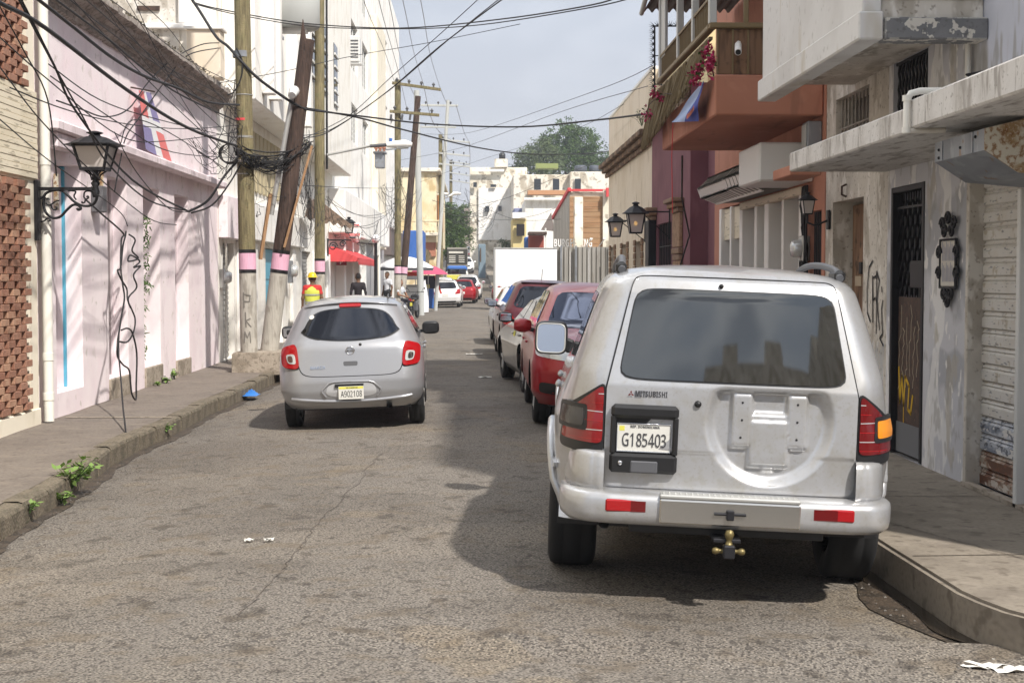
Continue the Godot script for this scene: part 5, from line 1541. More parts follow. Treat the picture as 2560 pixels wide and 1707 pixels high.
# ---------- cars: a closed shell lofted from rounded plan slices; glass and lamps are fitted to the shell
class Shell:
	var rear := []
	var front := []
	var wide := []
	var rx := 0.15
	var rx_y := []
	var rz_y := []
	var rz := 0.25
	var fx := 0.3
	var fz := 0.35
	var bow := 0.03
	var bow_f := 0.1
	func val(arr, y):
		if y <= arr[0][0]:
			return arr[0][1]
		for k in arr.size() - 1:
			if y <= arr[k + 1][0]:
				return lerpf(arr[k][1], arr[k + 1][1], (y - arr[k][0]) / (arr[k + 1][0] - arr[k][0]))
		return arr[-1][1]
	func fit(y):
		if rx_y:
			rx = val(rx_y, y)
			rz = val(rz_y, y)
	func z_rear(x, y):
		fit(y)
		var w = val(wide, y)
		var ex = minf(rx, w * 0.9)
		var a = absf(x)
		var zr = val(rear, y)
		if a <= w - ex:
			return zr - bow * (a / w) * (a / w)
		var e = (w - ex) / w
		var t = clampf((a - (w - ex)) / ex, 0, 1)
		return zr - bow * e * e - rz * (1.0 - sqrt(1.0 - t * t))
	func z_front(x, y):
		var w = val(wide, y)
		var ex = minf(fx, w * 0.9)
		var a = absf(x)
		var zf = val(front, y)
		if a <= w - ex:
			return zf + bow_f * (a / w) * (a / w)
		var e = (w - ex) / w
		var t = clampf((a - (w - ex)) / ex, 0, 1)
		return zf + bow_f * e * e + fz * (1.0 - sqrt(1.0 - t * t))
	func x_side(z, y):
		fit(y)
		var w = val(wide, y)
		var er = minf(rx, w * 0.9)
		var ef = minf(fx, w * 0.9)
		var e1 = (w - er) / w
		var e2 = (w - ef) / w
		var zc = val(rear, y) - bow * e1 * e1 - rz
		var zd = val(front, y) + bow_f * e2 * e2 + fz
		if z > zc:
			return (w - er) + er * sqrt(maxf(0.0, 1.0 - pow(minf(1.0, (z - zc) / rz), 2.0)))
		if z < zd:
			return (w - ef) + ef * sqrt(maxf(0.0, 1.0 - pow(minf(1.0, (zd - z) / fz), 2.0)))
		return w
	func half(y, nr, nc, ns, nf):
		fit(y)
		var w = val(wide, y)
		var er = minf(rx, w * 0.9)
		var ef = minf(fx, w * 0.9)
		var out := []
		for k in nr:
			var x = (w - er) * k / float(nr)
			out.append(Vector2(x, z_rear(x, y)))
		var zc = z_rear(w - er, y) - rz
		var zd = z_front(w - ef, y) + fz
		if zd > zc - 0.02:
			var mid = (zd + zc) * 0.5
			zc = mid + 0.01
			zd = mid - 0.01
		for k in nc + 1:
			var a = PI * 0.5 * k / nc
			out.append(Vector2(w - er + er * sin(a), zc + (z_rear(w - er, y) - zc) * cos(a)))
		for k in range(1, ns):
			out.append(Vector2(w, lerpf(zc, zd, k / float(ns))))
		for k in nc + 1:
			var a = PI * 0.5 * k / nc
			out.append(Vector2(w - ef + ef * cos(a), zd + (z_front(w - ef, y) - zd) * sin(a)))
		for k in range(1, nf + 1):
			var x = (w - ef) * (1.0 - k / float(nf))
			out.append(Vector2(x, z_front(x, y)))
		return out
	# loft; holes(p: Vector3) -> true where the skin is left open; arches [[z, y, r]]
	func loft(m: MB, ys: Array, arches: Array, hole: Callable, nr := 14, nc := 7, ns := 60, nf := 8):
		var rows := []
		for y in ys:
			var h = half(y, nr, nc, ns, nf)
			var row := []
			for k in h.size():
				row.append(Vector3(h[k].x, y, h[k].y))
			for a in arches:
				for k in row.size():
					var p: Vector3 = row[k]
					if p.x < val(wide, y) * 0.86:
						continue
					var q = Vector2(p.z - a[0], p.y - a[1])
					var l = q.length()
					if absf(l - a[2]) < 0.034 and q.y > -0.1:
						q = q / l * a[2]
						row[k] = Vector3(p.x, a[1] + q.y, a[0] + q.x)
			rows.append(row)
		m.st.set_smooth_group(1)
		for i in rows.size() - 1:
			for k in rows[i].size() - 1:
				var q = [rows[i][k], rows[i][k + 1], rows[i + 1][k + 1], rows[i + 1][k]]
				var c = (q[0] + q[1] + q[2] + q[3]) * 0.25
				var skip = hole.call(c)
				for a in arches:
					if c.x > val(wide, c.y) * 0.8 and Vector2(c.z - a[0], c.y - a[1]).length() < a[2] and c.y < a[1] + a[2]:
						skip = true
				if skip:
					continue
				m.quad(q[0], q[1], q[2], q[3])
				var f = Vector3(-1, 1, 1)
				m.quad(q[1] * f, q[0] * f, q[3] * f, q[2] * f)
		m.st.set_smooth_group(-1)
	# a panel fitted to the skin; where: 0 rear (x, y), 1 side (z, y), 2 front (x, y); c = four corners bl, br, tr, tl
	func at(where: int, p: Vector2, side := 1.0) -> Vector3:
		if where == 0:
			return Vector3(p.x, p.y, z_rear(p.x, p.y))
		if where == 2:
			return Vector3(p.x, p.y, z_front(p.x, p.y))
		return Vector3(side * x_side(p.x, p.y), p.y, p.x)
	func normal(where: int, p: Vector2, side := 1.0) -> Vector3:
		var e = 0.012
		var a = at(where, p + Vector2(e, 0), side) - at(where, p - Vector2(e, 0), side)
		var b = at(where, p + Vector2(0, e), side) - at(where, p - Vector2(0, e), side)
		var n = a.cross(b).normalized()
		var want = Vector3(0, 0, 1) if where == 0 else (Vector3(0, 0, -1) if where == 2 else Vector3(side, 0, 0))
		return n if n.dot(want) > 0 else -n
	func panel(m: MB, where: int, c: Array, off: float, nx := 10, ny := 8, sq := 8.0, side := 1.0, thick := 0.0):
		var g := []
		for i in nx + 1:
			var row := []
			for j in ny + 1:
				var u = 2.0 * i / nx - 1.0
				var v = 2.0 * j / ny - 1.0
				var r = maxf(absf(u), absf(v))
				if r > 0.0001:
					var k = 1.0 / pow(pow(absf(u / r), sq) + pow(absf(v / r), sq), 1.0 / sq)
					u *= k
					v *= k
				var uu = (u + 1.0) * 0.5
				var vv = (v + 1.0) * 0.5
				var p: Vector2 = c[0].lerp(c[1], uu).lerp(c[3].lerp(c[2], uu), vv)
				var n = normal(where, p, side)
				row.append([at(where, p, side) + n * off, n])
			g.append(row)
		m.st.set_smooth_group(1)
		for i in nx:
			for j in ny:
				m.quad(g[i][j][0], g[i + 1][j][0], g[i + 1][j + 1][0], g[i][j + 1][0])
		m.st.set_smooth_group(-1)
		if thick > 0.0:
			var rim := []
			for i in nx:
				rim.append(g[i][0])
			for j in ny:
				rim.append(g[nx][j])
			for i in nx:
				rim.append(g[nx - i][ny])
			for j in ny:
				rim.append(g[0][ny - j])
			for k in rim.size():
				var a = rim[k]
				var b = rim[(k + 1) % rim.size()]
				m.quad(a[0], b[0], b[0] - b[1] * thick, a[0] - a[1] * thick)
		return m

func V2(a: Array) -> Array:
	var out := []
	for k in range(0, a.size(), 2):
		out.append(Vector2(a[k], a[k + 1]))
	return out
func wheel(parent: Node3D, x: float, y: float, z: float, r: float, w: float, side: float, rim_mat: Material, spokes := 6):
	var n := Node3D.new()
	n.name = "wheel"
	parent.add_child(n, true)
	n.position = Vector3(x, y, z)
	var b = Basis(Vector3.BACK, -PI / 2)
	var ri = r * 0.62
	obj("tyre", MB.new().lathe([[ri, -w * 0.42], [r * 0.86, -w * 0.5], [r * 0.965, -w * 0.44], [r, -w * 0.34], [r * 0.992, -w * 0.2], [r * 0.985, -w * 0.18], [r, -w * 0.16], [r, w * 0.16], [r * 0.985, w * 0.18], [r * 0.992, w * 0.2], [r, w * 0.34], [r * 0.965, w * 0.44], [r * 0.86, w * 0.5], [ri, w * 0.42], [ri * 0.97, 0.0], [ri, -w * 0.42]], Vector3.ZERO, 36, b), mats.rubber, n)
	var rm := MB.new()
	rm.lathe([[ri, -w * 0.4], [ri * 0.96, 0.0], [ri, w * 0.4], [ri * 1.02, w * 0.44 * 1.0], [ri * 0.93, w * 0.4], [ri * 0.9, 0.0]], Vector3.ZERO, 30, b)
	for k in spokes:
		var a = TAU * k / spokes
		rm.bar(Vector3(side * w * 0.34, 0, 0), Vector3(side * w * 0.36, cos(a) * ri * 0.95, sin(a) * ri * 0.95), 0.06, 0.03, 0.008)
	rm.lathe([[0.0, 0.0], [0.07, 0.0], [0.07, 0.02], [0.0, 0.03]], Vector3(side * w * 0.33, 0, 0), 14, Basis(Vector3.BACK, -PI / 2 * side))
	obj("rim", rm, rim_mat, n)
	obj("brake_disc", MB.new().lathe([[0.0, 0.0], [ri * 0.85, 0.0], [ri * 0.85, 0.02], [0.0, 0.02]], Vector3(side * w * 0.05, 0, 0), 20, b), mats.grey_trim, n)
	return n
# the dark liner above each wheel
func wells(t: Node3D, base: float, wr: float, r: float, x0: float, x1: float):
	for sd in [-1.0, 1.0]:
		for z in [0.0, -base]:
			var m := MB.new()
			m.sheet(16, 1, func(u, v):
				var a = lerpf(-0.15, PI + 0.15, u)
				return Vector3(sd * lerpf(x0, x1, v), wr + r * sin(a), z + r * cos(a)))
			obj("wheel_well", m, mats.plastic_black, t)
# a rounded box, soft on every edge
func pebble(c: Vector3, h: Vector3, p := 0.45) -> MB:
	var m := MB.new()
	var e = func(v): return signf(v) * pow(absf(v), p)
	m.sheet(28, 16, func(u, v):
		var a = TAU * u
		var b = PI * (v - 0.5)
		return c + Vector3(e.call(cos(b)) * e.call(cos(a)) * h.x, e.call(cos(b)) * e.call(sin(a)) * h.y, e.call(sin(b)) * h.z))
	return m
func set_car(t: Node3D, x: float, d: float, heading: float, base: float, track := 1.5):
	# rear axle above (x, d); heading in degrees to the right of straight up the street
	var h = deg_to_rad(heading)
	var f = Vector3(sin(h), 0, -cos(h))
	var r = Vector3(cos(h), 0, sin(h))
	var yy = func(p): return road_y(p.x, -p.z)
	var o = W(x, 0, d)
	var l = o - r * track * 0.5
	var q = o + r * track * 0.5
	var fr = o + f * base
	r = Vector3(r.x * track, yy.call(q) - yy.call(l), r.z * track).normalized()
	f = Vector3(f.x * base, yy.call(fr) - (yy.call(q) + yy.call(l)) * 0.5, f.z * base)
	f = (f - r * f.dot(r)).normalized()
	var u = r.cross(f)
	t.transform = Transform3D(Basis(r, u, -f), Vector3(o.x, (yy.call(q) + yy.call(l)) * 0.5, o.z))
func steps(a: float, b: float, n: int) -> Array:
	var out := []
	for k in n:
		out.append(lerpf(a, b, float(k) / n))
	return out

# an ordinary car: kind "suv", "hatch" or "sedan"
func plain_car(called: String, label: String, kind: String, paint: Material, glass: Material, x: float, d: float, heading: float, rims: Material, opt := {}):
	var t = thing(called, label, "car")
	var S := Shell.new()
	var base = 2.65
	var wr = 0.34
	var belt = 1.0
	var roof = 1.64
	if kind == "suv":
		S.rear = [[0.25, 0.72], [0.36, 0.84], [0.55, 0.90], [0.8, 0.88], [1.02, 0.84], [1.08, 0.80], [1.5, 0.52], [1.58, 0.5], [1.62, 0.3], [1.655, 0.0], [1.66, -0.2]]
		S.front = [[0.25, -3.3], [0.4, -3.52], [0.65, -3.56], [0.85, -3.5], [0.98, -3.25], [1.07, -2.45], [1.12, -2.2], [1.5, -1.45], [1.6, -1.15], [1.66, -0.7]]
		S.wide = [[0.25, 0.82], [0.4, 0.9], [0.7, 0.915], [0.95, 0.89], [1.06, 0.84], [1.5, 0.64], [1.57, 0.57], [1.62, 0.44], [1.65, 0.22], [1.66, 0.02]]
		S.rx = 0.25; S.rz = 0.3; S.fx = 0.45; S.fz = 0.4
	elif kind == "hatch":
		base = 2.5
		wr = 0.3
		roof = 1.5
		belt = 0.95
		S.rear = [[0.22, 0.55], [0.32, 0.66], [0.55, 0.72], [0.85, 0.68], [0.95, 0.62], [1.38, 0.3], [1.44, 0.2], [1.48, 0.0], [1.5, -0.3]]
		S.front = [[0.22, -3.05], [0.4, -3.2], [0.6, -3.2], [0.8, -2.95], [0.93, -2.3], [1.0, -2.05], [1.38, -1.3], [1.46, -0.95], [1.5, -0.6]]
		S.wide = [[0.22, 0.76], [0.35, 0.82], [0.65, 0.845], [0.9, 0.81], [0.98, 0.77], [1.38, 0.58], [1.44, 0.5], [1.48, 0.34], [1.495, 0.16], [1.5, 0.02]]
		S.rx = 0.28; S.rz = 0.3; S.fx = 0.42; S.fz = 0.4
	else:
		base = 2.75
		wr = 0.33
		roof = 1.46
		belt = 0.95
		S.rear = [[0.22, 0.85], [0.35, 1.0], [0.55, 1.04], [0.8, 1.02], [0.98, 0.95], [1.02, 0.55], [1.06, 0.35], [1.36, -0.25], [1.42, -0.45], [1.46, -0.8]]
		S.front = [[0.22, -3.45], [0.4, -3.62], [0.6, -3.62], [0.78, -3.4], [0.9, -2.6], [0.97, -2.2], [1.3, -1.55], [1.4, -1.25], [1.46, -0.95]]
		S.wide = [[0.22, 0.8], [0.35, 0.88], [0.65, 0.91], [0.9, 0.875], [0.98, 0.82], [1.32, 0.62], [1.4, 0.52], [1.44, 0.36], [1.455, 0.16], [1.46, 0.02]]
		S.rx = 0.3; S.rz = 0.35; S.fx = 0.5; S.fz = 0.45
	var k = opt.get("scale_w", 1.0)
	for q in S.wide:
		q[1] *= k
	var ys = steps(S.rear[0][0], belt + 0.1, 22) + steps(belt + 0.1, roof - 0.1, 10) + steps(roof - 0.1, roof, 8) + [roof]
	var m := MB.new()
	var ar = wr + 0.05
	S.loft(m, ys, [[0.0, wr, ar], [-base, wr, ar]], func(_c): return false, 8, 6, 64, 6)
	obj("body", m, paint, t)
	obj("underside", MB.new().box2(Vector3(-0.7, S.rear[0][0] - 0.02, 0.5), Vector3(0.7, S.rear[0][0] + 0.25, -base - 0.5)), mats.plastic_black, t)
	wells(t, base, wr, ar + 0.01, 0.3, S.val(S.wide, wr) - 0.04)
	for sd in [-1.0, 1.0]:
		for z in [0.0, -base]:
			wheel(t, sd * (S.val(S.wide, wr) - 0.12), wr, z, wr, 0.21, sd, rims, 5)
	# glass
	var yb = belt + 0.07
	var yt = roof - 0.13
	var zr_t = S.val(S.rear, yt)
	var zr_b = S.val(S.rear, yb)
	var zf_t = S.val(S.front, yt)
	var zf_b = S.val(S.front, yb)
	var rw_t = S.val(S.wide, yt) - 0.1
	var rw_b = S.val(S.wide, yb) - 0.12
	m = MB.new()
	S.panel(m, 0, V2([-rw_b, yb, rw_b, yb, rw_t, yt, -rw_t, yt]), 0.006, 12, 8, 7.0)
	obj("rear_window", m, glass, t)
	m = MB.new()
	S.panel(m, 2, V2([-rw_b, yb + 0.02, rw_b, yb + 0.02, rw_t, yt, -rw_t, yt]), 0.006, 12, 8, 9.0)
	obj("windscreen", m, glass, t)
	for sd in [-1.0, 1.0]:
		var lo0 = zr_b - 0.42
		var hi0 = zr_t - 0.32
		var lo1 = zf_b + 0.55
		var hi1 = zf_t + 0.32
		var mb_ = lerpf(lo0, lo1, 0.5)
		var mt_ = lerpf(hi0, hi1, 0.5)
		var q1 = MB.new()
		S.panel(q1, 1, V2([lo0, yb, mb_ + 0.03, yb, mt_ + 0.03, yt, hi0, yt]), 0.006, 8, 6, 10.0, sd)
		obj("side_window", q1, glass, t)
		var q2 = MB.new()
		S.panel(q2, 1, V2([mb_ - 0.03, yb, lo1, yb, hi1, yt, mt_ - 0.03, yt]), 0.006, 8, 6, 10.0, sd)
		obj("side_window", q2, glass, t)
		# mirror
		var mz = lo1 - 0.02
		var mx = S.x_side(mz, belt + 0.02)
		var mi = obj("mirror", MB.new().lathe([[0.0, -0.11], [0.06, -0.1], [0.085, -0.03], [0.085, 0.03], [0.06, 0.1], [0.0, 0.11]], Vector3(sd * (mx + 0.13), belt + 0.09, mz), 12, Basis(Vector3.BACK, PI / 2)), opt.get("mirror", paint), t)
		obj("mirror_glass", MB.new().box(Vector3(sd * (mx + 0.13), belt + 0.09, mz + 0.08), Vector3(0.17, 0.11, 0.012), 0.004), mats.mirror, mi)
		obj("mirror_foot", MB.new().bar(Vector3(sd * (mx - 0.03), belt + 0.03, mz), Vector3(sd * (mx + 0.08), belt + 0.06, mz), 0.04, 0.05, 0.01), mats.plastic_black, mi)
		# door handles and seam
		for hz in [lerpf(lo0, lo1, 0.2), lerpf(lo0, lo1, 0.68)]:
			var hx = S.x_side(hz, belt - 0.13)
			obj("door_handle", MB.new().box(Vector3(sd * (hx + 0.012), belt - 0.13, hz), Vector3(0.03, 0.03, 0.19), 0.01), opt.get("handle", paint), t)
		var sm := MB.new()
		S.panel(sm, 1, V2([mb_ - 0.006, 0.36, mb_ + 0.006, 0.36, mb_ + 0.006, belt + 0.05, mb_ - 0.006, belt + 0.05]), 0.0025, 1, 10, 20.0, sd)
		S.panel(sm, 1, V2([lo1 + 0.1, 0.36, lo1 + 0.112, 0.36, lo1 + 0.04, belt + 0.04, lo1 + 0.028, belt + 0.04]), 0.0025, 1, 10, 20.0, sd)
		obj("door_seams", sm, mats.plastic_black, t)
		# lamps
		var w8 = S.val(S.wide, 0.85)
		var tl := MB.new()
		if kind == "sedan":
			S.panel(tl, 0, V2([sd * 0.5, 0.72, sd * (w8 - 0.02), 0.7, sd * (w8 - 0.02), 0.88, sd * 0.5, 0.86]), 0.008, 8, 5, 6.0, 1.0, 0.02)
		else:
			S.panel(tl, 0, V2([sd * (w8 - 0.3), 0.72, sd * (w8 - 0.015), 0.74, sd * (w8 - 0.03), 1.0, sd * (w8 - 0.16), 0.98]), 0.008, 8, 6, 6.0, 1.0, 0.02)
		obj("tail_lamp", tl, mats.tail_red, t)
		var hl := MB.new()
		var hy = S.val([[0, 0.0]], 0.0)
		var ty = {"suv": 0.86, "hatch": 0.74, "sedan": 0.72}[kind]
		S.panel(hl, 2, V2([sd * 0.45, ty - 0.11, sd * (w8 - 0.03), ty - 0.06, sd * (w8 - 0.03), ty + 0.04, sd * 0.5, ty]), 0.008, 8, 5, 5.0, 1.0, 0.02)
		obj("headlamp", hl, mats.lamp_clear, t)
		var fg := MB.new()
		S.panel(fg, 2, V2([sd * 0.5, 0.38, sd * (w8 - 0.08), 0.4, sd * (w8 - 0.08), 0.52, sd * 0.55, 0.5]), 0.006, 5, 4, 6.0)
		obj("fog_lamp_recess", fg, mats.plastic_black, t)
	m = MB.new()
	S.panel(m, 2, V2([-0.42, 0.62, 0.42, 0.62, 0.46, 0.78, -0.46, 0.78]), 0.01, 8, 4, 8.0)
	obj("grille", m, mats.plastic_black, t)
	m = MB.new()
	S.panel(m, 0, V2([-0.16, 0.6, 0.16, 0.6, 0.16, 0.74, -0.16, 0.74]), 0.012, 2, 2, 20.0, 1.0, 0.01)
	obj("number_plate", m, mats.plate_white, t)
	m = MB.new()
	S.panel(m, 0, V2([-0.55, 0.27, 0.55, 0.27, 0.6, 0.36, -0.6, 0.36]), 0.01, 8, 3, 10.0)
	S.panel(m, 2, V2([-0.55, 0.28, 0.55, 0.28, 0.6, 0.4, -0.6, 0.4]), 0.01, 8, 3, 10.0)
	obj("bumper_inserts", m, mats.plastic_black, t)
	if kind != "sedan":
		m = MB.new()
		m.sheet(10, 3, func(u, v):
			var xx = lerpf(-rw_t, rw_t, u)
			return Vector3(xx, roof - 0.075 + 0.03 * sin(v * PI), S.z_rear(xx, roof - 0.1) - 0.06 + 0.13 * (1.0 - absf(2.0 * v - 1.0))))
		obj("spoiler", m, paint, t)
	if opt.get("antenna", false):
		obj("antenna", MB.new().tube([Vector3(-0.1, roof - 0.01, S.val(S.rear, roof - 0.02) - 0.2), Vector3(-0.1, roof + 0.22, S.val(S.rear, roof - 0.02) - 0.05)], 0.006, 5), mats.plastic_black, t)
	if opt.get("sticker", false):
		m = MB.new()
		S.panel(m, 1, V2([-0.95, 0.78, -0.7, 0.78, -0.7, 0.86, -0.95, 0.86]), 0.004, 4, 4, 4.0, -1.0)
		obj("door_sticker", m, mat("yellow_sticker", C("d8d028"), 0.5), t)
	set_car(t, x, d, heading, base)
	return t

func suv_hero():
	var t = thing("silver_suv", "large dusty silver off-road wagon with empty spare wheel recess, parked at kerb", "car")
	var S := Shell.new()
	S.rear = [[0.42, 0.93], [0.62, 0.985], [0.8, 0.99], [1.14, 0.98], [1.2, 0.965], [1.62, 0.86], [1.69, 0.83], [1.74, 0.74], [1.77, 0.58], [1.785, 0.35]]
	S.front = [[0.42, -3.45], [0.6, -3.55], [0.95, -3.5], [1.08, -3.2], [1.14, -2.25], [1.2, -2.05], [1.66, -1.5], [1.74, -1.3], [1.785, -0.9]]
	S.wide = [[0.42, 0.84], [0.55, 0.9], [0.75, 0.92], [0.95, 0.92], [1.05, 0.89], [1.16, 0.845], [1.5, 0.735], [1.66, 0.675], [1.71, 0.63], [1.745, 0.54], [1.77, 0.38], [1.782, 0.2], [1.785, 0.02]]
	S.rx_y = [[0.42, 0.26], [1.0, 0.27], [1.2, 0.17], [1.785, 0.15]]; S.rz_y = [[0.42, 0.7], [1.0, 0.7], [1.2, 0.36], [1.785, 0.26]]; S.fx = 0.4; S.fz = 0.4; S.bow = 0.035
	var base = 2.78
	var wr = 0.385
	var ys = steps(0.42, 1.2, 30) + steps(1.2, 1.66, 14) + steps(1.66, 1.785, 12) + [1.785]
	var m := MB.new()
	S.loft(m, ys, [[0.0, wr, 0.46], [-base, wr, 0.46]], func(c): return c.z > 0.6 and c.y > 0.66 and c.y < 1.6 and absf(c.x) < lerpf(0.6, 0.47, clampf((c.y - 1.12) / 0.5, 0.0, 1.0)), 26, 8, 70, 8)
	obj("body", m, mats.silver, t)
	obj("underside", MB.new().box2(Vector3(-0.6, 0.4, 0.85), Vector3(0.6, 0.7, -3.2)), mats.plastic_black, t)
	wells(t, base, wr, 0.47, 0.3, 0.88)
	for sd in [-1.0, 1.0]:
		for z in [0.0, -base]:
			wheel(t, sd * 0.79, wr, z, wr, 0.275, sd, mats.chrome, 6)
	for sd in [-1.0, 1.0]:
		for z in [0.0, -base]:
			var pts := []
			for k in 17:
				var a = PI * k / 16.0
				pts.append(Vector3(sd * (S.x_side(clampf(z + 0.46 * cos(a), -3.3, 0.7), clampf(wr + 0.46 * sin(a), 0.42, 1.2)) + 0.012), wr + 0.46 * sin(a), z + 0.46 * cos(a)))
			obj("wheel_flare", MB.new().tube(pts, 0.028, 8), mats.silver, t)
	# tailgate pressed sheet: spare wheel well with an H shaped mount
	var cx = 0.199
	var cy = 0.975
	var sb = func(x, y, ax, ay, hx, hy, s):
		return smoothstep(hx + s, hx, absf(x - ax)) * smoothstep(hy + s, hy, absf(y - ay))
	var press = func(x, y):
		var r = Vector2(x - cx, y - cy).length()
		var well = smoothstep(0.342, 0.272, r) * smoothstep(1.15, 1.115, y)
		var h = -0.055 * well
		var up = maxf(sb.call(x, y, cx - 0.142, 0.985, 0.04, 0.125, 0.028), sb.call(x, y, cx + 0.142, 0.985, 0.04, 0.125, 0.028))
		up = maxf(up, sb.call(x, y, cx, 0.87, 0.088, 0.105, 0.028))
		up = maxf(up, sb.call(x, y, cx, 0.985, 0.15, 0.02, 0.03) * 0.7)
		h += 0.032 * up * smoothstep(0.3, 0.26, r)
		h += 0.008 * sb.call(x, y, cx, 0.735, 0.03, 0.012, 0.006) * well
		h -= 0.01 * smoothstep(0.815, 0.795, y) * (1.0 - well)
		return h
	m = MB.new()
	var nx = 150
	var ny = 130
	m.st.set_smooth_group(1)
	var grid := []
	for i in nx + 1:
		var row := []
		for j in ny + 1:
			var u = 2.0 * i / nx - 1.0
			var v = 2.0 * j / ny - 1.0
			var r = maxf(absf(u), absf(v))
			var k = 1.0
			if r > 0.001:
				k = 1.0 / pow(pow(absf(u / r), 26.0) + pow(absf(v / r), 26.0), 1.0 / 26.0)
			u *= k
			v *= k
			var y = lerpf(0.612, 1.705, (v + 1.0) * 0.5)
			var hw = lerpf(0.645, 0.52, clampf((y - 1.12) / 0.58, 0.0, 1.0))
			var x = u * hw
			row.append(Vector3(x, y, S.z_rear(x, y) + 0.016 + press.call(x, y)))
		grid.append(row)
	for i in nx:
		for j in ny:
			m.quad(grid[i][j], grid[i + 1][j], grid[i + 1][j + 1], grid[i][j + 1])
	m.st.set_smooth_group(-1)
	# turned-in edge all round
	var rim := []
	for i in nx:
		rim.append(grid[i][0])
	for j in ny:
		rim.append(grid[nx][j])
	for i in nx:
		rim.append(grid[nx - i][ny])
	for j in ny:
		rim.append(grid[0][ny - j])
	for k in rim.size():
		var a = rim[k]
		var b = rim[(k + 1) % rim.size()]
		m.quad(a, b, b - Vector3(0, 0, 0.05), a - Vector3(0, 0, 0.05))
	var tg = obj("tailgate", m, mats.silver, t)
	# dark gap round the tailgate
	m = MB.new()
	S.panel(m, 0, V2([-0.655, 0.6, 0.655, 0.6, 0.655, 1.14, -0.655, 1.14]), 0.002, 40, 16, 24.0)
	S.panel(m, 0, V2([-0.655, 1.13, 0.655, 1.13, 0.532, 1.713, -0.532, 1.713]), 0.002, 40, 16, 24.0)
	var gapmesh := MB.new()
	for k in rim.size():
		var a = rim[k]
		var b = rim[(k + 1) % rim.size()]
		var ca = Vector3(0, 1.15, a.z)
		var oa = (a - ca).normalized() * 0.008
		var ob = (b - ca).normalized() * 0.008
		oa.z = 0.0
		ob.z = 0.0
		gapmesh.quad(a - Vector3(0, 0, 0.011), b - Vector3(0, 0, 0.011), b + ob - Vector3(0, 0, 0.011), a + oa - Vector3(0, 0, 0.011))
	obj("gap_seal", gapmesh, mats.plastic_black, tg)
	# rear window: dark tinted, with black border seal
	var S2 := Shell.new()
	S2.rear = S.rear; S2.front = S.front; S2.wide = S.wide; S2.rx = S.rx; S2.rz = S.rz; S2.bow = S.bow
	m = MB.new()
	S.panel(m, 0, V2([-0.592, 1.162, 0.592, 1.162, 0.508, 1.638, -0.508, 1.638]), 0.018, 24, 16, 11.0, 1.0, 0.01)
	obj("window_seal", m, mats.plastic_black, tg)
	m = MB.new()
	S.panel(m, 0, V2([-0.585, 1.17, 0.585, 1.17, 0.502, 1.632, -0.502, 1.632]), 0.0215, 24, 16, 11.0)
	obj("rear_window", m, mats.car_glass, tg)
	obj("washer_nozzle", MB.new().lathe([[0.012, 0.0], [0.012, 0.012], [0.006, 0.02], [0.0, 0.02]], Vector3(-0.07, 1.668, S.z_rear(0, 1.668) + 0.016), 10, Basis(Vector3.RIGHT, PI / 2)), mats.plastic_black, tg)
	obj("wiper_spindle_cap", MB.new().lathe([[0.018, 0.0], [0.018, 0.012], [0.008, 0.02], [0.0, 0.02]], Vector3(-0.175, 1.058, S.z_rear(0.17, 1.058) + 0.016), 14, Basis(Vector3.RIGHT, PI / 2)), mats.plastic_black, tg)
	for q in [[-0.142, 1.075], [-0.142, 0.985], [-0.146, 0.895], [0.142, 1.075], [0.142, 0.985], [0.142, 0.895]]:
		var p = Vector3(cx + q[0], q[1], S.z_rear(cx + q[0], q[1]) + 0.016 + press.call(cx + q[0], q[1]))
		obj("bolt_hole", MB.new().lathe([[0.0, 0.001], [0.006, 0.001], [0.006, 0.003], [0.0, 0.003]], p, 10, Basis(Vector3.RIGHT, PI / 2)), mats.plastic_black, tg)
	# name badge
	var zb = S.z_rear(-0.43, 1.1) + 0.018
	text("badge_letters", "MITSUBISHI", 0.03, mats.letter_dark, tg, Transform3D(Basis(), Vector3(-0.415, 1.098, zb)), 0.165, 0.006)
	m = MB.new()
	for k in 3:
		var a = PI / 2 + TAU * k / 3.0
		var e = Vector3(cos(a), sin(a), 0) * 0.0125
		var f = Vector3(cos(a + 0.5236), sin(a + 0.5236), 0) * 0.0075
		var g2 = Vector3(cos(a - 0.5236), sin(a - 0.5236), 0) * 0.0075
		var o = Vector3(-0.52, 1.096, zb + 0.003)
		m.quad(o, o + f * 1.2, o + e * 1.4, o + g2 * 1.2)
	obj("badge_emblem", m, mats.tail_dark_red, tg)
	# number plate housing
	var hz = S.z_rear(-0.44, 0.87) + 0.016
	var ph = obj("plate_housing", MB.new().box2(Vector3(-0.618, 0.69, hz - 0.02), Vector3(-0.27, 0.79, hz + 0.035), 0.015).box2(Vector3(-0.618, 0.972, hz - 0.02), Vector3(-0.27, 1.042, hz + 0.04), 0.018).box2(Vector3(-0.618, 0.785, hz - 0.02), Vector3(-0.59, 0.985, hz + 0.032), 0.008).box2(Vector3(-0.298, 0.785, hz - 0.02), Vector3(-0.27, 0.985, hz + 0.032), 0.008), mats.plastic_black, tg)
	obj("recess", MB.new().box2(Vector3(-0.592, 0.785, hz - 0.02), Vector3(-0.296, 0.98, hz - 0.002)), mats.plastic_black, ph)
	obj("handle", MB.new().box2(Vector3(-0.51, 0.694, hz + 0.03), Vector3(-0.37, 0.755, hz + 0.043), 0.006), mats.grey_trim, ph)
	obj("lock", MB.new().lathe([[0.013, 0.0], [0.013, 0.008], [0.0, 0.01]], Vector3(-0.562, 0.742, hz + 0.034), 12, Basis(Vector3.RIGHT, PI / 2)), mats.chrome, ph)
	var np = obj("number_plate", MB.new().box2(Vector3(-0.585, 0.797, hz - 0.001), Vector3(-0.305, 0.945, hz + 0.004), 0.002), mats.plate_white, tg)
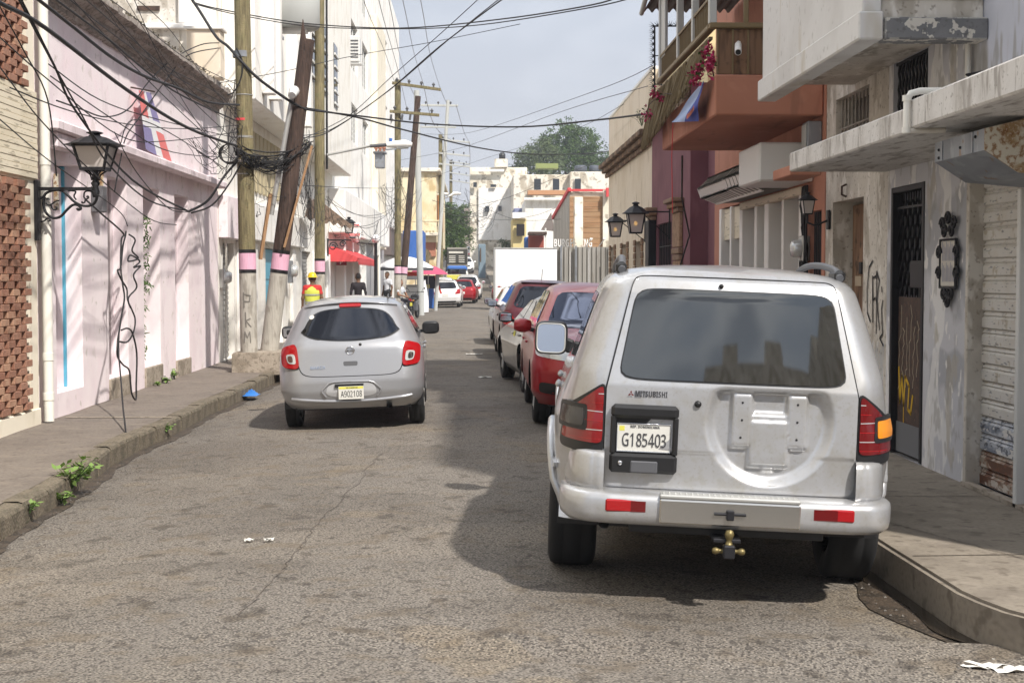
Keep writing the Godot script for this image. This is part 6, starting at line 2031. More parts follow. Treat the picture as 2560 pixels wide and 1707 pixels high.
	obj("plate_rim", MB.new().tube([Vector3(-0.583, 0.799, hz + 0.005), Vector3(-0.307, 0.799, hz + 0.005), Vector3(-0.307, 0.943, hz + 0.005), Vector3(-0.583, 0.943, hz + 0.005), Vector3(-0.583, 0.799, hz + 0.005)], 0.004, 6), mats.chrome, np)
	text("plate_number", "G185403", 0.068, mats.letter_dark, np, Transform3D(Basis(), Vector3(-0.442, 0.86, hz + 0.006)), 0.225, 0.005, "Droid Sans", false)
	text("plate_country", "REP. DOMINICANA", 0.013, mats.letter_dark, np, Transform3D(Basis(), Vector3(-0.44, 0.928, hz + 0.005)), 0.15, 0.002)
	obj("plate_sticker", MB.new().box2(Vector3(-0.572, 0.905, hz + 0.004), Vector3(-0.545, 0.93, hz + 0.0048)), mats.plate_yellow, np)
	# tail lamps in black frames
	for sd in [-1.0, 1.0]:
		m = MB.new()
		var c = V2([sd * 0.65, 0.775, sd * 0.872, 0.785, sd * 0.852, 1.0, sd * 0.65, 1.155])
		S.panel(m, 0, c, 0.012, 14, 14, 9.0, 1.0, 0.02)
		var tl = obj("tail_lamp", m, mats.plastic_black, t)
		m = MB.new()
		S.panel(m, 0, V2([sd * 0.657, 0.83, sd * 0.858, 0.838, sd * 0.828, 0.985, sd * 0.657, 1.138]), 0.02, 14, 14, 10.0, 1.0, 0.01)
		obj("red_lens", m, mats.tail_dark_red if sd > 0 else mat("lens_red", C("830d13"), 0.1, 0.0, 0.6), tl)
		for k in 6:
			m = MB.new()
			var yy = 0.85 + 0.047 * k
			S.panel(m, 0, V2([sd * 0.656, yy, sd * (0.82 - 0.028 * k), yy, sd * (0.82 - 0.028 * k), yy + 0.004, sd * 0.656, yy + 0.004]), 0.0215, 8, 1, 20.0)
			obj("lens_rib", m, mats.lamp_clear if k % 2 else mats.tail_red, tl)
		m = MB.new()
		S.panel(m, 0, V2([sd * 0.728, 0.892, sd * 0.87, 0.895, sd * 0.858, 1.03, sd * 0.728, 1.028]), 0.0225, 10, 6, 12.0, 1.0, 0.015)
		obj("lamp_frame", m, mats.plastic_black, tl)
		m = MB.new()
		S.panel(m, 0, V2([sd * 0.744, 0.915, sd * 0.858, 0.918, sd * 0.848, 1.006, sd * 0.744, 1.004]), 0.026, 10, 6, 12.0, 1.0, 0.01)
		obj("indicator", m, mats.amber if sd > 0 else mat("smoked_lens", C("3a3838"), 0.15), tl)
	# bumper: a band round the tail with raised corners
	var band = func(w, zr, ex, ez, zend, prof, u0, u1, nu):
		var b := MB.new()
		b.sheet(nu, prof.size() - 1, func(u, v):
			var s = lerpf(u0, u1, u)
			var pr = prof[int(round(v * (prof.size() - 1)))]
			var i = pr[1]
			var sg = signf(s)
			var a = absf(s)
			var x
			var z
			if a < 0.5:
				x = (w - ex) * a / 0.5
				z = zr - i - 0.03 * pow(x / w, 2)
			elif a < 0.8:
				var th = (a - 0.5) / 0.3 * PI * 0.5
				x = w - ex + (ex - i) * sin(th)
				z = zr - 0.03 - ez + (ez - i) * cos(th)
			else:
				x = w - i
				z = lerpf(zr - 0.03 - ez, zend, (a - 0.8) / 0.2)
			return Vector3(sg * x, pr[0], z))
		return b
	var low = [[0.425, 0.09], [0.435, 0.03], [0.455, 0.008], [0.49, 0.0], [0.555, 0.0], [0.578, 0.006], [0.592, 0.025], [0.6, 0.06], [0.604, 0.14]]
	obj("bumper", band.call(0.87, 1.125, 0.2, 0.3, 0.46, low, -1.0, 1.0, 80), mats.silver, t)
	var high = [[0.596, 0.06], [0.6, 0.04], [0.63, 0.035], [0.76, 0.045], [0.785, 0.055], [0.795, 0.075], [0.8, 0.13]]
	for sd in [-1.0, 1.0]:
		obj("bumper_corner", band.call(0.885, 1.09, 0.2, 0.42, 0.44, high, sd * 0.47, sd * 1.0, 40), mats.silver, t)
		var rf = obj("bumper_reflector", MB.new().box2(Vector3(sd * 0.42, 0.5, 1.08), Vector3(sd * 0.63, 0.565, 1.118), 0.008), mats.tail_red, t)
		obj("reflector_dark", MB.new().box2(Vector3(sd * (0.425 if sd > 0 else 0.5), 0.505, 1.1), Vector3(sd * (0.545 if sd > 0 else 0.425), 0.56, 1.1195)), mats.tail_dark_red, rf)
		# mud guard behind the wheel
		m = MB.new()
		m.sheet(8, 4, func(u, v): return Vector3(sd * lerpf(0.58, 0.87, u), 0.45 - 0.075 * v * sin(clampf(u * 1.6, 0.0, 1.0) * PI * 0.5), 0.62 + 0.1 * v - 0.12 * u * u))
		obj("mud_guard", m, mats.silver, t)
	obj("step_plate", MB.new().box2(Vector3(-0.356, 0.455, 1.06), Vector3(0.356, 0.58, 1.142), 0.008), mat("brushed", C("c4c2be"), 0.22, 0.9), t)
	var tread = obj("step_tread", MB.new().box2(Vector3(-0.356, 0.582, 1.0), Vector3(0.356, 0.602, 1.135), 0.006), mats.aluminium, t)
	for k in 24:
		for j in 2:
			obj("tread_stud", MB.new().lathe([[0.008, 0.0], [0.004, 0.004], [0.0, 0.004]], Vector3(-0.335 + 0.029 * k, 0.602, 1.06 + 0.04 * j), 6), mats.aluminium, tread)
	# tow hitch
	var brass = mat("worn_brass", C("7d704a"), 0.45, 0.6)
	var th2 = obj("tow_hitch", MB.new().box2(Vector3(-0.08, 0.375, 0.9), Vector3(0.06, 0.395, 1.16), 0.004).box2(Vector3(-0.03, 0.3, 1.12), Vector3(0.03, 0.37, 1.2), 0.008), mats.iron, t)
	obj("tow_ball", MB.new().lathe([[0.0, 0.445], [0.018, 0.44], [0.025, 0.42], [0.018, 0.4], [0.012, 0.39], [0.02, 0.37], [0.03, 0.365]], Vector3(0, 0, 1.16), 16), brass, th2)
	for sd in [-1.0, 1.0]:
		obj("tow_ball", MB.new().lathe([[0.0, 0.085], [0.014, 0.08], [0.019, 0.065], [0.014, 0.05], [0.01, 0.045], [0.014, 0.025], [0.02, 0.0]], Vector3(0, 0.335, 1.16), 14, Basis(Vector3.BACK, -PI / 2 * sd)), brass, th2)
	obj("pin", MB.new().tube([Vector3(-0.08, 0.52, 1.152), Vector3(0.08, 0.52, 1.152)], 0.007, 8), mats.iron, th2)
	obj("pin_block", MB.new().box2(Vector3(-0.018, 0.49, 1.142), Vector3(0.02, 0.54, 1.165), 0.004), mats.iron, th2)
	obj("hitch_beam", MB.new().box2(Vector3(-0.5, 0.38, 0.9), Vector3(0.5, 0.44, 1.0), 0.006), mats.plastic_black, t)
	obj("exhaust", MB.new().tube([Vector3(-0.6, 0.42, 0.6), Vector3(-0.63, 0.425, 1.03)], 0.03, 14, false), mats.aluminium, t)
	# side glass
	for sd in [-1.0, 1.0]:
		for q in [[0.5, 0.34, -0.28, -0.2], [-0.36, -0.28, -1.08, -0.98], [-1.15, -1.06, -1.9, -1.42]]:
			m = MB.new()
			S.panel(m, 1, V2([q[0], 1.2, q[2], 1.2, q[3], 1.6, q[1], 1.6]), 0.006, 8, 6, 12.0, sd)
			obj("side_window", m, mats.car_glass, t)
		m = MB.new()
		S.panel(m, 1, V2([0.55, 0.63, -2.3, 0.63, -2.3, 0.68, 0.55, 0.68]), 0.02, 12, 3, 20.0, sd, 0.02)
		obj("side_moulding", m, mats.silver, t)
		for z in [-0.55, -1.45]:
			var hx = S.x_side(z, 1.02)
			obj("door_handle", MB.new().box(Vector3(sd * (hx + 0.016), 1.02, z), Vector3(0.035, 0.035, 0.2), 0.012), mats.silver, t)
		# roof rails: arched bars on feet
		var pts := []
		for k in 15:
			var u = k / 14.0
			pts.append(Vector3(sd * (0.585 - 0.015 * sin(u * PI)), 1.735 + 0.075 * pow(sin(clampf(u, 0.0, 1.0) * PI), 0.45), lerpf(0.62, -0.95, u)))
		obj("roof_rail", MB.new().tube(pts, 0.02, 10), mats.grey_trim, t)
		obj("rail_foot", MB.new().box(Vector3(sd * 0.588, 1.745, 0.5), Vector3(0.06, 0.07, 0.22), 0.02), mats.plastic_black, t)
		# door mirror
		var mi = obj("mirror", pebble(Vector3(sd * 1.0, 1.235, -2.09), Vector3(0.12, 0.122, 0.085)), mats.plastic_black, t)
		var mm := MB.new()
		mm.sheet(18, 18, func(u, v):
			var a = 2.0 * u - 1.0
			var b = 2.0 * v - 1.0
			var r = maxf(absf(a), absf(b))
			var k = 1.0 / pow(pow(absf(a / r), 6.0) + pow(absf(b / r), 6.0), 1.0 / 6.0) if r > 0.001 else 1.0
			return Vector3(sd * 1.0 + 0.098 * a * k, 1.235 + 0.1 * b * k, -1.99 - sd * 0.008 * a * k - 0.01 * b * k))
		obj("mirror_glass", mm, mats.mirror, mi)
		var rimp := []
		for k in 41:
			var a = TAU * k / 40.0
			var q = Vector2(signf(cos(a)) * pow(absf(cos(a)), 0.4) * 0.102, signf(sin(a)) * pow(absf(sin(a)), 0.4) * 0.104)
			rimp.append(Vector3(sd * 1.0 + q.x, 1.235 + q.y, -1.992 - sd * 0.08 * q.x - 0.1 * q.y))
		obj("mirror_rim", MB.new().tube(rimp, 0.0055, 6), mats.aluminium, mi)
		obj("mirror_foot", MB.new().bar(Vector3(sd * 0.84, 1.17, -2.08), Vector3(sd * 0.92, 1.2, -2.09), 0.06, 0.1, 0.015), mats.plastic_black, mi)
	m = MB.new()
	S.panel(m, 2, V2([-0.62, 1.24, 0.62, 1.24, 0.52, 1.62, -0.52, 1.62]), 0.006, 12, 8, 9.0)
	obj("windscreen", m, mats.car_glass, t)
	set_car(t, 1.345, 8.25, 4.2, base)

func hatch_hero():
	var t = thing("silver_hatchback", "small rounded silver hatchback driving up the street", "car")
	var S := Shell.new()
	S.rear = [[0.25, 0.6], [0.3, 0.67], [0.36, 0.71], [0.44, 0.735], [0.56, 0.735], [0.64, 0.72], [0.92, 0.665], [0.97, 0.64], [1.02, 0.6], [1.34, 0.37], [1.4, 0.33], [1.44, 0.24], [1.47, 0.08], [1.485, -0.12], [1.49, -0.3]]
	S.front = [[0.25, -2.95], [0.5, -3.08], [0.7, -3.02], [0.88, -2.75], [0.97, -2.25], [1.05, -2.02], [1.36, -1.4], [1.45, -1.0], [1.49, -0.6]]
	S.wide = [[0.25, 0.72], [0.32, 0.78], [0.45, 0.825], [0.65, 0.835], [0.85, 0.825], [0.95, 0.795], [1.03, 0.755], [1.3, 0.63], [1.38, 0.58], [1.43, 0.5], [1.465, 0.36], [1.48, 0.2], [1.49, 0.02]]
	S.rx = 0.3; S.rz = 0.27; S.fx = 0.42; S.fz = 0.4; S.bow = 0.06
	var base = 2.45
	var wr = 0.292
	var ys = steps(0.25, 1.05, 34) + steps(1.05, 1.38, 12) + steps(1.38, 1.49, 12) + [1.49]
	var m := MB.new()
	S.loft(m, ys, [[0.0, wr, 0.345], [-base, wr, 0.345]], func(_c): return false, 20, 10, 70, 8)
	obj("body", m, mats.silver_march, t)
	obj("underside", MB.new().box2(Vector3(-0.66, 0.23, 0.5), Vector3(0.66, 0.5, -2.9)), mats.plastic_black, t)
	wells(t, base, wr, 0.355, 0.25, 0.8)
	for sd in [-1.0, 1.0]:
		for z in [0.0, -base]:
			wheel(t, sd * 0.72, wr, z, wr, 0.185, sd, mats.aluminium, 6)
	# tailgate with a shut line: proud by a few millimetres
	m = MB.new()
	S.panel(m, 0, V2([-0.56, 0.61, 0.56, 0.61, 0.66, 1.0, -0.66, 1.0]), 0.001, 36, 14, 7.0)
	obj("shut_line", m, mats.plastic_black, t)
	m = MB.new()
	S.panel(m, 0, V2([-0.55, 0.617, 0.55, 0.617, 0.655, 1.01, -0.655, 1.01]), 0.006, 36, 16, 7.0, 1.0, 0.006)
	var tg = obj("tailgate", m, mats.silver_march, t)
	# lens shaped rear window
	m = MB.new()
	var win = func(off, grow):
		var q := MB.new()
		q.sheet(28, 14, func(u, v):
			var a = 2.0 * u - 1.0
			var hw = 0.555 + grow
			var x = a * hw
			var top = 1.345 + grow - 0.05 * a * a - 0.16 * pow(absf(a), 7.0)
			var bot = 1.0 - grow + 0.055 * a * a + 0.055 * pow(absf(a), 7.0)
			var y = lerpf(bot, top, v)
			var xx = x * lerpf(1.0, 0.93, v)
			var p = Vector2(xx, y)
			return S.at(0, p) + S.normal(0, p) * off)
		return q
	obj("window_seal", win.call(0.008, 0.01), mats.plastic_black, tg)
	obj("rear_window", win.call(0.011, 0.0), mats.car_glass_dark, tg)
	var stp = Vector2(-0.44, 1.26)
	obj("window_sticker", MB.new().lathe([[0.03, 0.0], [0.0, 0.0005]], S.at(0, stp) + S.normal(0, stp) * 0.013, 16, Basis(Quaternion(Vector3.UP, S.normal(0, stp)))), mats.plate_white, tg)
	m = MB.new()
	S.panel(m, 0, V2([-0.135, 1.362, 0.135, 1.362, 0.105, 1.42, -0.105, 1.42]), 0.02, 10, 4, 9.0, 1.0, 0.03)
	obj("high_brake_lamp", m, mats.tail_red, t)
	m = MB.new()
	m.sheet(24, 4, func(u, v):
		var x = lerpf(-0.54, 0.54, u)
		var y = 1.41 + 0.03 * v
		return Vector3(x, y - 0.05 * pow(x / 0.54, 2.0), S.z_rear(x * 0.9, 1.4) + 0.05 * sin(v * PI) - 0.05 * v))
	obj("spoiler", m, mats.silver_march, t)
	obj("antenna_seam", MB.new().tube([Vector3(0.44, 1.452, 0.2), Vector3(0.42, 1.475, -0.2), Vector3(0.4, 1.48, -0.9)], 0.008, 6), mats.grey_trim, t)
	# emblem ring and bar, keyhole, handle recess, letters
	var zc = S.z_rear(0, 0.895) + 0.007
	m = MB.new()
	var pts := []
	for k in 25:
		pts.append(Vector3(0.045 * cos(TAU * k / 24.0), 0.895 + 0.042 * sin(TAU * k / 24.0), zc + 0.008))
	m.tube(pts, 0.006, 8)
	m.box(Vector3(0, 0.895, zc + 0.01), Vector3(0.108, 0.018, 0.008), 0.003)
	obj("emblem", m, mats.chrome, tg)
	text("emblem_name", "NISSAN", 0.009, mats.letter_dark, tg, Transform3D(Basis(), Vector3(0, 0.895, zc + 0.0145)), 0.08, 0.001)
	obj("keyhole", MB.new().lathe([[0.017, 0.0], [0.017, 0.006], [0.0, 0.008]], Vector3(0.115, 0.955, S.z_rear(0.115, 0.955) + 0.006), 14, Basis(Vector3.RIGHT, PI / 2 - 0.2)), mats.plastic_black, tg)
	m = MB.new()
	S.panel(m, 0, V2([-0.078, 0.725, 0.078, 0.725, 0.082, 0.775, -0.082, 0.775]), 0.008, 8, 4, 8.0)
	obj("handle_recess", m, mats.grey_trim, tg)
	var bx = -0.37
	var nb = S.normal(0, Vector2(bx, 0.715))
	text("model_letters", "MARCH", 0.033, mats.chrome, tg, Transform3D(Basis(Vector3.UP.cross(nb).normalized(), nb.cross(Vector3.UP.cross(nb).normalized()), nb), S.at(0, Vector2(bx, 0.715)) + nb * 0.01), 0.165, 0.008)
	# tail lamps: red shell with a clear inner window
	for sd in [-1.0, 1.0]:
		m = MB.new()
		S.panel(m, 0, V2([sd * 0.565, 0.69, sd * 0.775, 0.715, sd * 0.79, 0.93, sd * 0.60, 0.985]), 0.004, 12, 12, 4.5, 1.0, 0.01)
		var tl = obj("tail_lamp", m, mats.plastic_black, t)
		m = MB.new()
		S.panel(m, 0, V2([sd * 0.575, 0.7, sd * 0.772, 0.722, sd * 0.786, 0.93, sd * 0.607, 0.978]), 0.02, 12, 12, 4.5, 1.0, 0.018)
		obj("red_lens", m, mats.tail_red, tl)
		m = MB.new()
		S.panel(m, 0, V2([sd * 0.61, 0.755, sd * 0.70, 0.765, sd * 0.725, 0.86, sd * 0.625, 0.87]), 0.024, 8, 8, 4.0, 1.0, 0.006)
		obj("clear_lens", m, mats.lamp_clear, tl)
		m = MB.new()
		S.panel(m, 0, V2([sd * 0.64, 0.775, sd * 0.695, 0.78, sd * 0.705, 0.845, sd * 0.65, 0.85]), 0.026, 6, 6, 3.0)
		obj("reversing_bulb", m, mats.chrome, tl)
	# bumper: pressed plate hollow and lower crease
	m = MB.new()
	S.panel(m, 0, V2([-0.3, 0.385, 0.3, 0.385, 0.26, 0.545, -0.26, 0.545]), 0.004, 24, 8, 3.2)
	obj("plate_hollow", m, mat("hollow_silver", C("c3c4c7"), 0.4, 0.4), t)
	m = MB.new()
	for sd in [-1.0, 1.0]:
		var lip := []
		for q in [[0.0, 0.556], [0.2, 0.553], [0.25, 0.54], [0.33, 0.47], [0.335, 0.45], [0.29, 0.39]]:
			var p = Vector2(sd * q[0], q[1])
			lip.append(S.at(0, p) + S.normal(0, p) * 0.006)
		m.tube(lip, 0.011, 8)
		lip = []
		for k in 12:
			var p = Vector2(sd * lerpf(0.0, 0.68, k / 11.0), 0.335 + 0.04 * pow(k / 11.0, 2.0))
			lip.append(S.at(0, p) + S.normal(0, p) * 0.002)
		m.tube(lip, 0.02, 8)
	obj("bumper_crease", m, mats.silver_march, t)
	var pz = S.z_rear(0, 0.44) + 0.02
	obj("lamp_strip", MB.new().box2(Vector3(-0.185, 0.492, pz - 0.03), Vector3(0.14, 0.53, pz + 0.005), 0.004), mats.plastic_black, t)
	var np = obj("number_plate", MB.new().box2(Vector3(-0.145, 0.36, pz), Vector3(0.14, 0.505, pz + 0.006), 0.002), mats.plate_white, t)
	obj("plate_band", MB.new().box2(Vector3(-0.14, 0.475, pz + 0.006), Vector3(0.136, 0.5, pz + 0.0068)), mats.plate_yellow, np)
	text("plate_number", "A902108", 0.068, mats.letter_dark, np, Transform3D(Basis(), Vector3(0.0, 0.42, pz + 0.008)), 0.24, 0.002, "Droid Sans", false)
	text("plate_country", "REP. DOMINICANA", 0.012, mats.letter_dark, np, Transform3D(Basis(), Vector3(0.01, 0.488, pz + 0.008)), 0.13, 0.001)
	obj("exhaust", MB.new().tube([Vector3(0.42, 0.26, 0.3), Vector3(0.42, 0.27, 0.69)], 0.034, 14, false), mats.plastic_black, t)
	# side glass, seams, handles, mirrors
	for sd in [-1.0, 1.0]:
		for q in [[0.1, 0.02, -0.62, -0.55], [-0.7, -0.63, -1.72, -1.25]]:
			m = MB.new()
			S.panel(m, 1, V2([q[0], 1.05, q[2], 1.02, q[3], 1.36, q[1], 1.36]), 0.006, 8, 6, 9.0, sd)
			obj("side_window", m, mats.car_glass, t)
		m = MB.new()
		for z in [-0.66, -1.75]:
			S.panel(m, 1, V2([z - 0.006, 0.34, z + 0.006, 0.34, z + 0.006, 1.0, z - 0.006, 1.0]), 0.002, 1, 10, 20.0, sd)
		obj("door_seams", m, mats.plastic_black, t)
		for z in [-0.45, -1.45]:
			obj("door_handle", MB.new().box(Vector3(sd * (S.x_side(z, 0.86) + 0.014), 0.86, z), Vector3(0.035, 0.035, 0.18), 0.012), mats.silver_march, t)
		var mi = obj("mirror", pebble(Vector3(sd * 0.91, 1.03, -1.62), Vector3(0.112, 0.082, 0.062), 0.6), mats.plastic_black, t)
		obj("mirror_glass", MB.new().box(Vector3(sd * 0.915, 1.03, -1.562), Vector3(0.16, 0.11, 0.006), 0.0), mats.mirror if sd < 0 else mats.plastic_black, mi)
		obj("mirror_foot", MB.new().bar(Vector3(sd * 0.74, 0.985, -1.64), Vector3(sd * 0.85, 1.0, -1.63), 0.05, 0.04, 0.01), mats.plastic_black, mi)
	m = MB.new()
	S.panel(m, 2, V2([-0.6, 1.06, 0.6, 1.06, 0.5, 1.38, -0.5, 1.38]), 0.006, 12, 8, 9.0)
	obj("windscreen", m, mats.car_glass, t)
	set_car(t, -1.37, 16.28, -1.6, base)
	t.rotate_object_local(Vector3.BACK, 0.012)
	t.scale_object_local(Vector3(0.965, 0.99, 1.0))

func cars():
	suv_hero()
	hatch_hero()
	plain_car("red_suv", "glossy red crossover facing the camera behind the silver wagon", "suv", mats.car_red, mats.car_glass_blue, 1.5, 19.05, 180.0, mats.aluminium, {"antenna": true, "mirror": mats.car_red})
	plain_car("grey_sedan", "champagne grey sedan with black mirror and yellow door sticker", "sedan", mats.grey_metal, mats.car_glass_dark, 1.5, 20.75, -5.0, mats.aluminium, {"mirror": mats.plastic_black, "sticker": true})
	plain_car("maroon_suv", "dark maroon crossover parked ahead of the grey sedan", "suv", mats.car_maroon, mats.car_glass_dark, 1.36, 29.0, -2.0, mats.aluminium, {"antenna": true, "mirror": mats.grey_trim})
	plain_car("white_parked_car", "white car with orange side lamp parked ahead of the maroon crossover", "hatch", mats.car_white, mats.car_glass_dark, 1.22, 35.2, -1.5, mats.aluminium, {"mirror": mats.grey_trim})
	# traffic and parked cars beyond the crossing
	plain_car("white_hatchback", "white hatchback waiting at the crossing beside the blue kiosk", "hatch", mats.car_white, mats.car_glass_dark, -1.62, 77.6, 2.0, mats.grey_trim, {})
	plain_car("white_suv", "tall white crossover just behind the white hatchback", "suv", mats.car_white, mats.car_glass_dark, -2.0, 83.5, 2.0, mats.grey_trim, {})
	plain_car("small_red_car", "bright red car squeezed between the white cars", "hatch", mats.car_red, mats.car_glass_dark, -0.8, 87.5, 3.0, mats.grey_trim, {})
	plain_car("white_estate", "white crossover with red tail lamps driving away up the street", "suv", mats.car_white, mats.car_glass_dark, -0.55, 95.0, 2.0, mats.grey_trim, {})
	plain_car("brown_car", "brown car half hidden behind the white truck", "hatch", mats.car_brown, mats.car_glass_dark, 1.75, 86.5, 0.0, mats.grey_trim, {})
	plain_car("far_white_car", "small white car driving down beside the signboard truck", "hatch", mats.car_white, mats.car_glass_dark, -1.0, 142.0, 180.0, mats.grey_trim, {})
	for k in 3:
		plain_car("far_parked_car", ["grey car parked far up the climbing street", "second grey car parked far up the climbing street", "dark car parked near the end of the climbing street"][k], "sedan", [mats.grey_metal, mats.silver, mats.car_maroon][k], mats.car_glass_dark, [-0.1, -0.5, -1.6][k], [172.0, 181.0, 196.0][k], 0.0, mats.grey_trim, {})
	# truck with a dark menu board on its tail
	var t = thing("board_truck", "small truck carrying a dark signboard with pale lettering", "truck", W(-1.55, hill(118), 118))
	obj("box", MB.new().box2(Vector3(-0.85, 1.5, 0), Vector3(0.85, 3.1, -3.2), 0.03), mat("truck_grey", C("8d8a84"), 0.6), t)
	var sbd = obj("signboard", MB.new().box2(Vector3(-0.83, 1.75, 0.002), Vector3(0.83, 2.95, 0.06), 0.01), mat("board_dark", C("3d3c38"), 0.7), t)
	obj("board_heading", MB.new().box2(Vector3(-0.7, 2.62, 0.061), Vector3(0.5, 2.78, 0.065)), mats.plate_white, sbd)
	for k in 4:
		obj("board_line", MB.new().box2(Vector3(-0.68, 2.35 - 0.16 * k, 0.061), Vector3(-0.15, 2.42 - 0.16 * k, 0.065)), mats.plate_white, sbd)
		obj("board_line", MB.new().box2(Vector3(0.12, 2.35 - 0.16 * k, 0.061), Vector3(0.6, 2.42 - 0.16 * k, 0.065)), mats.plate_white, sbd)
	obj("cab", MB.new().box2(Vector3(-0.82, 0.45, -3.3), Vector3(0.82, 2.1, -5.0), 0.15), mats.car_white, t)
	obj("chassis", MB.new().box2(Vector3(-0.8, 0.5, -0.05), Vector3(0.8, 1.5, -4.8), 0.02), mats.plastic_black, t)
	for sd in [-0.75, 0.75]:
		for z in [-0.8, -4.2]:
			wheel(t, sd, 0.36, z, 0.36, 0.2, signf(sd), mats.grey_trim, 5)
	t = thing("blue_van", "blue and white van with yellow rear sign before the board truck", "van", W(-1.45, hill(108), 108))
	obj("body", MB.new().box2(Vector3(-0.85, 0.35, 0), Vector3(0.85, 1.55, -4.0), 0.12), mats.car_white, t)
	obj("roof", MB.new().box2(Vector3(-0.78, 1.5, -0.05), Vector3(0.78, 1.95, -3.0), 0.15), mats.blue_sign, t)
	obj("rear_window", MB.new().box2(Vector3(-0.7, 1.3, 0.002), Vector3(0.7, 1.7, 0.02), 0.005), mats.car_glass_dark, t)
	obj("rear_sign", MB.new().box2(Vector3(-0.75, 0.9, 0.002), Vector3(0.75, 1.25, 0.03), 0.005), mats.plate_yellow, t)
	for sd in [-0.75, 0.75]:
		for z in [-0.7, -3.2]:
			wheel(t, sd, 0.32, z, 0.32, 0.2, signf(sd), mats.grey_trim, 5)

# ---------- poles, cables
func pole(label: String, foot: Vector3, top: Vector3, r0: float, r1: float, wood: Material, painted := true, called := "utility_pole"):
	var t = thing(called, label, "pole", Vector3.ZERO)
	var at = func(y): return foot.lerp(top, (y - foot.y) / (top.y - foot.y))
	var rad = func(y): return lerpf(r0, r1, (y - foot.y) / (top.y - foot.y))
	if painted:
		var y0 = foot.y
		var seg = func(a, b, mt, nm, e):
			obj(nm, MB.new().tube([at.call(a), at.call((a + b) * 0.5), at.call(b)], [rad.call(a) + e, rad.call((a + b) * 0.5) + e, rad.call(b) + e], 20), mt, t)
		seg.call(y0, 1.77, mats.pole_grey_paint, "painted_base", 0.0)
		seg.call(1.77, 1.83, mats.plastic_black, "black_band", 0.003)
		seg.call(1.83, 2.1, mats.pink_band, "pink_band", 0.002)
		seg.call(2.1, 2.16, mats.plastic_black, "black_band", 0.003)
		seg.call(2.16, top.y, wood, "shaft", 0.0)
	else:
		obj("shaft", MB.new().tube([foot, foot.lerp(top, 0.5), top], [r0, (r0 + r1) * 0.5, r1], 16), wood, t)
	return t
func smooth_path(pts: Array, sub := 6) -> Array:
	var out := []
	for k in pts.size() - 1:
		var p0 = pts[maxi(k - 1, 0)]
		var p1 = pts[k]
		var p2 = pts[k + 1]
		var p3 = pts[mini(k + 2, pts.size() - 1)]
		for j in sub:
			out.append(p1.cubic_interpolate(p2, p0, p3, float(j) / sub))
	out.append(pts[-1])
	return out
func px_path(a: Array) -> Array:
	var out := []
	for q in a:
		out.append(on_d(q[0], q[1], q[2]))
	return out
func cable(a: Array, r: float, label := "", group := "", m: Material = null):
	if group == "" and a[0][0] < 400:
		# these hang in the line of the poles, about 0.8 m out from the wall
		for q in a:
			if q[0] < 600:
				q[2] = minf(q[2], 3.86 * 3556.0 / (1190.0 - q[0]))
	var o = obj("overhead_cable", MB.new().tube(smooth_path(px_path(a)), r, 6), m if m else mats.cable)
	tag(o, label if label else "black overhead cable strung along the pink house", "cable", group if group else "cables along the pink house")
	return o
func insulator(m: MB, p: Vector3, s := 1.0):
	m.lathe([[0.0, 0.0], [0.03 * s, 0.0], [0.05 * s, 0.05 * s], [0.03 * s, 0.08 * s], [0.09 * s, 0.1 * s], [0.06 * s, 0.17 * s], [0.03 * s, 0.22 * s], [0.0, 0.23 * s]], p, 8)
func crossarm(t: Node3D, a: Vector3, b: Vector3, n: int, wood: Material, s := 1.0):
	var arm = obj("crossarm", MB.new().bar(a, b, 0.12 * s, 0.14 * s, 0.01), wood, t)
	for k in n:
		var m := MB.new()
		insulator(m, a.lerp(b, (k + 0.4) / n) + Vector3(0, 0.07 * s, 0), s)
		obj("insulator", m, mats.grey_trim, arm)

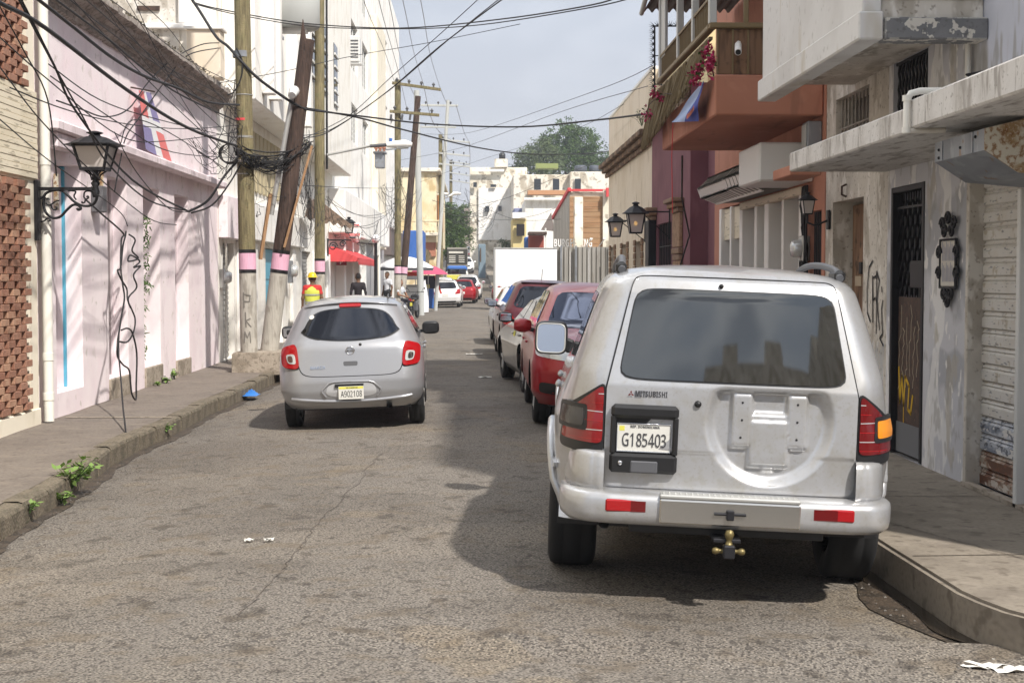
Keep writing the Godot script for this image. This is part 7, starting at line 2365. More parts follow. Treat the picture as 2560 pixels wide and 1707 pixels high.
func poles_and_cables():
	# concrete footing shared by the two near poles
	var ft = thing("concrete_footing", "rough concrete block around the feet of two poles", "footing")
	obj("block", MB.new().prism(V2([-4.02, 23.45, -3.22, 23.45, -3.2, 24.6, -4.0, 24.7]), Vector3(0, 0.1, 0), Vector3.RIGHT, Vector3.FORWARD, Vector3(0, 0.34, 0)), mats.step_concrete, ft)
	obj("cap", MB.new().prism(V2([-4.0, 23.47, -3.24, 23.47, -3.22, 24.58, -3.98, 24.68]), Vector3(0, 0.438, 0), Vector3.RIGHT, Vector3.FORWARD, Vector3(0, 0.02, 0)), mats.step_concrete, ft)
	obj("ramp", MB.new().prism(V2([-3.22, 23.6, -3.02, 23.9, -3.02, 25.4, -3.2, 25.6]), Vector3(0, -0.05, 0), Vector3.RIGHT, Vector3.FORWARD, Vector3(0, 0.36, 0)), mats.step_concrete, ft)
	var p1 = pole("thick upright wooden pole with pink band and scrawled letters", W(-3.78, 0.42, 23.75), W(-3.88, 9.0, 23.75), 0.145, 0.125, mats.pole_wood)
	# scrawl P K M down its painted base
	for q in [[[-0.06, 1.45], [-0.05, 1.2]], [[-0.06, 1.42], [0.05, 1.4], [0.04, 1.3], [-0.05, 1.3]], [[-0.03, 1.12], [-0.02, 0.88]], [[0.05, 1.02], [-0.02, 0.98], [0.06, 0.88]], [[-0.05, 0.62], [-0.04, 0.8], [0.0, 0.7], [0.04, 0.8], [0.05, 0.62]]]:
		var sc := MB.new()
		for k in q.size() - 1:
			var ps = []
			for j in 5:
				var u = lerpf(q[k][0], q[k + 1][0], j / 4.0)
				var y = lerpf(q[k][1], q[k + 1][1], j / 4.0)
				ps.append(Vector3(-3.785 + u, y, -23.75 + sqrt(maxf(0.0, 0.0213 - u * u)) + 0.004))
			sc.ribbon(ps, 0.018, Vector3.BACK)
		obj("scrawl_stroke", sc, mat("faded_spray", C("77736d"), 0.9), p1)
	obj("clamp", MB.new().tube([W(-3.862, 5.32, 23.75), W(-3.864, 5.42, 23.75)], 0.15, 16, false), mats.zinc, p1)
	obj("red_tape", MB.new().tube([W(-3.84, 4.28, 23.75), W(-3.84, 4.32, 23.75)], 0.14, 16, false), mats.red_cloth, p1)
	for y in [4.0, 4.02, 3.6, 3.62, 3.4, 4.7]:
		obj("strap", MB.new().tube([W(-3.83, y, 23.75), W(-3.83, y + 0.012, 23.75)], 0.146, 16, false), mats.aluminium, p1)
	# the leaning pole with a galvanised pipe and a plank beside it
	var p2 = pole("dark weathered wooden pole leaning to the right with split top", W(-3.52, 0.44, 24.25), W(-2.84, 5.7, 24.25), 0.155, 0.125, mats.dark_wood)
	obj("split_top", MB.new().prism(V2([-0.12, 0.0, -0.02, 0.0, -0.07, 0.35]), W(-2.84, 5.69, 24.2), Vector3.RIGHT, Vector3.UP, Vector3(0, 0, -0.12)), mats.dark_wood, p2)
	obj("riser_pipe", MB.new().tube([W(-3.45, 2.75, 24.12), W(-3.26, 3.75, 24.12), W(-3.08, 4.75, 24.12)], 0.042, 12), mats.aluminium, p2)
	obj("pipe_cap", MB.new().tube([W(-3.09, 4.74, 24.12), W(-3.03, 4.8, 23.95), W(-3.05, 4.72, 23.85)], [0.07, 0.09, 0.06], 12), mats.white_frame, p2)
	obj("plank", MB.new().bar(W(-3.62, 2.0, 24.0), W(-3.45, 3.1, 24.05), 0.13, 0.05), mats.raw_plank, p2)
	obj("batten", MB.new().bar(W(-3.22, 2.2, 24.0), W(-2.75, 3.9, 24.05), 0.03, 0.04), mats.raw_plank, p2)
	var p3 = pole("slim wooden pole with pink band behind the leaning pole", W(-3.95, 0.1, 36.0), W(-3.9, 9.6, 36.0), 0.135, 0.12, mats.pole_wood)
	obj("conduit", MB.new().tube([W(-3.74, 4.4, 35.95), W(-3.72, 9.6, 35.95)], 0.03, 6), mats.cable, p3)
	# street lamp on pole three
	var sl = thing("street_lamp", "long white street lamp head reaching over the road from slim pole", "lamp")
	var l0 = on_d(817, 387, 35.8)
	var l1 = on_d(925, 365, 35.8)
	var l2 = on_d(1028, 358, 35.8)
	obj("arm", MB.new().tube([l0, l1], 0.03, 8), mats.aluminium, sl)
	obj("collar", MB.new().tube([l1, l1.lerp(l2, 0.42)], 0.045, 10), mats.grey_trim, sl)
	obj("head", MB.new().tube([l1.lerp(l2, 0.4), l1.lerp(l2, 0.55), l1.lerp(l2, 0.85), l2 + Vector3(0.02, -0.03, 0)], [0.06, 0.09, 0.1, 0.05], 12), mats.white_paint, sl)
	obj("lens", MB.new().tube([l1.lerp(l2, 0.66) - Vector3(0, 0.07, 0), l1.lerp(l2, 0.93) - Vector3(0, 0.07, 0)], 0.06, 10), mats.lamp_clear, sl)
	obj("photocell", MB.new().tube([l1.lerp(l2, 0.5) + Vector3(0, 0.08, 0), l1.lerp(l2, 0.5) + Vector3(0, 0.16, 0)], 0.04, 8), mats.blue_sign, sl)
	# poles with crossarms further on
	var p4 = pole("tall wooden pole carrying two crossarms with insulators", W(-3.14, 0.0, 57.0), W(-3.1, 9.5, 57.0), 0.14, 0.12, mats.pole_wood)
	crossarm(p4, on_d(980, 207, 56.8), on_d(1102, 224, 56.8), 4, mats.pole_wood, 0.8)
	crossarm(p4, on_d(974, 278, 56.8), on_d(1098, 288, 56.8), 4, mats.pole_wood, 0.8)
	for px in [978, 1006, 1026]:
		obj("fuse", MB.new().tube([on_d(px, 286, 56.7), on_d(px - 2, 300, 56.7)], 0.05, 6), mats.grey_trim, p4)
	var tr = thing("transformer", "grey pole transformer box among the cables", "transformer")
	obj("case", MB.new().box2(on_d(936, 383, 56.0), on_d(961, 420, 56.0) + Vector3(0, 0, -0.4), 0.04), mats.zinc, tr)
	obj("lid", MB.new().box2(on_d(932, 378, 55.95), on_d(965, 384, 55.95) + Vector3(0, 0, -0.5), 0.02), mats.zinc, tr)
	for k in 3:
		insulator_part(tr, on_d(940 + 10 * k, 378, 55.8))
	obj("hanger", MB.new().bar(on_d(945, 376, 56.2), on_d(990, 372, 56.9), 0.06, 0.06), mats.zinc, tr)
	pole("dark wooden pole leaning against the crossarm pole", W(-3.2, 0.0, 60.0), W(-2.42, 9.24, 60.0), 0.16, 0.12, mats.dark_wood)
	pole("grey round concrete pole behind the leaning pair", W(-2.42, 0.0, 62.5), W(-2.58, 9.8, 62.5), 0.15, 0.12, mats.concrete_pole, false)
	var fp = [[1101, 336, 95.0, 690], [1127, 400, 128.0, 680], [1063, 520, 78.0, 700]]
	for k in 2:
		var q = fp[k]
		var tp = on_d(q[0], q[1], q[2])
		var t = pole(["far wooden pole with two white crossarms over the street tree", "farthest wooden pole with stacked crossarms against the sky"][k], Vector3(tp.x, hill(q[2]), tp.z), tp, 0.16, 0.13, mats.pole_wood, false)
		for j in 3:
			var y = [[349, 383, 410], [404, 432, 451]][k][j]
			crossarm(t, on_d(q[0] - 4, y - 1, q[2] - 0.2), on_d([1175, 1176][k], y + 7, q[2] - 0.2), 3, mats.concrete_pole, 0.8)
	var gh = pole("tall thin steel frame pole with crossarms above the dark leaning pole", W(-2.0, 0.0, 70.0), on_d(1120, 250, 70.0), 0.1, 0.08, mats.concrete_pole, false)
	crossarm(gh, on_d(1052, 263, 70.0), on_d(1145, 264, 70.0), 3, mats.concrete_pole, 0.7)
	crossarm(gh, on_d(1052, 317, 70.0), on_d(1140, 318, 70.0), 3, mats.concrete_pole, 0.6)
	for q in [[1086, 490, 1120, 485, 96.0], [1120, 492, 1152, 484, 100.0]]:
		var t = thing("far_street_lamp", "white street lamp head hanging over the far road", "lamp", Vector3.ZERO, "far street lamps")
		obj("head", MB.new().tube([on_d(q[0], q[1], q[4]), on_d((q[0] + q[2]) * 0.5, q[3] - 1, q[4]), on_d(q[2], q[3], q[4])], [0.05, 0.13, 0.08], 8), mats.white_paint, t)
		obj("arm", MB.new().tube([on_d(q[0], q[1], q[4]), on_d(q[0] - 20, q[1] + 8, q[4])], 0.04, 5), mats.aluminium, t)

	# ---- cables along the pink house to the first pole
	cable([[-60, -35, 11.5], [0, 8, 12.5], [110, 68, 14], [321, 228, 18], [470, 320, 21.5], [592, 365, 23.6]], 0.02, "thickest black cable sloping across the pink upper wall")
	cable([[30, -50, 12.3], [96, 0, 13.5], [185, 70, 15], [278, 143, 17], [360, 190, 19], [446, 221, 21], [520, 255, 22.5], [597, 262, 23.6]], 0.017, "thick black cable crossing the grey eaves to the first pole")
	for q in [
		[[[20, -50, 11.5], [46, 0, 12], [136, 168, 14.5], [210, 300, 16], [264, 403, 17.5], [370, 500, 20], [472, 528, 22]], 0.009],
		[[[-20, -20, 11.5], [0, 20, 12], [60, 130, 13.3], [118, 250, 14.5], [140, 440, 15.6]], 0.007],
		[[[25, -50, 12], [52, 0, 12.5], [135, 165, 15], [190, 280, 17], [330, 450, 20], [472, 529, 22]], 0.012],
		[[[90, -40, 13], [140, 0, 14], [260, 90, 16.5], [430, 225, 20.5], [590, 302, 23.6]], 0.011],
		[[[170, -40, 14], [215, 0, 15], [320, 90, 18], [420, 170, 21], [545, 235, 23.5], [600, 300, 23.7]], 0.006],
		[[[-20, 80, 11.2], [0, 95, 11.5], [120, 200, 14], [300, 340, 18], [420, 352, 20], [590, 330, 23.6]], 0.006],
		[[[-20, 150, 10.8], [0, 170, 11], [100, 300, 13], [230, 430, 16], [370, 545, 20], [440, 562, 21]], 0.006],
		[[[-20, 285, 10.8], [0, 300, 11], [120, 400, 13.5], [290, 522, 17], [318, 565, 18]], 0.005],
		[[[250, -20, 17], [330, 40, 19], [470, 150, 22.5], [600, 215, 23.7]], 0.005],
		[[[320, -20, 18], [420, 70, 21], [500, 180, 23], [600, 310, 23.7]], 0.005],
		[[[120, 160, 15.3], [250, 250, 17.5], [400, 300, 20.5], [590, 345, 23.6]], 0.006],
		[[[125, 190, 15.3], [300, 310, 18], [430, 380, 21], [595, 395, 23.6]], 0.006],
		[[[472, 528, 22], [520, 500, 22.8], [560, 440, 23.4], [600, 395, 23.7]], 0.02],
		[[[478, 532, 22], [530, 512, 22.9], [575, 455, 23.4], [606, 400, 23.7]], 0.014],
		[[[285, 330, 17.6], [340, 430, 18.8], [420, 520, 20.8], [472, 530, 22]], 0.006],
		[[[300, 360, 17.8], [330, 300, 18.5], [420, 330, 20], [560, 420, 23]], 0.006]]:
		cable(q[0], q[1])
	for k in 7:
		var x0 = rng.randf_range(-30, 330)
		var y0 = -15.0 if x0 > 30 else rng.randf_range(0, 330)
		var d0 = 12.5 + maxf(x0, 0.0) / 330.0 * 6.0
		var y1 = rng.randf_range(240, 420)
		var sg = rng.randf_range(15, 75)
		var path := []
		for j in 6:
			var u = j / 5.0
			path.append([lerpf(x0, 600, u), lerpf(y0, y1, u) + sg * 4.0 * u * (1.0 - u), lerpf(d0, 23.6, u)])
		cable(path, rng.randf_range(0.003, 0.006))
	cable([[547, 107, 23.9], [500, 112, 23], [430, 148, 21.5], [370, 205, 20], [320, 272, 18.8], [262, 292, 17.6], [200, 272, 16.4], [140, 251, 15.6]], 0.009, "black drop cable looping in a wave below the eaves", "loop cables under the eaves")
	cable([[545, 120, 23.9], [470, 137, 22.5], [420, 192, 21.2], [350, 290, 19.6], [315, 340, 18.8], [300, 400, 18.4], [285, 480, 17.8]], 0.009, "second black drop cable curling down to the meter box", "loop cables under the eaves")
	cable([[590, 120, 23.6], [604, 150, 23.6], [603, 190, 23.6], [585, 228, 23.6], [568, 237, 23.6]], 0.012, "short black cable loop hanging on the first pole", "pole loops")
	# coil of cable on the first pole
	var coil := MB.new()
	for k in 4:
		var pts := []
		var c = on_d(573, 384, 23.45)
		for j in 21:
			var a = TAU * j / 20.0
			pts.append(c + Vector3(cos(a) * (0.14 + 0.008 * k), sin(a) * (0.165 - 0.006 * k), 0.02 * k))
		coil.tube(pts, 0.012, 5)
	tag(obj("cable_coil", coil, mats.cable), "round coil of black cable hung on the first pole", "cable")
	# twisted main over the road, and others
	cable([[440, -60, 24.3], [480, 0, 24.1], [500, 30, 24], [540, 92, 23.9], [568, 115, 23.7], [600, 150, 23.6], [645, 196, 23.7], [720, 250, 24], [765, 274, 24.2]], 0.024, "twisted thick black cable running down between the two near poles", "main cables")
	cable([[765, 274, 24.2], [900, 290, 25.5], [1080, 310, 27.5], [1300, 317, 27], [1490, 300, 24], [1660, 279, 20.6]], 0.016, "long black cable sagging across the street to the balcony house", "main cables")
	cable([[765, 270, 24.2], [900, 295, 26], [1000, 322, 28], [1190, 368, 33], [1330, 385, 37], [1480, 383, 42], [1550, 372, 45]], 0.016, "lower black cable sagging across the street towards the beige house", "main cables")
	for q in [
		[[[480, 5, 24], [560, 25, 25], [760, 58, 27], [1000, 70, 26], [1250, 48, 23], [1480, 12, 20], [1560, -15, 19]], 0.011],
		[[[485, 10, 24], [600, 38, 25], [780, 66, 27], [1000, 72, 26], [1200, 62, 23.5], [1480, 18, 20], [1600, -12, 19]], 0.009],
		[[[745, 345, 24.5], [820, 330, 28], [960, 235, 26], [1100, 115, 23], [1280, -20, 20]], 0.011],
		[[[745, 340, 24.5], [830, 322, 28], [970, 228, 26], [1120, 100, 23], [1270, -20, 20]], 0.008],
		[[[740, 355, 24.5], [870, 290, 28], [980, 190, 25], [1100, 85, 22], [1215, -20, 20]], 0.007],
		[[[500, 215, 23.9], [700, 180, 27], [880, 140, 30], [1080, 105, 30], [1300, 60, 28]], 0.007],
		[[[700, 460, 24.5], [900, 470, 40], [1010, 470, 57]], 0.008],
		[[[1060, 335, 57], [1180, 330, 50], [1480, 230, 30], [1640, 160, 22]], 0.006],
		[[[1000, 400, 57], [1150, 370, 50], [1400, 280, 34], [1620, 215, 22]], 0.006],
		[[[1050, 455, 60], [1200, 400, 60], [1420, 330, 42], [1560, 260, 30]], 0.006],
		[[[1110, 525, 95], [1250, 500, 90], [1400, 440, 80], [1530, 390, 60]], 0.012],
		[[[1080, 500, 70], [1230, 548, 80], [1330, 540, 85], [1388, 520, 86]], 0.012],
		[[[1090, 480, 90], [1210, 520, 90], [1300, 550, 90], [1440, 545, 82]], 0.012]]:
		cable(q[0], q[1], "thin black cable strung over the street between the poles", "cables over the street")
	# primary lines from the crossarms towards the viewer, high overhead
	for q in [[1020, 204, 965, -30], [1058, 209, 1000, -30], [1098, 214, 1045, -30], [1016, 268, 940, -30], [985, 203, 900, -30]]:
		cable([[q[0], q[1], 56.8], [q[0] - 22, (q[1] + 60) * 0.62 - 30, 44], [lerpf(q[0], q[2], 0.75), q[1] * 0.22 - 10, 33], [q[2], q[3], 27]], 0.008, "thin bare power line rising from the crossarms overhead", "primary power lines", mats.cable_grey)
	for q in [[1058, 209, 1080, 300, 1112, 349], [1098, 214, 1120, 262, 1140, 262], [1020, 206, 1050, 262, 1068, 262], [1068, 262, 1090, 320, 1130, 352], [1140, 262, 1160, 330, 1173, 356], [1112, 349, 1118, 395, 1135, 405], [1173, 356, 1175, 395, 1174, 410]]:
		cable([[q[0], q[1], 57], [q[2], q[3], 76], [q[4], q[5], 94]], 0.012, "thin power line sagging between the far crossarms", "far power lines", mats.cable_grey)
	# uncountable tangles of small wires
	var tangle = func(spots, n, spread, r, label):
		var m := MB.new()
		for k in n:
			var a = spots[rng.randi_range(0, spots.size() - 1)]
			var b = spots[rng.randi_range(0, spots.size() - 1)]
			var pa = on_d(a[0] + rng.randfn() * spread, a[1] + rng.randfn() * spread, a[2])
			var pb = on_d(b[0] + rng.randfn() * spread, b[1] + rng.randfn() * spread, b[2])
			var sag = minf(pa.distance_to(pb), 3.0) * rng.randf_range(0.06, 0.3) + 0.1 * rng.randf()
			var pts := []
			for j in 9:
				var u = j / 8.0
				pts.append(pa.lerp(pb, u) + Vector3(rng.randfn() * 0.02, -sag * 4.0 * u * (1.0 - u), rng.randfn() * 0.05))
			m.tube(smooth_path(pts, 2), r * rng.randf_range(0.6, 1.4), 4, false)
		stuff(tag(obj("wire_tangle", m, mats.cable), label, "wires"))
	tangle.call([[600, 372, 23.5], [630, 395, 23.5], [660, 400, 23.8], [700, 392, 24.1], [740, 372, 24.2], [775, 350, 24.3], [615, 390, 23.5]], 60, 6.0, 0.009, "dense knot of black wires joining the two near poles")
	tangle.call([[735, 320, 24.3], [760, 350, 25], [770, 420, 28], [790, 470, 32], [800, 540, 35.6], [770, 560, 34], [745, 480, 26], [810, 520, 35.6]], 46, 14.0, 0.004, "untidy hanging wires between the leaning pole and the slim pole")
	tangle.call([[1000, 440, 56.8], [990, 500, 56.8], [1010, 530, 57.5], [985, 560, 56.8], [1030, 480, 59.5], [960, 470, 54]], 45, 9.0, 0.006, "thick knot of wires around the crossarm pole")
	tangle.call([[820, 500, 36], [860, 560, 40], [900, 575, 44], [950, 560, 50], [985, 520, 56.5]], 14, 6.0, 0.008, "heavy bundle of wires sagging towards the red awning")
	tangle.call([[480, 350, 22.5], [540, 370, 23], [590, 330, 23.6], [560, 420, 23.4], [600, 280, 23.7], [590, 200, 23.7]], 26, 10.0, 0.005, "fine wires straggling left of the first pole")
	tangle.call([[620, 420, 23.6], [690, 470, 24.2], [640, 520, 24], [720, 440, 24.3], [780, 520, 33]], 12, 12.0, 0.004, "fine loose wires hanging below the cable knot")
	tangle.call([[1110, 520, 95], [1150, 470, 100], [1180, 540, 110], [1140, 560, 105], [1215, 560, 120], [1240, 520, 120]], 26, 8.0, 0.012, "fine wires criss-crossing above the far road")
	# cable ends dangling down the pink wall
	var hang = func(a, label):
		var pts := []
		for q in a:
			var p = on_x(q[0] * 0.3827, 500 + q[1] * 0.3827, lerpf(-4.5, -4.25, clampf((q[1] - 200) / 700.0, 0, 1)))
			pts.append(p)
		tag(obj("dangling_cable", MB.new().tube(smooth_path(pts), 0.011, 6), mats.cable), label, "cable", "cables dangling on the pink wall")
	hang.call([[560, 0], [660, 90], [800, 215], [790, 260], [785, 430], [800, 560], [810, 640], [790, 760], [775, 860], [765, 930], [765, 1020], [800, 1075], [840, 1110], [850, 1200], [860, 1270], [885, 1302], [887, 1200], [890, 1000], [862, 870], [830, 838], [790, 850]], "long looping black cable hanging in front of the pink wall")
	hang.call([[820, 205], [815, 240], [800, 300], [785, 440], [765, 460], [790, 520], [825, 580], [830, 650], [860, 720], [880, 780], [870, 860], [830, 925], [780, 925]], "thin black cable dangling in loops on the pink wall")
	hang.call([[840, 225], [880, 260], [860, 330], [900, 380], [835, 400], [850, 360], [910, 400], [870, 440], [915, 430], [880, 470], [870, 500], [890, 570], [835, 640], [850, 705]], "knotted tuft of black cable on the pink wall")
	var fin := []
	for q in [[775, 860, -4.3], [772, 1000, -4.2], [785, 1150, -4.05], [800, 1350, -3.8], [815, 1480, -3.6]]:
		fin.append(on_x(q[0] * 0.3827, 500 + q[1] * 0.3827, q[2]))
	fin.append(on_ground(316, 1118, 0.02))
	tag(obj("dangling_cable", MB.new().tube(smooth_path(fin), 0.009, 6), mats.cable), "single black cable trailing over the kerb to the road", "cable")
func insulator_part(t: Node3D, p: Vector3):
	var m := MB.new()
	insulator(m, p, 1.0)
	obj("bushing", m, mats.terracotta, t)

# ---------- things on the pavements
func street_things():
	# bracket lantern at the corner of the pink house
	var t = thing("bracket_lantern", "large black street lantern on scrolled iron wall bracket", "lantern")
	var D = 15.32
	var lb = on_d(237, 423, D)
	lantern(t, lb, 0.26, 0.25)
	var ay = on_d(200, 472, D).y
	obj("arm", MB.new().bar(W(XL + 0.01, ay, D), W(lb.x + 0.03, ay, D), 0.035, 0.035), mats.iron, t)
	obj("wall_plate", MB.new().box2(W(XL + 0.003, ay - 0.55, D - 0.05), W(XL + 0.05, ay + 0.09, D + 0.05), 0.008), mats.iron, t)
	obj("post", MB.new().lathe([[0.03, ay - 0.09], [0.045, ay - 0.03], [0.03, ay + 0.02], [0.05, ay + 0.06], [0.03, ay + 0.09], [0.025, lb.y - 0.05], [0.05, lb.y]], Vector3(lb.x, 0, lb.z), 10), mats.iron, t)
	for k in 4:
		var a = TAU * (k + 0.5) / 4.0
		obj("cage_rib", MB.new().tube([Vector3(lb.x + 0.04 * cos(a), ay + 0.09, lb.z + 0.04 * sin(a)), Vector3(lb.x + 0.06 * cos(a), ay + 0.15, lb.z + 0.06 * sin(a)), Vector3(lb.x + 0.15 * cos(a), lb.y, lb.z + 0.15 * sin(a))], 0.009, 5), mats.iron, t)
	var z1 = func(x, y): return on_d(x * 0.1913, 400 + y * 0.1913, D)
	for path in [
		[[500, 500], [560, 480], [600, 430], [700, 395], [800, 400], [880, 460], [960, 540], [1050, 590], [1150, 600], [1230, 560], [1260, 470], [1220, 400]],
		[[580, 480], [560, 560], [590, 680], [680, 755], [780, 740], [860, 660], [940, 590], [1010, 590], [1050, 630], [1020, 650], [1000, 630]],
		[[590, 560], [640, 590], [720, 540], [770, 530]], [[640, 520], [620, 500], [600, 515]], [[660, 590], [680, 640], [720, 650], [735, 620], [715, 615]],
		[[1090, 490], [1100, 420], [1160, 405], [1220, 430]], [[1090, 490], [1120, 510], [1150, 490], [1140, 470], [1125, 485]], [[1110, 500], [1100, 550], [1070, 560], [1065, 540]],
		[[990, 520], [960, 470], [980, 410], [880, 400]], [[500, 810], [560, 800], [620, 760], [650, 790], [620, 800]]]:
		var pts := []
		for q in path:
			pts.append(z1.call(q[0], q[1]))
		obj("scroll", MB.new().tube(smooth_path(pts, 5), 0.015 if path.size() > 8 else 0.009, 6), mats.iron, t)
	# meter boxes on the left walls
	var mbx = thing("wall_meter_box", "grey box with trailing cable on the pink wall between doors", "box")
	obj("case", MB.new().box2(W(XL + 0.003, 2.5, 17.52), W(XL + 0.15, 2.82, 17.72), 0.01), mat("box_grey", C("6b6a6d"), 0.6), mbx)
	obj("pipe", MB.new().tube([W(XL + 0.06, 2.82, 17.8), W(XL + 0.06, 3.28, 17.8)], 0.03, 8), mats.rusty_cream, mbx)
	obj("pipe", MB.new().tube([W(XL + 0.06, 2.55, 17.8), W(XL + 0.06, 2.75, 17.8)], 0.025, 8), mats.rusty_cream, mbx)
	var m := MB.new()
	var cnt = thing("conduit_pipe", "cream conduit pipe running down beside the blue door", "pipe")
	obj("pipe", MB.new().tube([W(XL + 0.05, 2.45, 15.92), W(XL + 0.05, 2.85, 15.92)], 0.03, 8), mats.rusty_cream, cnt)
	var em = thing("electricity_meter", "round electricity meter hung in wires beside the grey shutter", "meter")
	obj("base", MB.new().box2(W(XL + 0.003, 1.5, 26.2), W(XL + 0.08, 1.85, 26.42), 0.01), mats.aluminium, em)
	obj("dial_cover", MB.new().lathe([[0.11, 0.0], [0.11, 0.08], [0.08, 0.12], [0.0, 0.13]], W(XL + 0.08, 1.7, 26.31), 16, Basis(Vector3.BACK, -PI / 2)), mats.lamp_clear, em)
	obj("conduit", MB.new().tube(smooth_path([W(XL + 0.05, 2.38, 26.5), W(XL + 0.07, 2.2, 26.52), W(XL + 0.05, 1.4, 26.62), W(XL + 0.05, 0.3, 26.5), W(XL + 0.1, 0.16, 26.4)]), 0.022, 6), mats.pvc_white, em)
	em = thing("electricity_meter", "grey electricity meter under the white fascia near the blue door", "meter")
	obj("base", MB.new().box2(W(XL + 0.093, 1.55, 34.9), W(XL + 0.18, 2.1, 35.3), 0.01), mats.zinc, em)
	obj("dial_cover", MB.new().lathe([[0.15, 0.0], [0.15, 0.1], [0.1, 0.14], [0.0, 0.15]], W(XL + 0.18, 1.85, 35.1), 16, Basis(Vector3.BACK, -PI / 2)), mats.lamp_clear, em)
	# national flag on the pink upper wall
	var fl = thing("flag", "red white and blue quartered flag hanging from the pink upper wall", "flag")
	var FX = XL + 0.08
	var c = [on_x(340, 225, FX), on_x(370, 232, FX), on_x(422, 408, FX), on_x(350, 372, FX)]
	var fm = {"red": mat("flag_red", C("e67f7c"), 0.8), "blue": mat("flag_blue", C("8f88b4"), 0.8), "white": mats.white_cloth}
	for i in 3:
		for j in 3:
			var u0 = [0.0, 0.42, 0.6][i]
			var u1 = [0.42, 0.6, 1.0][i]
			var v0 = [0.0, 0.42, 0.58][j]
			var v1 = [0.42, 0.58, 1.0][j]
			var col = "white" if i == 1 or j == 1 else ("red" if (i == 0) == (j == 0) else "blue")
			var q := MB.new()
			q.sheet(5, 6, func(a, b):
				var u = lerpf(u0, u1, a)
				var v = lerpf(v0, v1, b)
				var p = c[0].lerp(c[1], u).lerp(c[3].lerp(c[2], u), v)
				return p + Vector3(0.01 * sin(u * 9.0 + v * 2.0) * (0.4 + v) + 0.03 + 0.03 * v, 0, 0))
			obj({"red": "red_quarter", "blue": "blue_quarter", "white": "white_cross"}[col], q, fm[col], fl)
	obj("staff", MB.new().tube([c[0] + Vector3(-0.06, 0.03, 0.05), c[1] + Vector3(0.06, 0.03, -0.1)], 0.012, 6), mats.dark_wood, fl)
	# red shop awning
	var aw = thing("red_awning", "sloping red cloth awning over a shop door", "awning")
	m = MB.new()
	m.prism(V2([0.02, 2.78, 0.12, 2.78, 0.95, 2.42, 0.95, 2.3, 0.9, 2.3, 0.05, 2.66]), W(XL, -0.12, 45.5), Vector3.RIGHT, Vector3.UP, Vector3(0, 0, -8.0))
	m.prism(V2([0.02, 2.78, 0.12, 2.78, 0.95, 2.42, 0.95, 2.3, 0.02, 2.3]), W(XL, -0.12, 45.45), Vector3.RIGHT, Vector3.UP, Vector3(0, 0, -0.04))
	obj("cover", m, mats.red_cloth, aw)
	for k in 20:
		obj("valance_scallop", MB.new().prism(V2([0.0, 0.0, 0.19, 0.0, 0.38, 0.0, 0.32, -0.08, 0.19, -0.11, 0.06, -0.08]), W(XL + 0.945, 2.18, 45.5 + 0.39 * k), Vector3(0, 0, -1), Vector3.UP, Vector3(0.008, 0, 0)), mats.red_cloth, aw)
	var ps = thing("hanging_sign", "small maroon square sign with white letter P", "sign")
	obj("board", MB.new().box2(on_d(840, 648, 47.0), on_d(866, 663, 47.0) + Vector3(0, 0, -0.06), 0.01), mat("sign_maroon", C("96303f"), 0.6), ps)
	text("letter", "P", 0.15, mats.white_paint, ps, Transform3D(Basis(), on_d(853, 655, 46.98)), 0.0, 0.01)
	var os = thing("shop_sign", "white rounded shop sign with red lettering above the awning", "sign")
	obj("board", MB.new().box2(on_d(872, 556, 46.5), on_d(902, 600, 46.5) + Vector3(0, 0, -0.1), 0.05), mats.white_paint, os)
	var rl := MB.new()
	for k in 8:
		var x0 = 874 + 3.3 * k
		rl.ribbon(px_path([[x0, 584, 46.45], [x0 + 1.5, 589, 46.45]]), 0.03, Vector3.BACK)
		if k > 2 and k < 8:
			rl.ribbon(px_path([[x0 - 2, 560, 46.45], [x0, 564, 46.45]]), 0.03, Vector3.BACK)
	obj("red_lettering", rl, mats.red_cloth, os)
	obj("dark_lettering", MB.new().box2(on_d(873, 592, 46.45), on_d(888, 596, 46.45) + Vector3(0, 0, -0.04)), mats.letter_dark, os)
	# rusted tin roof over a doorway behind the slim pole
	m = MB.new()
	m.sheet(24, 6, func(u, v):
		var a = on_d(lerpf(772, 800, u), lerpf(495, 505, u), lerpf(36.5, 38.0, u))
		var b = on_d(lerpf(760, 885, u), lerpf(545, 570, u), lerpf(36.0, 40.0, u))
		return a.lerp(b, v) + Vector3(0, 0.05 * sin(u * 40.0), 0))
	tag(obj("tin_roof", m, mats.cornice_brick), "small sagging roof of broken tiles behind the slim pole", "roof")
	# second bracket lantern on the slim pole
	var bl = thing("pole_lantern", "black scrolled lantern bracket fixed beyond the slim pole", "lantern")
	var bp = on_d(872, 582, 43.5)
	lantern(bl, bp, 0.2, 0.3)
	obj("arm", MB.new().bar(on_d(818, 600, 43.5), on_d(878, 600, 43.5), 0.04, 0.04), mats.iron, bl)
	for q in [[832, 616, 0.14], [856, 610, 0.1]]:
		var pts := []
		for k in 21:
			var a = TAU * 1.4 * k / 20.0
			pts.append(on_d(q[0], q[1], 43.5) + Vector3(cos(a), sin(a), 0) * q[2] * (1.0 - 0.7 * k / 20.0))
		obj("scroll", MB.new().tube(pts, 0.018, 5), mats.iron, bl)
	obj("wall_bar", MB.new().bar(on_d(819, 596, 43.5), on_d(819, 640, 43.5), 0.05, 0.05), mats.iron, bl)
	# black cast lamp post with twin globes
	var lp = thing("globe_lamp_post", "black cast-iron lamp post with bulbous base and white globes", "lamp post")
	var lpx = W(-3.55, 0.14, 50.5)
	obj("post", MB.new().lathe([[0.16, 0.0], [0.16, 0.12], [0.11, 0.2], [0.11, 0.45], [0.17, 0.55], [0.13, 0.68], [0.07, 0.8], [0.06, 1.5], [0.055, 2.9], [0.07, 2.95], [0.03, 3.0]], lpx, 12), mats.iron, lp)
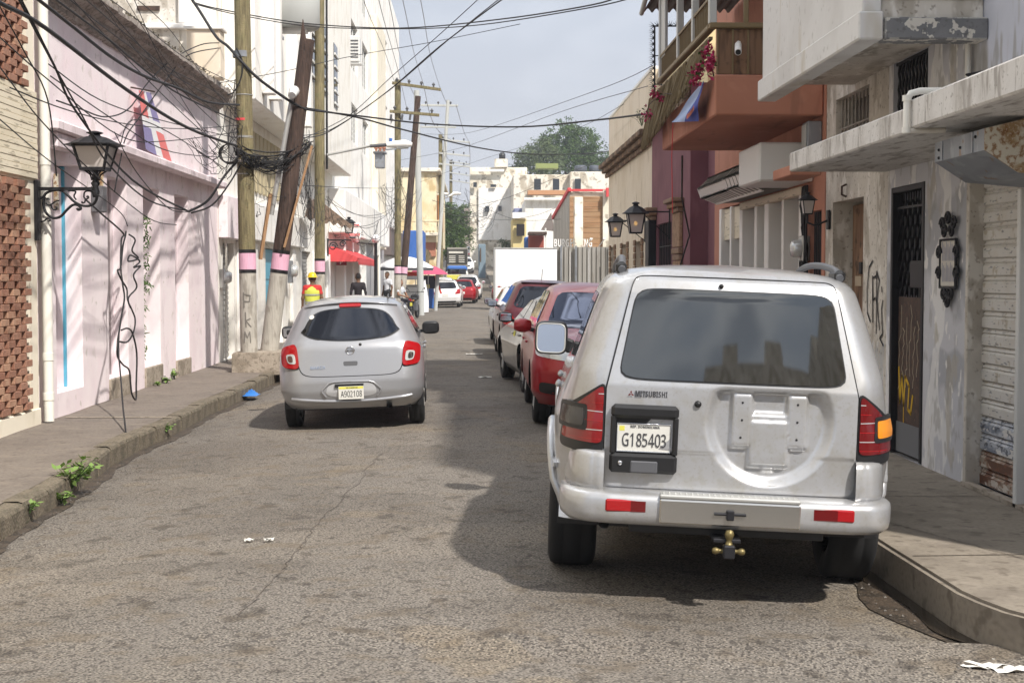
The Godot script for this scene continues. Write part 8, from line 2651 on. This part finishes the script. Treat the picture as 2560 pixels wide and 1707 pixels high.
	for sd in [-0.35, 0.35]:
		obj("globe", MB.new().lathe([[0.0, 0.3], [0.1, 0.28], [0.16, 0.18], [0.16, 0.12], [0.1, 0.02], [0.05, 0.0]], lpx + Vector3(sd - 0.35, 2.75, 0), 12), mats.white_cloth, lp)
	obj("globe_arm", MB.new().tube([lpx + Vector3(-0.7, 2.76, 0), lpx + Vector3(0, 2.7, 0)], 0.025, 6), mats.iron, lp)
	# vendors at the crossing
	var um = thing("vendor_umbrella", "large white vendor umbrella with grey underside", "umbrella")
	var uc = W(-3.3, 0.0, 66.0)
	m = MB.new()
	for k in 8:
		var a0 = TAU * k / 8.0
		var a1 = TAU * (k + 1) / 8.0
		m.sheet(4, 5, func(u, v):
			var a = lerpf(a0, a1, u)
			var r = 1.35 * v * (1.0 - 0.06 * sin(u * PI) * v)
			return uc + Vector3(cos(a) * r, 2.62 - 0.5 * v * v - 0.03 * sin(u * PI) * v, sin(a) * r))
	obj("canopy", m, mats.white_cloth, um)
	for k in 8:
		var a = TAU * k / 8.0
		obj("valance", MB.new().quad(uc + Vector3(cos(a) * 1.35, 2.12, sin(a) * 1.35), uc + Vector3(cos(a + TAU / 8) * 1.35, 2.12, sin(a + TAU / 8) * 1.35), uc + Vector3(cos(a + TAU / 8) * 1.3, 1.98, sin(a + TAU / 8) * 1.3), uc + Vector3(cos(a) * 1.3, 1.98, sin(a) * 1.3)), mat("grey_cloth", C("6d6d72"), 0.9), um)
	obj("pole", MB.new().tube([uc, uc + Vector3(0, 2.65, 0)], 0.025, 8), mats.aluminium, um)
	um = thing("vendor_umbrella", "smaller maroon vendor umbrella above the blue kiosk", "umbrella")
	uc = W(-2.35, 0.0, 70.0)
	m = MB.new()
	for k in 6:
		var a0 = TAU * k / 6.0
		var a1 = TAU * (k + 1) / 6.0
		m.sheet(4, 4, func(u, v):
			var a = lerpf(a0, a1, u)
			var r = 1.0 * v * (1.0 - 0.08 * sin(u * PI) * v)
			return uc + Vector3(cos(a) * r, 2.25 - 0.45 * v * v, sin(a) * r))
	obj("canopy", m, mats.maroon_cloth, um)
	obj("pole", MB.new().tube([uc, uc + Vector3(0, 2.26, 0)], 0.025, 8), mats.aluminium, um)
	var ct = thing("food_cart", "white food cart with red striped top under the umbrella", "cart")
	obj("body", MB.new().box2(W(-3.6, 0.35, 67.2), W(-2.75, 1.25, 68.2), 0.04), mats.white_paint, ct)
	obj("counter", MB.new().box2(W(-3.65, 1.25, 67.1), W(-2.7, 1.31, 68.3), 0.01), mats.aluminium, ct)
	obj("striped_top", MB.new().box2(W(-3.6, 1.55, 67.15), W(-2.7, 1.72, 67.3), 0.01), mats.white_cloth, ct)
	obj("red_top", MB.new().box2(W(-3.6, 1.722, 67.15), W(-2.7, 1.92, 67.4), 0.04), mat("bright_red", C("dc3f28"), 0.6), ct)
	for sd in [-3.5, -2.85]:
		obj("post", MB.new().box2(W(sd - 0.02, 1.3, 67.2), W(sd + 0.02, 1.6, 67.24)), mats.aluminium, ct)
		obj("wheel", MB.new().lathe([[0.0, -0.03], [0.25, -0.03], [0.25, 0.03], [0.0, 0.03]], W(sd, 0.28, 67.6), 16, Basis(Vector3.BACK, PI / 2)), mats.rubber, ct)
	var sk = thing("white_sack", "tall white draped plastic sheet beside the food cart", "sheet")
	m = MB.new()
	m.sheet(16, 12, func(u, v):
		var a = TAU * u
		var r = 0.28 + 0.05 * sin(3.0 * a + 5.0 * v) - 0.1 * v
		return W(-2.5 + cos(a) * r, 0.05 + 1.5 * v, 66.2 + sin(a) * r))
	obj("drape", m, mats.white_cloth, sk)
	var kk = thing("blue_kiosk", "blue street kiosk with yellow notice and red cloth", "kiosk")
	obj("cabinet", MB.new().box2(W(-2.72, 0.12, 70.5), W(-2.1, 1.1, 71.3), 0.02), mats.blue_sign, kk)
	obj("upper", MB.new().box2(W(-2.7, 1.1, 70.7), W(-2.0, 1.75, 71.3), 0.02), mat("kiosk_dark", C("2b2a3c"), 0.7), kk)
	obj("notice", MB.new().box2(W(-2.52, 1.12, 70.6), W(-2.3, 1.3, 70.69)), mats.plate_yellow, kk)
	obj("red_cloth", MB.new().sheet(4, 6, func(u, v): return W(-2.08 + 0.3 * v + 0.1 * u, 1.75 - 0.9 * v, 70.6 - 0.1 * sin(u * 6.0))), mat("bright_red", C("dc3f28"), 0.6), kk)
	for q in [[-2.68, 70.55], [-2.14, 70.55]]:
		obj("foot", MB.new().box2(W(q[0], 0.0, q[1]), W(q[0] + 0.06, 0.12, q[1] + 0.06)), mats.step_concrete, kk)
	# motorcycle seen from behind
	var mc = thing("motorcycle", "black motorcycle parked with its tail to the camera", "motorcycle", W(-2.62, 0.0, 57.5))
	mc.rotation.y = -0.15
	for z in [0.0, -1.25]:
		var wm := MB.new()
		wm.lathe([[0.2, -0.04], [0.28, -0.05], [0.3, 0.0], [0.28, 0.05], [0.2, 0.04], [0.2, -0.04]], Vector3(0, 0.3, z), 18, Basis(Vector3.BACK, PI / 2))
		var wn = obj("wheel", wm, mats.rubber, mc)
		for k in 6:
			obj("spoke", MB.new().tube([Vector3(0, 0.3, z), Vector3(0, 0.3 + 0.2 * sin(TAU * k / 6.0), z + 0.2 * cos(TAU * k / 6.0))], 0.008, 4), mats.aluminium, wn)
	obj("seat", MB.new().box2(Vector3(-0.13, 0.76, 0.1), Vector3(0.13, 0.85, -0.6), 0.03), mats.plastic_black, mc)
	obj("tank", MB.new().box2(Vector3(-0.15, 0.75, -0.6), Vector3(0.15, 0.98, -1.0), 0.06), mats.plastic_black, mc)
	obj("engine", MB.new().box2(Vector3(-0.14, 0.3, -0.4), Vector3(0.14, 0.7, -0.85), 0.03), mats.grey_trim, mc)
	obj("frame", MB.new().tube([Vector3(0, 0.3, 0), Vector3(0, 0.6, -0.3), Vector3(0, 0.72, -0.9), Vector3(0, 1.0, -1.05)], 0.03, 6), mats.iron, mc)
	obj("fork", MB.new().tube([Vector3(0, 1.05, -1.02), Vector3(0, 0.3, -1.25)], 0.035, 6), mats.chrome, mc)
	obj("handlebar", MB.new().tube([Vector3(-0.36, 1.08, -0.9), Vector3(-0.15, 1.06, -1.0), Vector3(0.15, 1.06, -1.0), Vector3(0.36, 1.08, -0.9)], 0.015, 6), mats.iron, mc)
	obj("tail_lamp", MB.new().box2(Vector3(-0.07, 0.7, 0.25), Vector3(0.07, 0.8, 0.3), 0.02), mats.tail_red, mc)
	obj("number_plate", MB.new().box2(Vector3(-0.1, 0.52, 0.27), Vector3(0.1, 0.66, 0.28)), mats.plate_yellow, mc)
	obj("mudguard", MB.new().sheet(4, 8, func(u, v):
		var a = lerpf(0.2, 2.2, v)
		return Vector3(lerpf(-0.08, 0.08, u), 0.3 + 0.35 * sin(a), 0.35 * cos(a))), mats.plastic_black, mc)
	for sd in [-1.0, 1.0]:
		obj("indicator", MB.new().box(Vector3(sd * 0.14, 0.74, 0.26), Vector3(0.06, 0.05, 0.06), 0.015), mats.amber, mc)
		obj("mirror", MB.new().tube([Vector3(sd * 0.25, 1.08, -0.95), Vector3(sd * 0.33, 1.22, -0.9), Vector3(sd * 0.4, 1.22, -0.9)], [0.008, 0.008, 0.04], 6), mats.iron, mc)
	# small box on a post near the crossing
	var sb2 = thing("meter_post", "slim pale post carrying a white meter box", "post")
	obj("post", MB.new().tube([W(-3.75, 0.1, 55.0), W(-3.75, 3.2, 55.0)], 0.06, 8), mats.pvc_white, sb2)
	obj("box", MB.new().box2(W(-3.95, 2.5, 54.8), W(-3.72, 3.1, 54.93), 0.02), mats.white_frame, sb2)

# ---------- people: one continuous skin from tapered bones, meshed as surface nets
func person_mesh(bones: Array, cols: Array, cell: float, k: float) -> ArrayMesh:
	var lo = Vector3(1e9, 1e9, 1e9)
	var hi = -lo
	for b in bones:
		var r = maxf(b[2], b[3]) + 3.0 * cell
		lo = lo.min(b[0] - Vector3.ONE * r).min(b[1] - Vector3.ONE * r)
		hi = hi.max(b[0] + Vector3.ONE * r).max(b[1] + Vector3.ONE * r)
	var n = Vector3i(((hi - lo) / cell).ceil()) + Vector3i.ONE
	var f := PackedFloat32Array(); f.resize(n.x * n.y * n.z); f.fill(1.0)
	var who := PackedInt32Array(); who.resize(n.x * n.y * n.z)
	var best := PackedFloat32Array(); best.resize(n.x * n.y * n.z); best.fill(9.0)
	for bi in bones.size():
		var b = bones[bi]
		var A: Vector3 = b[0]
		var ab: Vector3 = b[1] - A
		var l2 = maxf(ab.length_squared(), 1e-9)
		var r = maxf(b[2], b[3]) + 3.0 * cell
		var i0 = Vector3i(((A.min(b[1]) - Vector3.ONE * r - lo) / cell).floor()).clamp(Vector3i.ZERO, n - Vector3i.ONE)
		var i1 = Vector3i(((A.max(b[1]) + Vector3.ONE * r - lo) / cell).ceil()).clamp(Vector3i.ZERO, n - Vector3i.ONE)
		for z in range(i0.z, i1.z + 1):
			for y in range(i0.y, i1.y + 1):
				for x in range(i0.x, i1.x + 1):
					var p = lo + Vector3(x, y, z) * cell
					var t = clampf((p - A).dot(ab) / l2, 0.0, 1.0)
					var d = p.distance_to(A + ab * t) - lerpf(b[2], b[3], t)
					var o = (z * n.y + y) * n.x + x
					if d < best[o]:
						best[o] = d
						who[o] = b[4]
					var h = maxf(k - absf(f[o] - d), 0.0) / k
					f[o] = minf(f[o], d) - h * h * k * 0.25
	var st := SurfaceTool.new()
	st.begin(Mesh.PRIMITIVE_TRIANGLES)
	st.set_smooth_group(0)
	var vert := {}
	var vof = func(x, y, z):
		var key = (z * n.y + y) * n.x + x
		if vert.has(key):
			return vert[key]
		var s = Vector3.ZERO
		var c = 0
		for e in [[0, 0, 0, 1, 0, 0], [0, 1, 0, 1, 1, 0], [0, 0, 1, 1, 0, 1], [0, 1, 1, 1, 1, 1], [0, 0, 0, 0, 1, 0], [1, 0, 0, 1, 1, 0], [0, 0, 1, 0, 1, 1], [1, 0, 1, 1, 1, 1], [0, 0, 0, 0, 0, 1], [1, 0, 0, 1, 0, 1], [0, 1, 0, 0, 1, 1], [1, 1, 0, 1, 1, 1]]:
			var a = f[((z + e[2]) * n.y + y + e[1]) * n.x + x + e[0]]
			var b = f[((z + e[5]) * n.y + y + e[4]) * n.x + x + e[3]]
			if (a < 0.0) != (b < 0.0):
				var t = a / (a - b)
				s += Vector3(e[0], e[1], e[2]).lerp(Vector3(e[3], e[4], e[5]), t)
				c += 1
		var v = [lo + (Vector3(x, y, z) + s / maxi(c, 1)) * cell, who[key]]
		vert[key] = v
		return v
	for z in range(1, n.z - 1):
		for y in range(1, n.y - 1):
			for x in range(1, n.x - 1):
				var a = f[(z * n.y + y) * n.x + x] < 0.0
				for ax in 3:
					var q = [x, y, z]
					q[ax] += 1
					var b = f[(q[2] * n.y + q[1]) * n.x + q[0]] < 0.0
					if a == b:
						continue
					var u = (ax + 1) % 3
					var w = (ax + 2) % 3
					var vs = []
					for pr in [[-1, -1], [0, -1], [0, 0], [-1, 0]]:
						var c = [x, y, z]
						c[u] += pr[0]
						c[w] += pr[1]
						vs.append(vof.call(c[0], c[1], c[2]))
					var ord = [0, 1, 2, 0, 2, 3] if b else [0, 2, 1, 0, 3, 2]
					for i in ord:
						st.set_color(cols[vs[i][1]])
						st.add_vertex(vs[i][0])
	st.generate_normals()
	return st.commit()
# joints in metres for a figure standing at the origin looking towards -z
func figure(called: String, label: String, at: Vector3, turn: float, scale_: float, cols: Array, pose := {}):
	var t = thing(called, label, "person", at)
	t.rotation.y = turn
	t.scale = Vector3.ONE * scale_
	var hip = pose.get("hip", Vector3(0, 0.93, 0))
	var chest = pose.get("chest", hip + Vector3(0, 0.42, 0))
	var neck = chest + Vector3(0, 0.14, 0)
	var head = pose.get("head", neck + Vector3(0, 0.17, -0.02))
	var B := []
	# colour ids: 0 skin, 1 top, 2 trousers, 3 shoes, 4 hair
	B.append([hip + Vector3(-0.06, 0, 0), hip + Vector3(0.06, 0, 0), 0.13, 0.13, 2])
	B.append([hip + Vector3(0, 0.08, 0), chest + Vector3(0, -0.08, 0), 0.125, 0.14, 1])
	B.append([chest + Vector3(-0.09, 0, 0), chest + Vector3(0.09, 0, 0), 0.125, 0.125, 1])
	B.append([chest + Vector3(-0.17, 0.06, 0), chest + Vector3(0.17, 0.06, 0), 0.07, 0.07, 1])
	B.append([neck + Vector3(0, -0.05, 0), head + Vector3(0, -0.08, 0), 0.058, 0.055, 0])
	B.append([head + Vector3(0, 0.03, 0.01), head + Vector3(0, -0.03, -0.01), 0.095, 0.085, 0])
	B.append([head + Vector3(0, -0.07, -0.045), head + Vector3(0, -0.09, -0.06), 0.05, 0.035, 0])
	B.append([head + Vector3(0, -0.01, -0.1), head + Vector3(0, -0.035, -0.118), 0.014, 0.017, 0])
	for sd in [-1, 1]:
		B.append([head + Vector3(sd * 0.09, 0.0, 0.01), head + Vector3(sd * 0.095, -0.03, 0.01), 0.018, 0.014, 0])
	B.append([head + Vector3(0, 0.06, 0.015), head + Vector3(0, 0.02, 0.045), 0.088, 0.078, 4])
	for sd in [-1, 1]:
		var s = "l" if sd < 0 else "r"
		var sh = chest + Vector3(sd * 0.19, 0.06, 0)
		var el = pose.get("elbow_" + s, sh + Vector3(sd * 0.06, -0.28, 0.03))
		var wr = pose.get("wrist_" + s, el + Vector3(sd * 0.02, -0.25, -0.05))
		B.append([sh, sh.lerp(el, 0.55), 0.062, 0.053, 1])
		B.append([sh.lerp(el, 0.5), el, 0.048, 0.042, 0 if not pose.get("long", false) else 1])
		B.append([el, wr, 0.042, 0.028, 0 if not pose.get("long", false) else 1])
		var hd = (wr - el).normalized()
		var side = hd.cross(Vector3(sd, 0, 0.3)).normalized()
		B.append([wr, wr + hd * 0.07, 0.03, 0.032, 0])
		for j in 4:
			var o = side * (j - 1.5) * 0.019
			var ln = [0.065, 0.08, 0.075, 0.058][j]
			B.append([wr + hd * 0.07 + o, wr + hd * (0.07 + ln) + o * 1.3 + Vector3(-sd * 0.015, 0, 0), 0.0105, 0.009, 0])
		B.append([wr + hd * 0.02 + side * 0.025, wr + hd * 0.07 + side * 0.06, 0.013, 0.01, 0])
		var hj = hip + Vector3(sd * 0.09, -0.03, 0)
		var kn = pose.get("knee_" + s, hj + Vector3(sd * 0.01, -0.42, -0.02))
		var an = pose.get("ankle_" + s, kn + Vector3(0, -0.40, 0.03))
		B.append([hj, kn, 0.098, 0.06, 2])
		B.append([kn, an, 0.058, 0.042, 2])
		B.append([an + Vector3(0, -0.02, 0.02), an + Vector3(0, -0.045, -0.15), 0.042, 0.036, 3])
	var o = obj_mesh("body", person_mesh(B, cols, 0.019 if -at.z < 58.0 else (0.024 if -at.z < 70.0 else 0.035), 0.035), mats.vertex_cloth, t)
	return t

func people():
	var m = mat("vertex_cloth", Color.WHITE, 0.85)
	m.vertex_color_use_as_albedo = true
	var skin = Color(0.16, 0.085, 0.05)
	var hair = Color(0.012, 0.01, 0.01)
	# road worker with helmet and vest, walking away
	var a = on_d(780, 703, 35.0)
	var t = figure("person", "worker in yellow helmet and yellow vest over a red shirt", W(a.x, 0.14, 35.0), 0.0, 0.92, [skin, Color(0.5, 0.03, 0.03), Color(0.03, 0.04, 0.09), Color(0.02, 0.02, 0.02), hair], {"ankle_l": Vector3(-0.1, 0.1, -0.2), "ankle_r": Vector3(0.1, 0.12, 0.2)})
	obj("helmet", MB.new().lathe([[0.0, 0.145], [0.06, 0.135], [0.1, 0.1], [0.118, 0.04], [0.12, 0.02], [0.15, 0.012], [0.15, 0.0], [0.118, 0.0]], Vector3(0, 1.68, 0.0), 18), mat("helmet_yellow", C("e6bf1f"), 0.3), t)
	var vs := MB.new()
	vs.sheet(24, 10, func(u, v):
		var an = TAU * u
		var y = lerpf(0.92, 1.44, v)
		var w = lerpf(0.175, 0.225, smoothstep(0.0, 0.7, v)) * (1.0 - 0.22 * smoothstep(0.85, 1.0, v))
		var dp = lerpf(0.15, 0.15, v) * (1.0 - 0.4 * smoothstep(0.85, 1.0, v))
		return Vector3(cos(an) * w, y, sin(an) * dp))
	obj("vest", vs, mat("vest_yellow", C("cfd257"), 0.7), t)
	for y in [1.0, 1.2]:
		var b := MB.new()
		b.sheet(24, 1, func(u, v):
			var an = TAU * u
			var k = lerpf(0.186, 0.213, (y - 0.95) / 0.3)
			return Vector3(cos(an) * (k + 0.012), y + 0.04 * v, sin(an) * 0.165))
		obj("vest_stripe", b, mats.aluminium, t)
	# man in black
	a = on_d(895, 700, 46.0)
	figure("person", "man in black long-sleeved shirt walking away past the shops", W(a.x, 0.14, 46.0), 0.15, 0.93, [skin, Color(0.012, 0.011, 0.013), Color(0.02, 0.02, 0.03), Color(0.02, 0.02, 0.02), hair], {"long": true})
	# man in pale shirt leaning on the motorcycle
	a = on_d(1000, 735, 57.2)
	figure("person", "man in pale grey shirt sitting sideways on the motorcycle", W(-3.02, 0.03, 57.1), -2.1, 0.95, [Color(0.25, 0.13, 0.08), Color(0.5, 0.52, 0.56), Color(0.015, 0.015, 0.02), Color(0.02, 0.02, 0.02), hair], {"hip": Vector3(0, 0.82, 0.1), "chest": Vector3(0, 1.2, 0.02), "knee_l": Vector3(-0.12, 0.72, -0.32), "knee_r": Vector3(0.12, 0.62, -0.28), "ankle_l": Vector3(-0.14, 0.22, -0.3), "ankle_r": Vector3(0.12, 0.12, -0.32), "elbow_l": Vector3(-0.3, 1.0, -0.08), "elbow_r": Vector3(0.3, 1.0, -0.08), "wrist_l": Vector3(-0.12, 0.9, -0.28), "wrist_r": Vector3(0.1, 0.92, -0.3)})
	# standing man half behind the post
	a = on_d(968, 700, 60.0)
	figure("person", "man in white shirt and dark trousers standing behind the slim post", W(a.x, 0.14, 60.0), 2.4, 0.98, [skin, Color(0.62, 0.63, 0.66), Color(0.02, 0.02, 0.025), Color(0.02, 0.02, 0.02), hair], {})
	# people far up the right pavement
	for k in 3:
		var dd = [96.0, 101.0, 110.0][k]
		figure("person", ["person in white shirt on the far right pavement", "person in salmon shirt on the far right pavement", "person in dark clothes on the far right pavement"][k], W(1.75 + bend(dd) + 0.15 * k, hill(dd) + 0.17, dd), 3.0, 1.0, [skin, [Color(0.7, 0.7, 0.72), Color(0.5, 0.2, 0.14), Color(0.03, 0.03, 0.05)][k], Color(0.03, 0.035, 0.06), Color(0.02, 0.02, 0.02), hair], {})

# ---------- small plants
func plant(label: String, at: Vector3, n: int, h: float, leaf: float, lean := Vector3.ZERO, mt: Material = null):
	var t = thing("weed", label, "plant", at)
	var st := MB.new()
	var lf := MB.new()
	for k in n:
		var a = rng.randf() * TAU
		var tip = Vector3(cos(a), 0, sin(a)) * h * rng.randf_range(0.2, 0.7) + Vector3(0, h * rng.randf_range(0.5, 1.0), 0) + lean * rng.randf_range(0.5, 1.0)
		st.tube([Vector3.ZERO, tip * 0.5 + Vector3(0, h * 0.12, 0), tip], [0.004, 0.003, 0.002], 4)
		for j in 5:
			var p = (tip * (0.45 + 0.14 * j)) + Vector3(0, h * 0.1 * (1.0 - 0.2 * j), 0)
			var d = Vector3(rng.randfn(), rng.randfn() * 0.4, rng.randfn()).normalized() * leaf * rng.randf_range(0.7, 1.2)
			var w = d.cross(Vector3(rng.randfn() * 0.3, 1, rng.randfn() * 0.3)).normalized() * leaf * 0.32
			lf.quad(p, p + d * 0.5 + w, p + d, p + d * 0.5 - w)
	obj("stems", st, mats.leaf, t)
	obj("leaves", lf, mt if mt else mats.leaf, t)
	return t
func plants():
	var p = on_ground(182, 1190, 0.05)
	var g = mat("fresh_leaf", C("6f8a45"), 0.7)
	g.backlight_enabled = true
	g.backlight = Color(0.2, 0.25, 0.08)
	plant("bushy green weed growing out of the kerb face", W(kerb_l(11.4) + 0.01, 0.02, 11.4), 22, 0.24, 0.07, Vector3(0.06, 0, 0.05), g)
	plant("low weed sprouting at the foot of the kerb", W(kerb_l(10.9) + 0.02, -0.02, 10.9), 9, 0.1, 0.06, Vector3(0.06, 0, 0.04), g)
	plant("tiny weed in the kerb joint by the road", W(kerb_l(10.1) + 0.005, 0.04, 10.1), 4, 0.08, 0.05, Vector3(0.04, 0, 0), g)
	plant("small weed in the kerb joint by the trailing cable", W(kerb_l(15.4) + 0.005, 0.03, 15.4), 6, 0.1, 0.05, Vector3(0.04, 0, 0), g)
	plant("green weed at the foot of the pink wall", W(XL + 0.05, 0.13, 22.0), 9, 0.16, 0.07, Vector3.ZERO, g)
	plant("low spread of weeds beside a concrete doorstep", W(XL + 0.1, 0.13, 21.2), 12, 0.1, 0.06, Vector3.ZERO, g)
	plant("thin grass tuft beside the last doorstep", W(XL + 0.1, 0.13, 20.6), 9, 0.07, 0.05, Vector3.ZERO, g)
	# potted palm by the shops
	var t = thing("potted_palm", "yellow-green potted palm beside the grey shop wall", "plant", W(-3.45, 0.13, 53.5))
	obj("pot", MB.new().lathe([[0.0, 0.0], [0.16, 0.0], [0.22, 0.36], [0.24, 0.4], [0.2, 0.4], [0.0, 0.37]], Vector3.ZERO, 14), mats.step_concrete, t)
	for k in 14:
		var a = TAU * k / 14.0 + rng.randf() * 0.3
		var up = rng.randf_range(0.5, 1.0)
		var fr := MB.new()
		var L = rng.randf_range(0.5, 0.75)
		fr.sheet(3, 8, func(u, v):
			var r = L * v
			var wd = 0.09 * sin(v * PI * 0.9 + 0.2) * (u - 0.5)
			var dir = Vector3(cos(a), 0, sin(a))
			return Vector3(0, 0.4, 0) + dir * r * 0.8 + Vector3(0, up * L * (1.6 * v - 1.1 * v * v), 0) + Vector3(-sin(a), 0.2, cos(a)) * wd)
		obj("frond", fr, mat("palm_leaf", C("a9b04a"), 0.7), t)
	# bougainvillea on the balcony
	t = thing("bougainvillea", "magenta bougainvillea trailing through the bamboo screen", "plant")
	var fl := MB.new()
	var lv := MB.new()
	var br := MB.new()
	for q in [[1768, 128, 9], [1778, 150, 8], [1758, 168, 9], [1745, 178, 7], [1740, 200, 6], [1775, 172, 6], [1730, 198, 3], [1640, 235, 8], [1650, 243, 5], [1622, 290, 5], [1618, 283, 3]]:
		var c = on_x(q[0], q[1], 2.33)
		for k in q[2] * 7:
			var o = c + Vector3(rng.randfn() * 0.03, rng.randfn() * 0.035, rng.randfn() * 0.06)
			var d = Vector3(rng.randfn(), rng.randfn(), rng.randfn()).normalized() * 0.03
			var w = d.cross(Vector3(rng.randfn(), 1, 0)).normalized() * 0.02
			(fl if k % 7 else lv).quad(o - d, o + w, o + d, o - w)
	br.tube(smooth_path([on_x(1785, 190, 2.4), on_x(1775, 150, 2.34), on_x(1760, 125, 2.36)]), 0.008, 5)
	var br2 := MB.new()
	br2.tube(smooth_path([on_x(1700, 240, 2.4), on_x(1660, 235, 2.33), on_x(1625, 260, 2.3), on_x(1615, 290, 2.3)]), 0.006, 5)
	obj("branch", br, mats.dark_wood, t)
	obj("branch", br2, mats.dark_wood, t)
	obj("flowers", fl, mat("magenta", C("a3164f"), 0.7), t)
	obj("leaves", lv, mats.leaf, t)
	plant("dry weed sprouting from the brick cornice", on_x(1605, 315, 3.3) , 14, 0.35, 0.05, Vector3.ZERO, mats.dry_weed)
	for q in [[27.6, "low green bush against the maroon wall"], [30.3, "low green bush under the smaller lantern"]]:
		var b = plant(q[1], W(3.2, 0.17, q[0]), 60, 0.75, 0.11, Vector3.ZERO, mats.leaf)

func _ready():
	rng.seed = 4242
	make_camera_sky_sun()
	make_materials()
	make_ground()
	left_houses()
	right_houses()
	far_houses()
	cars()
	poles_and_cables()
	street_things()
	people()
	plants()
	scatter_litter()
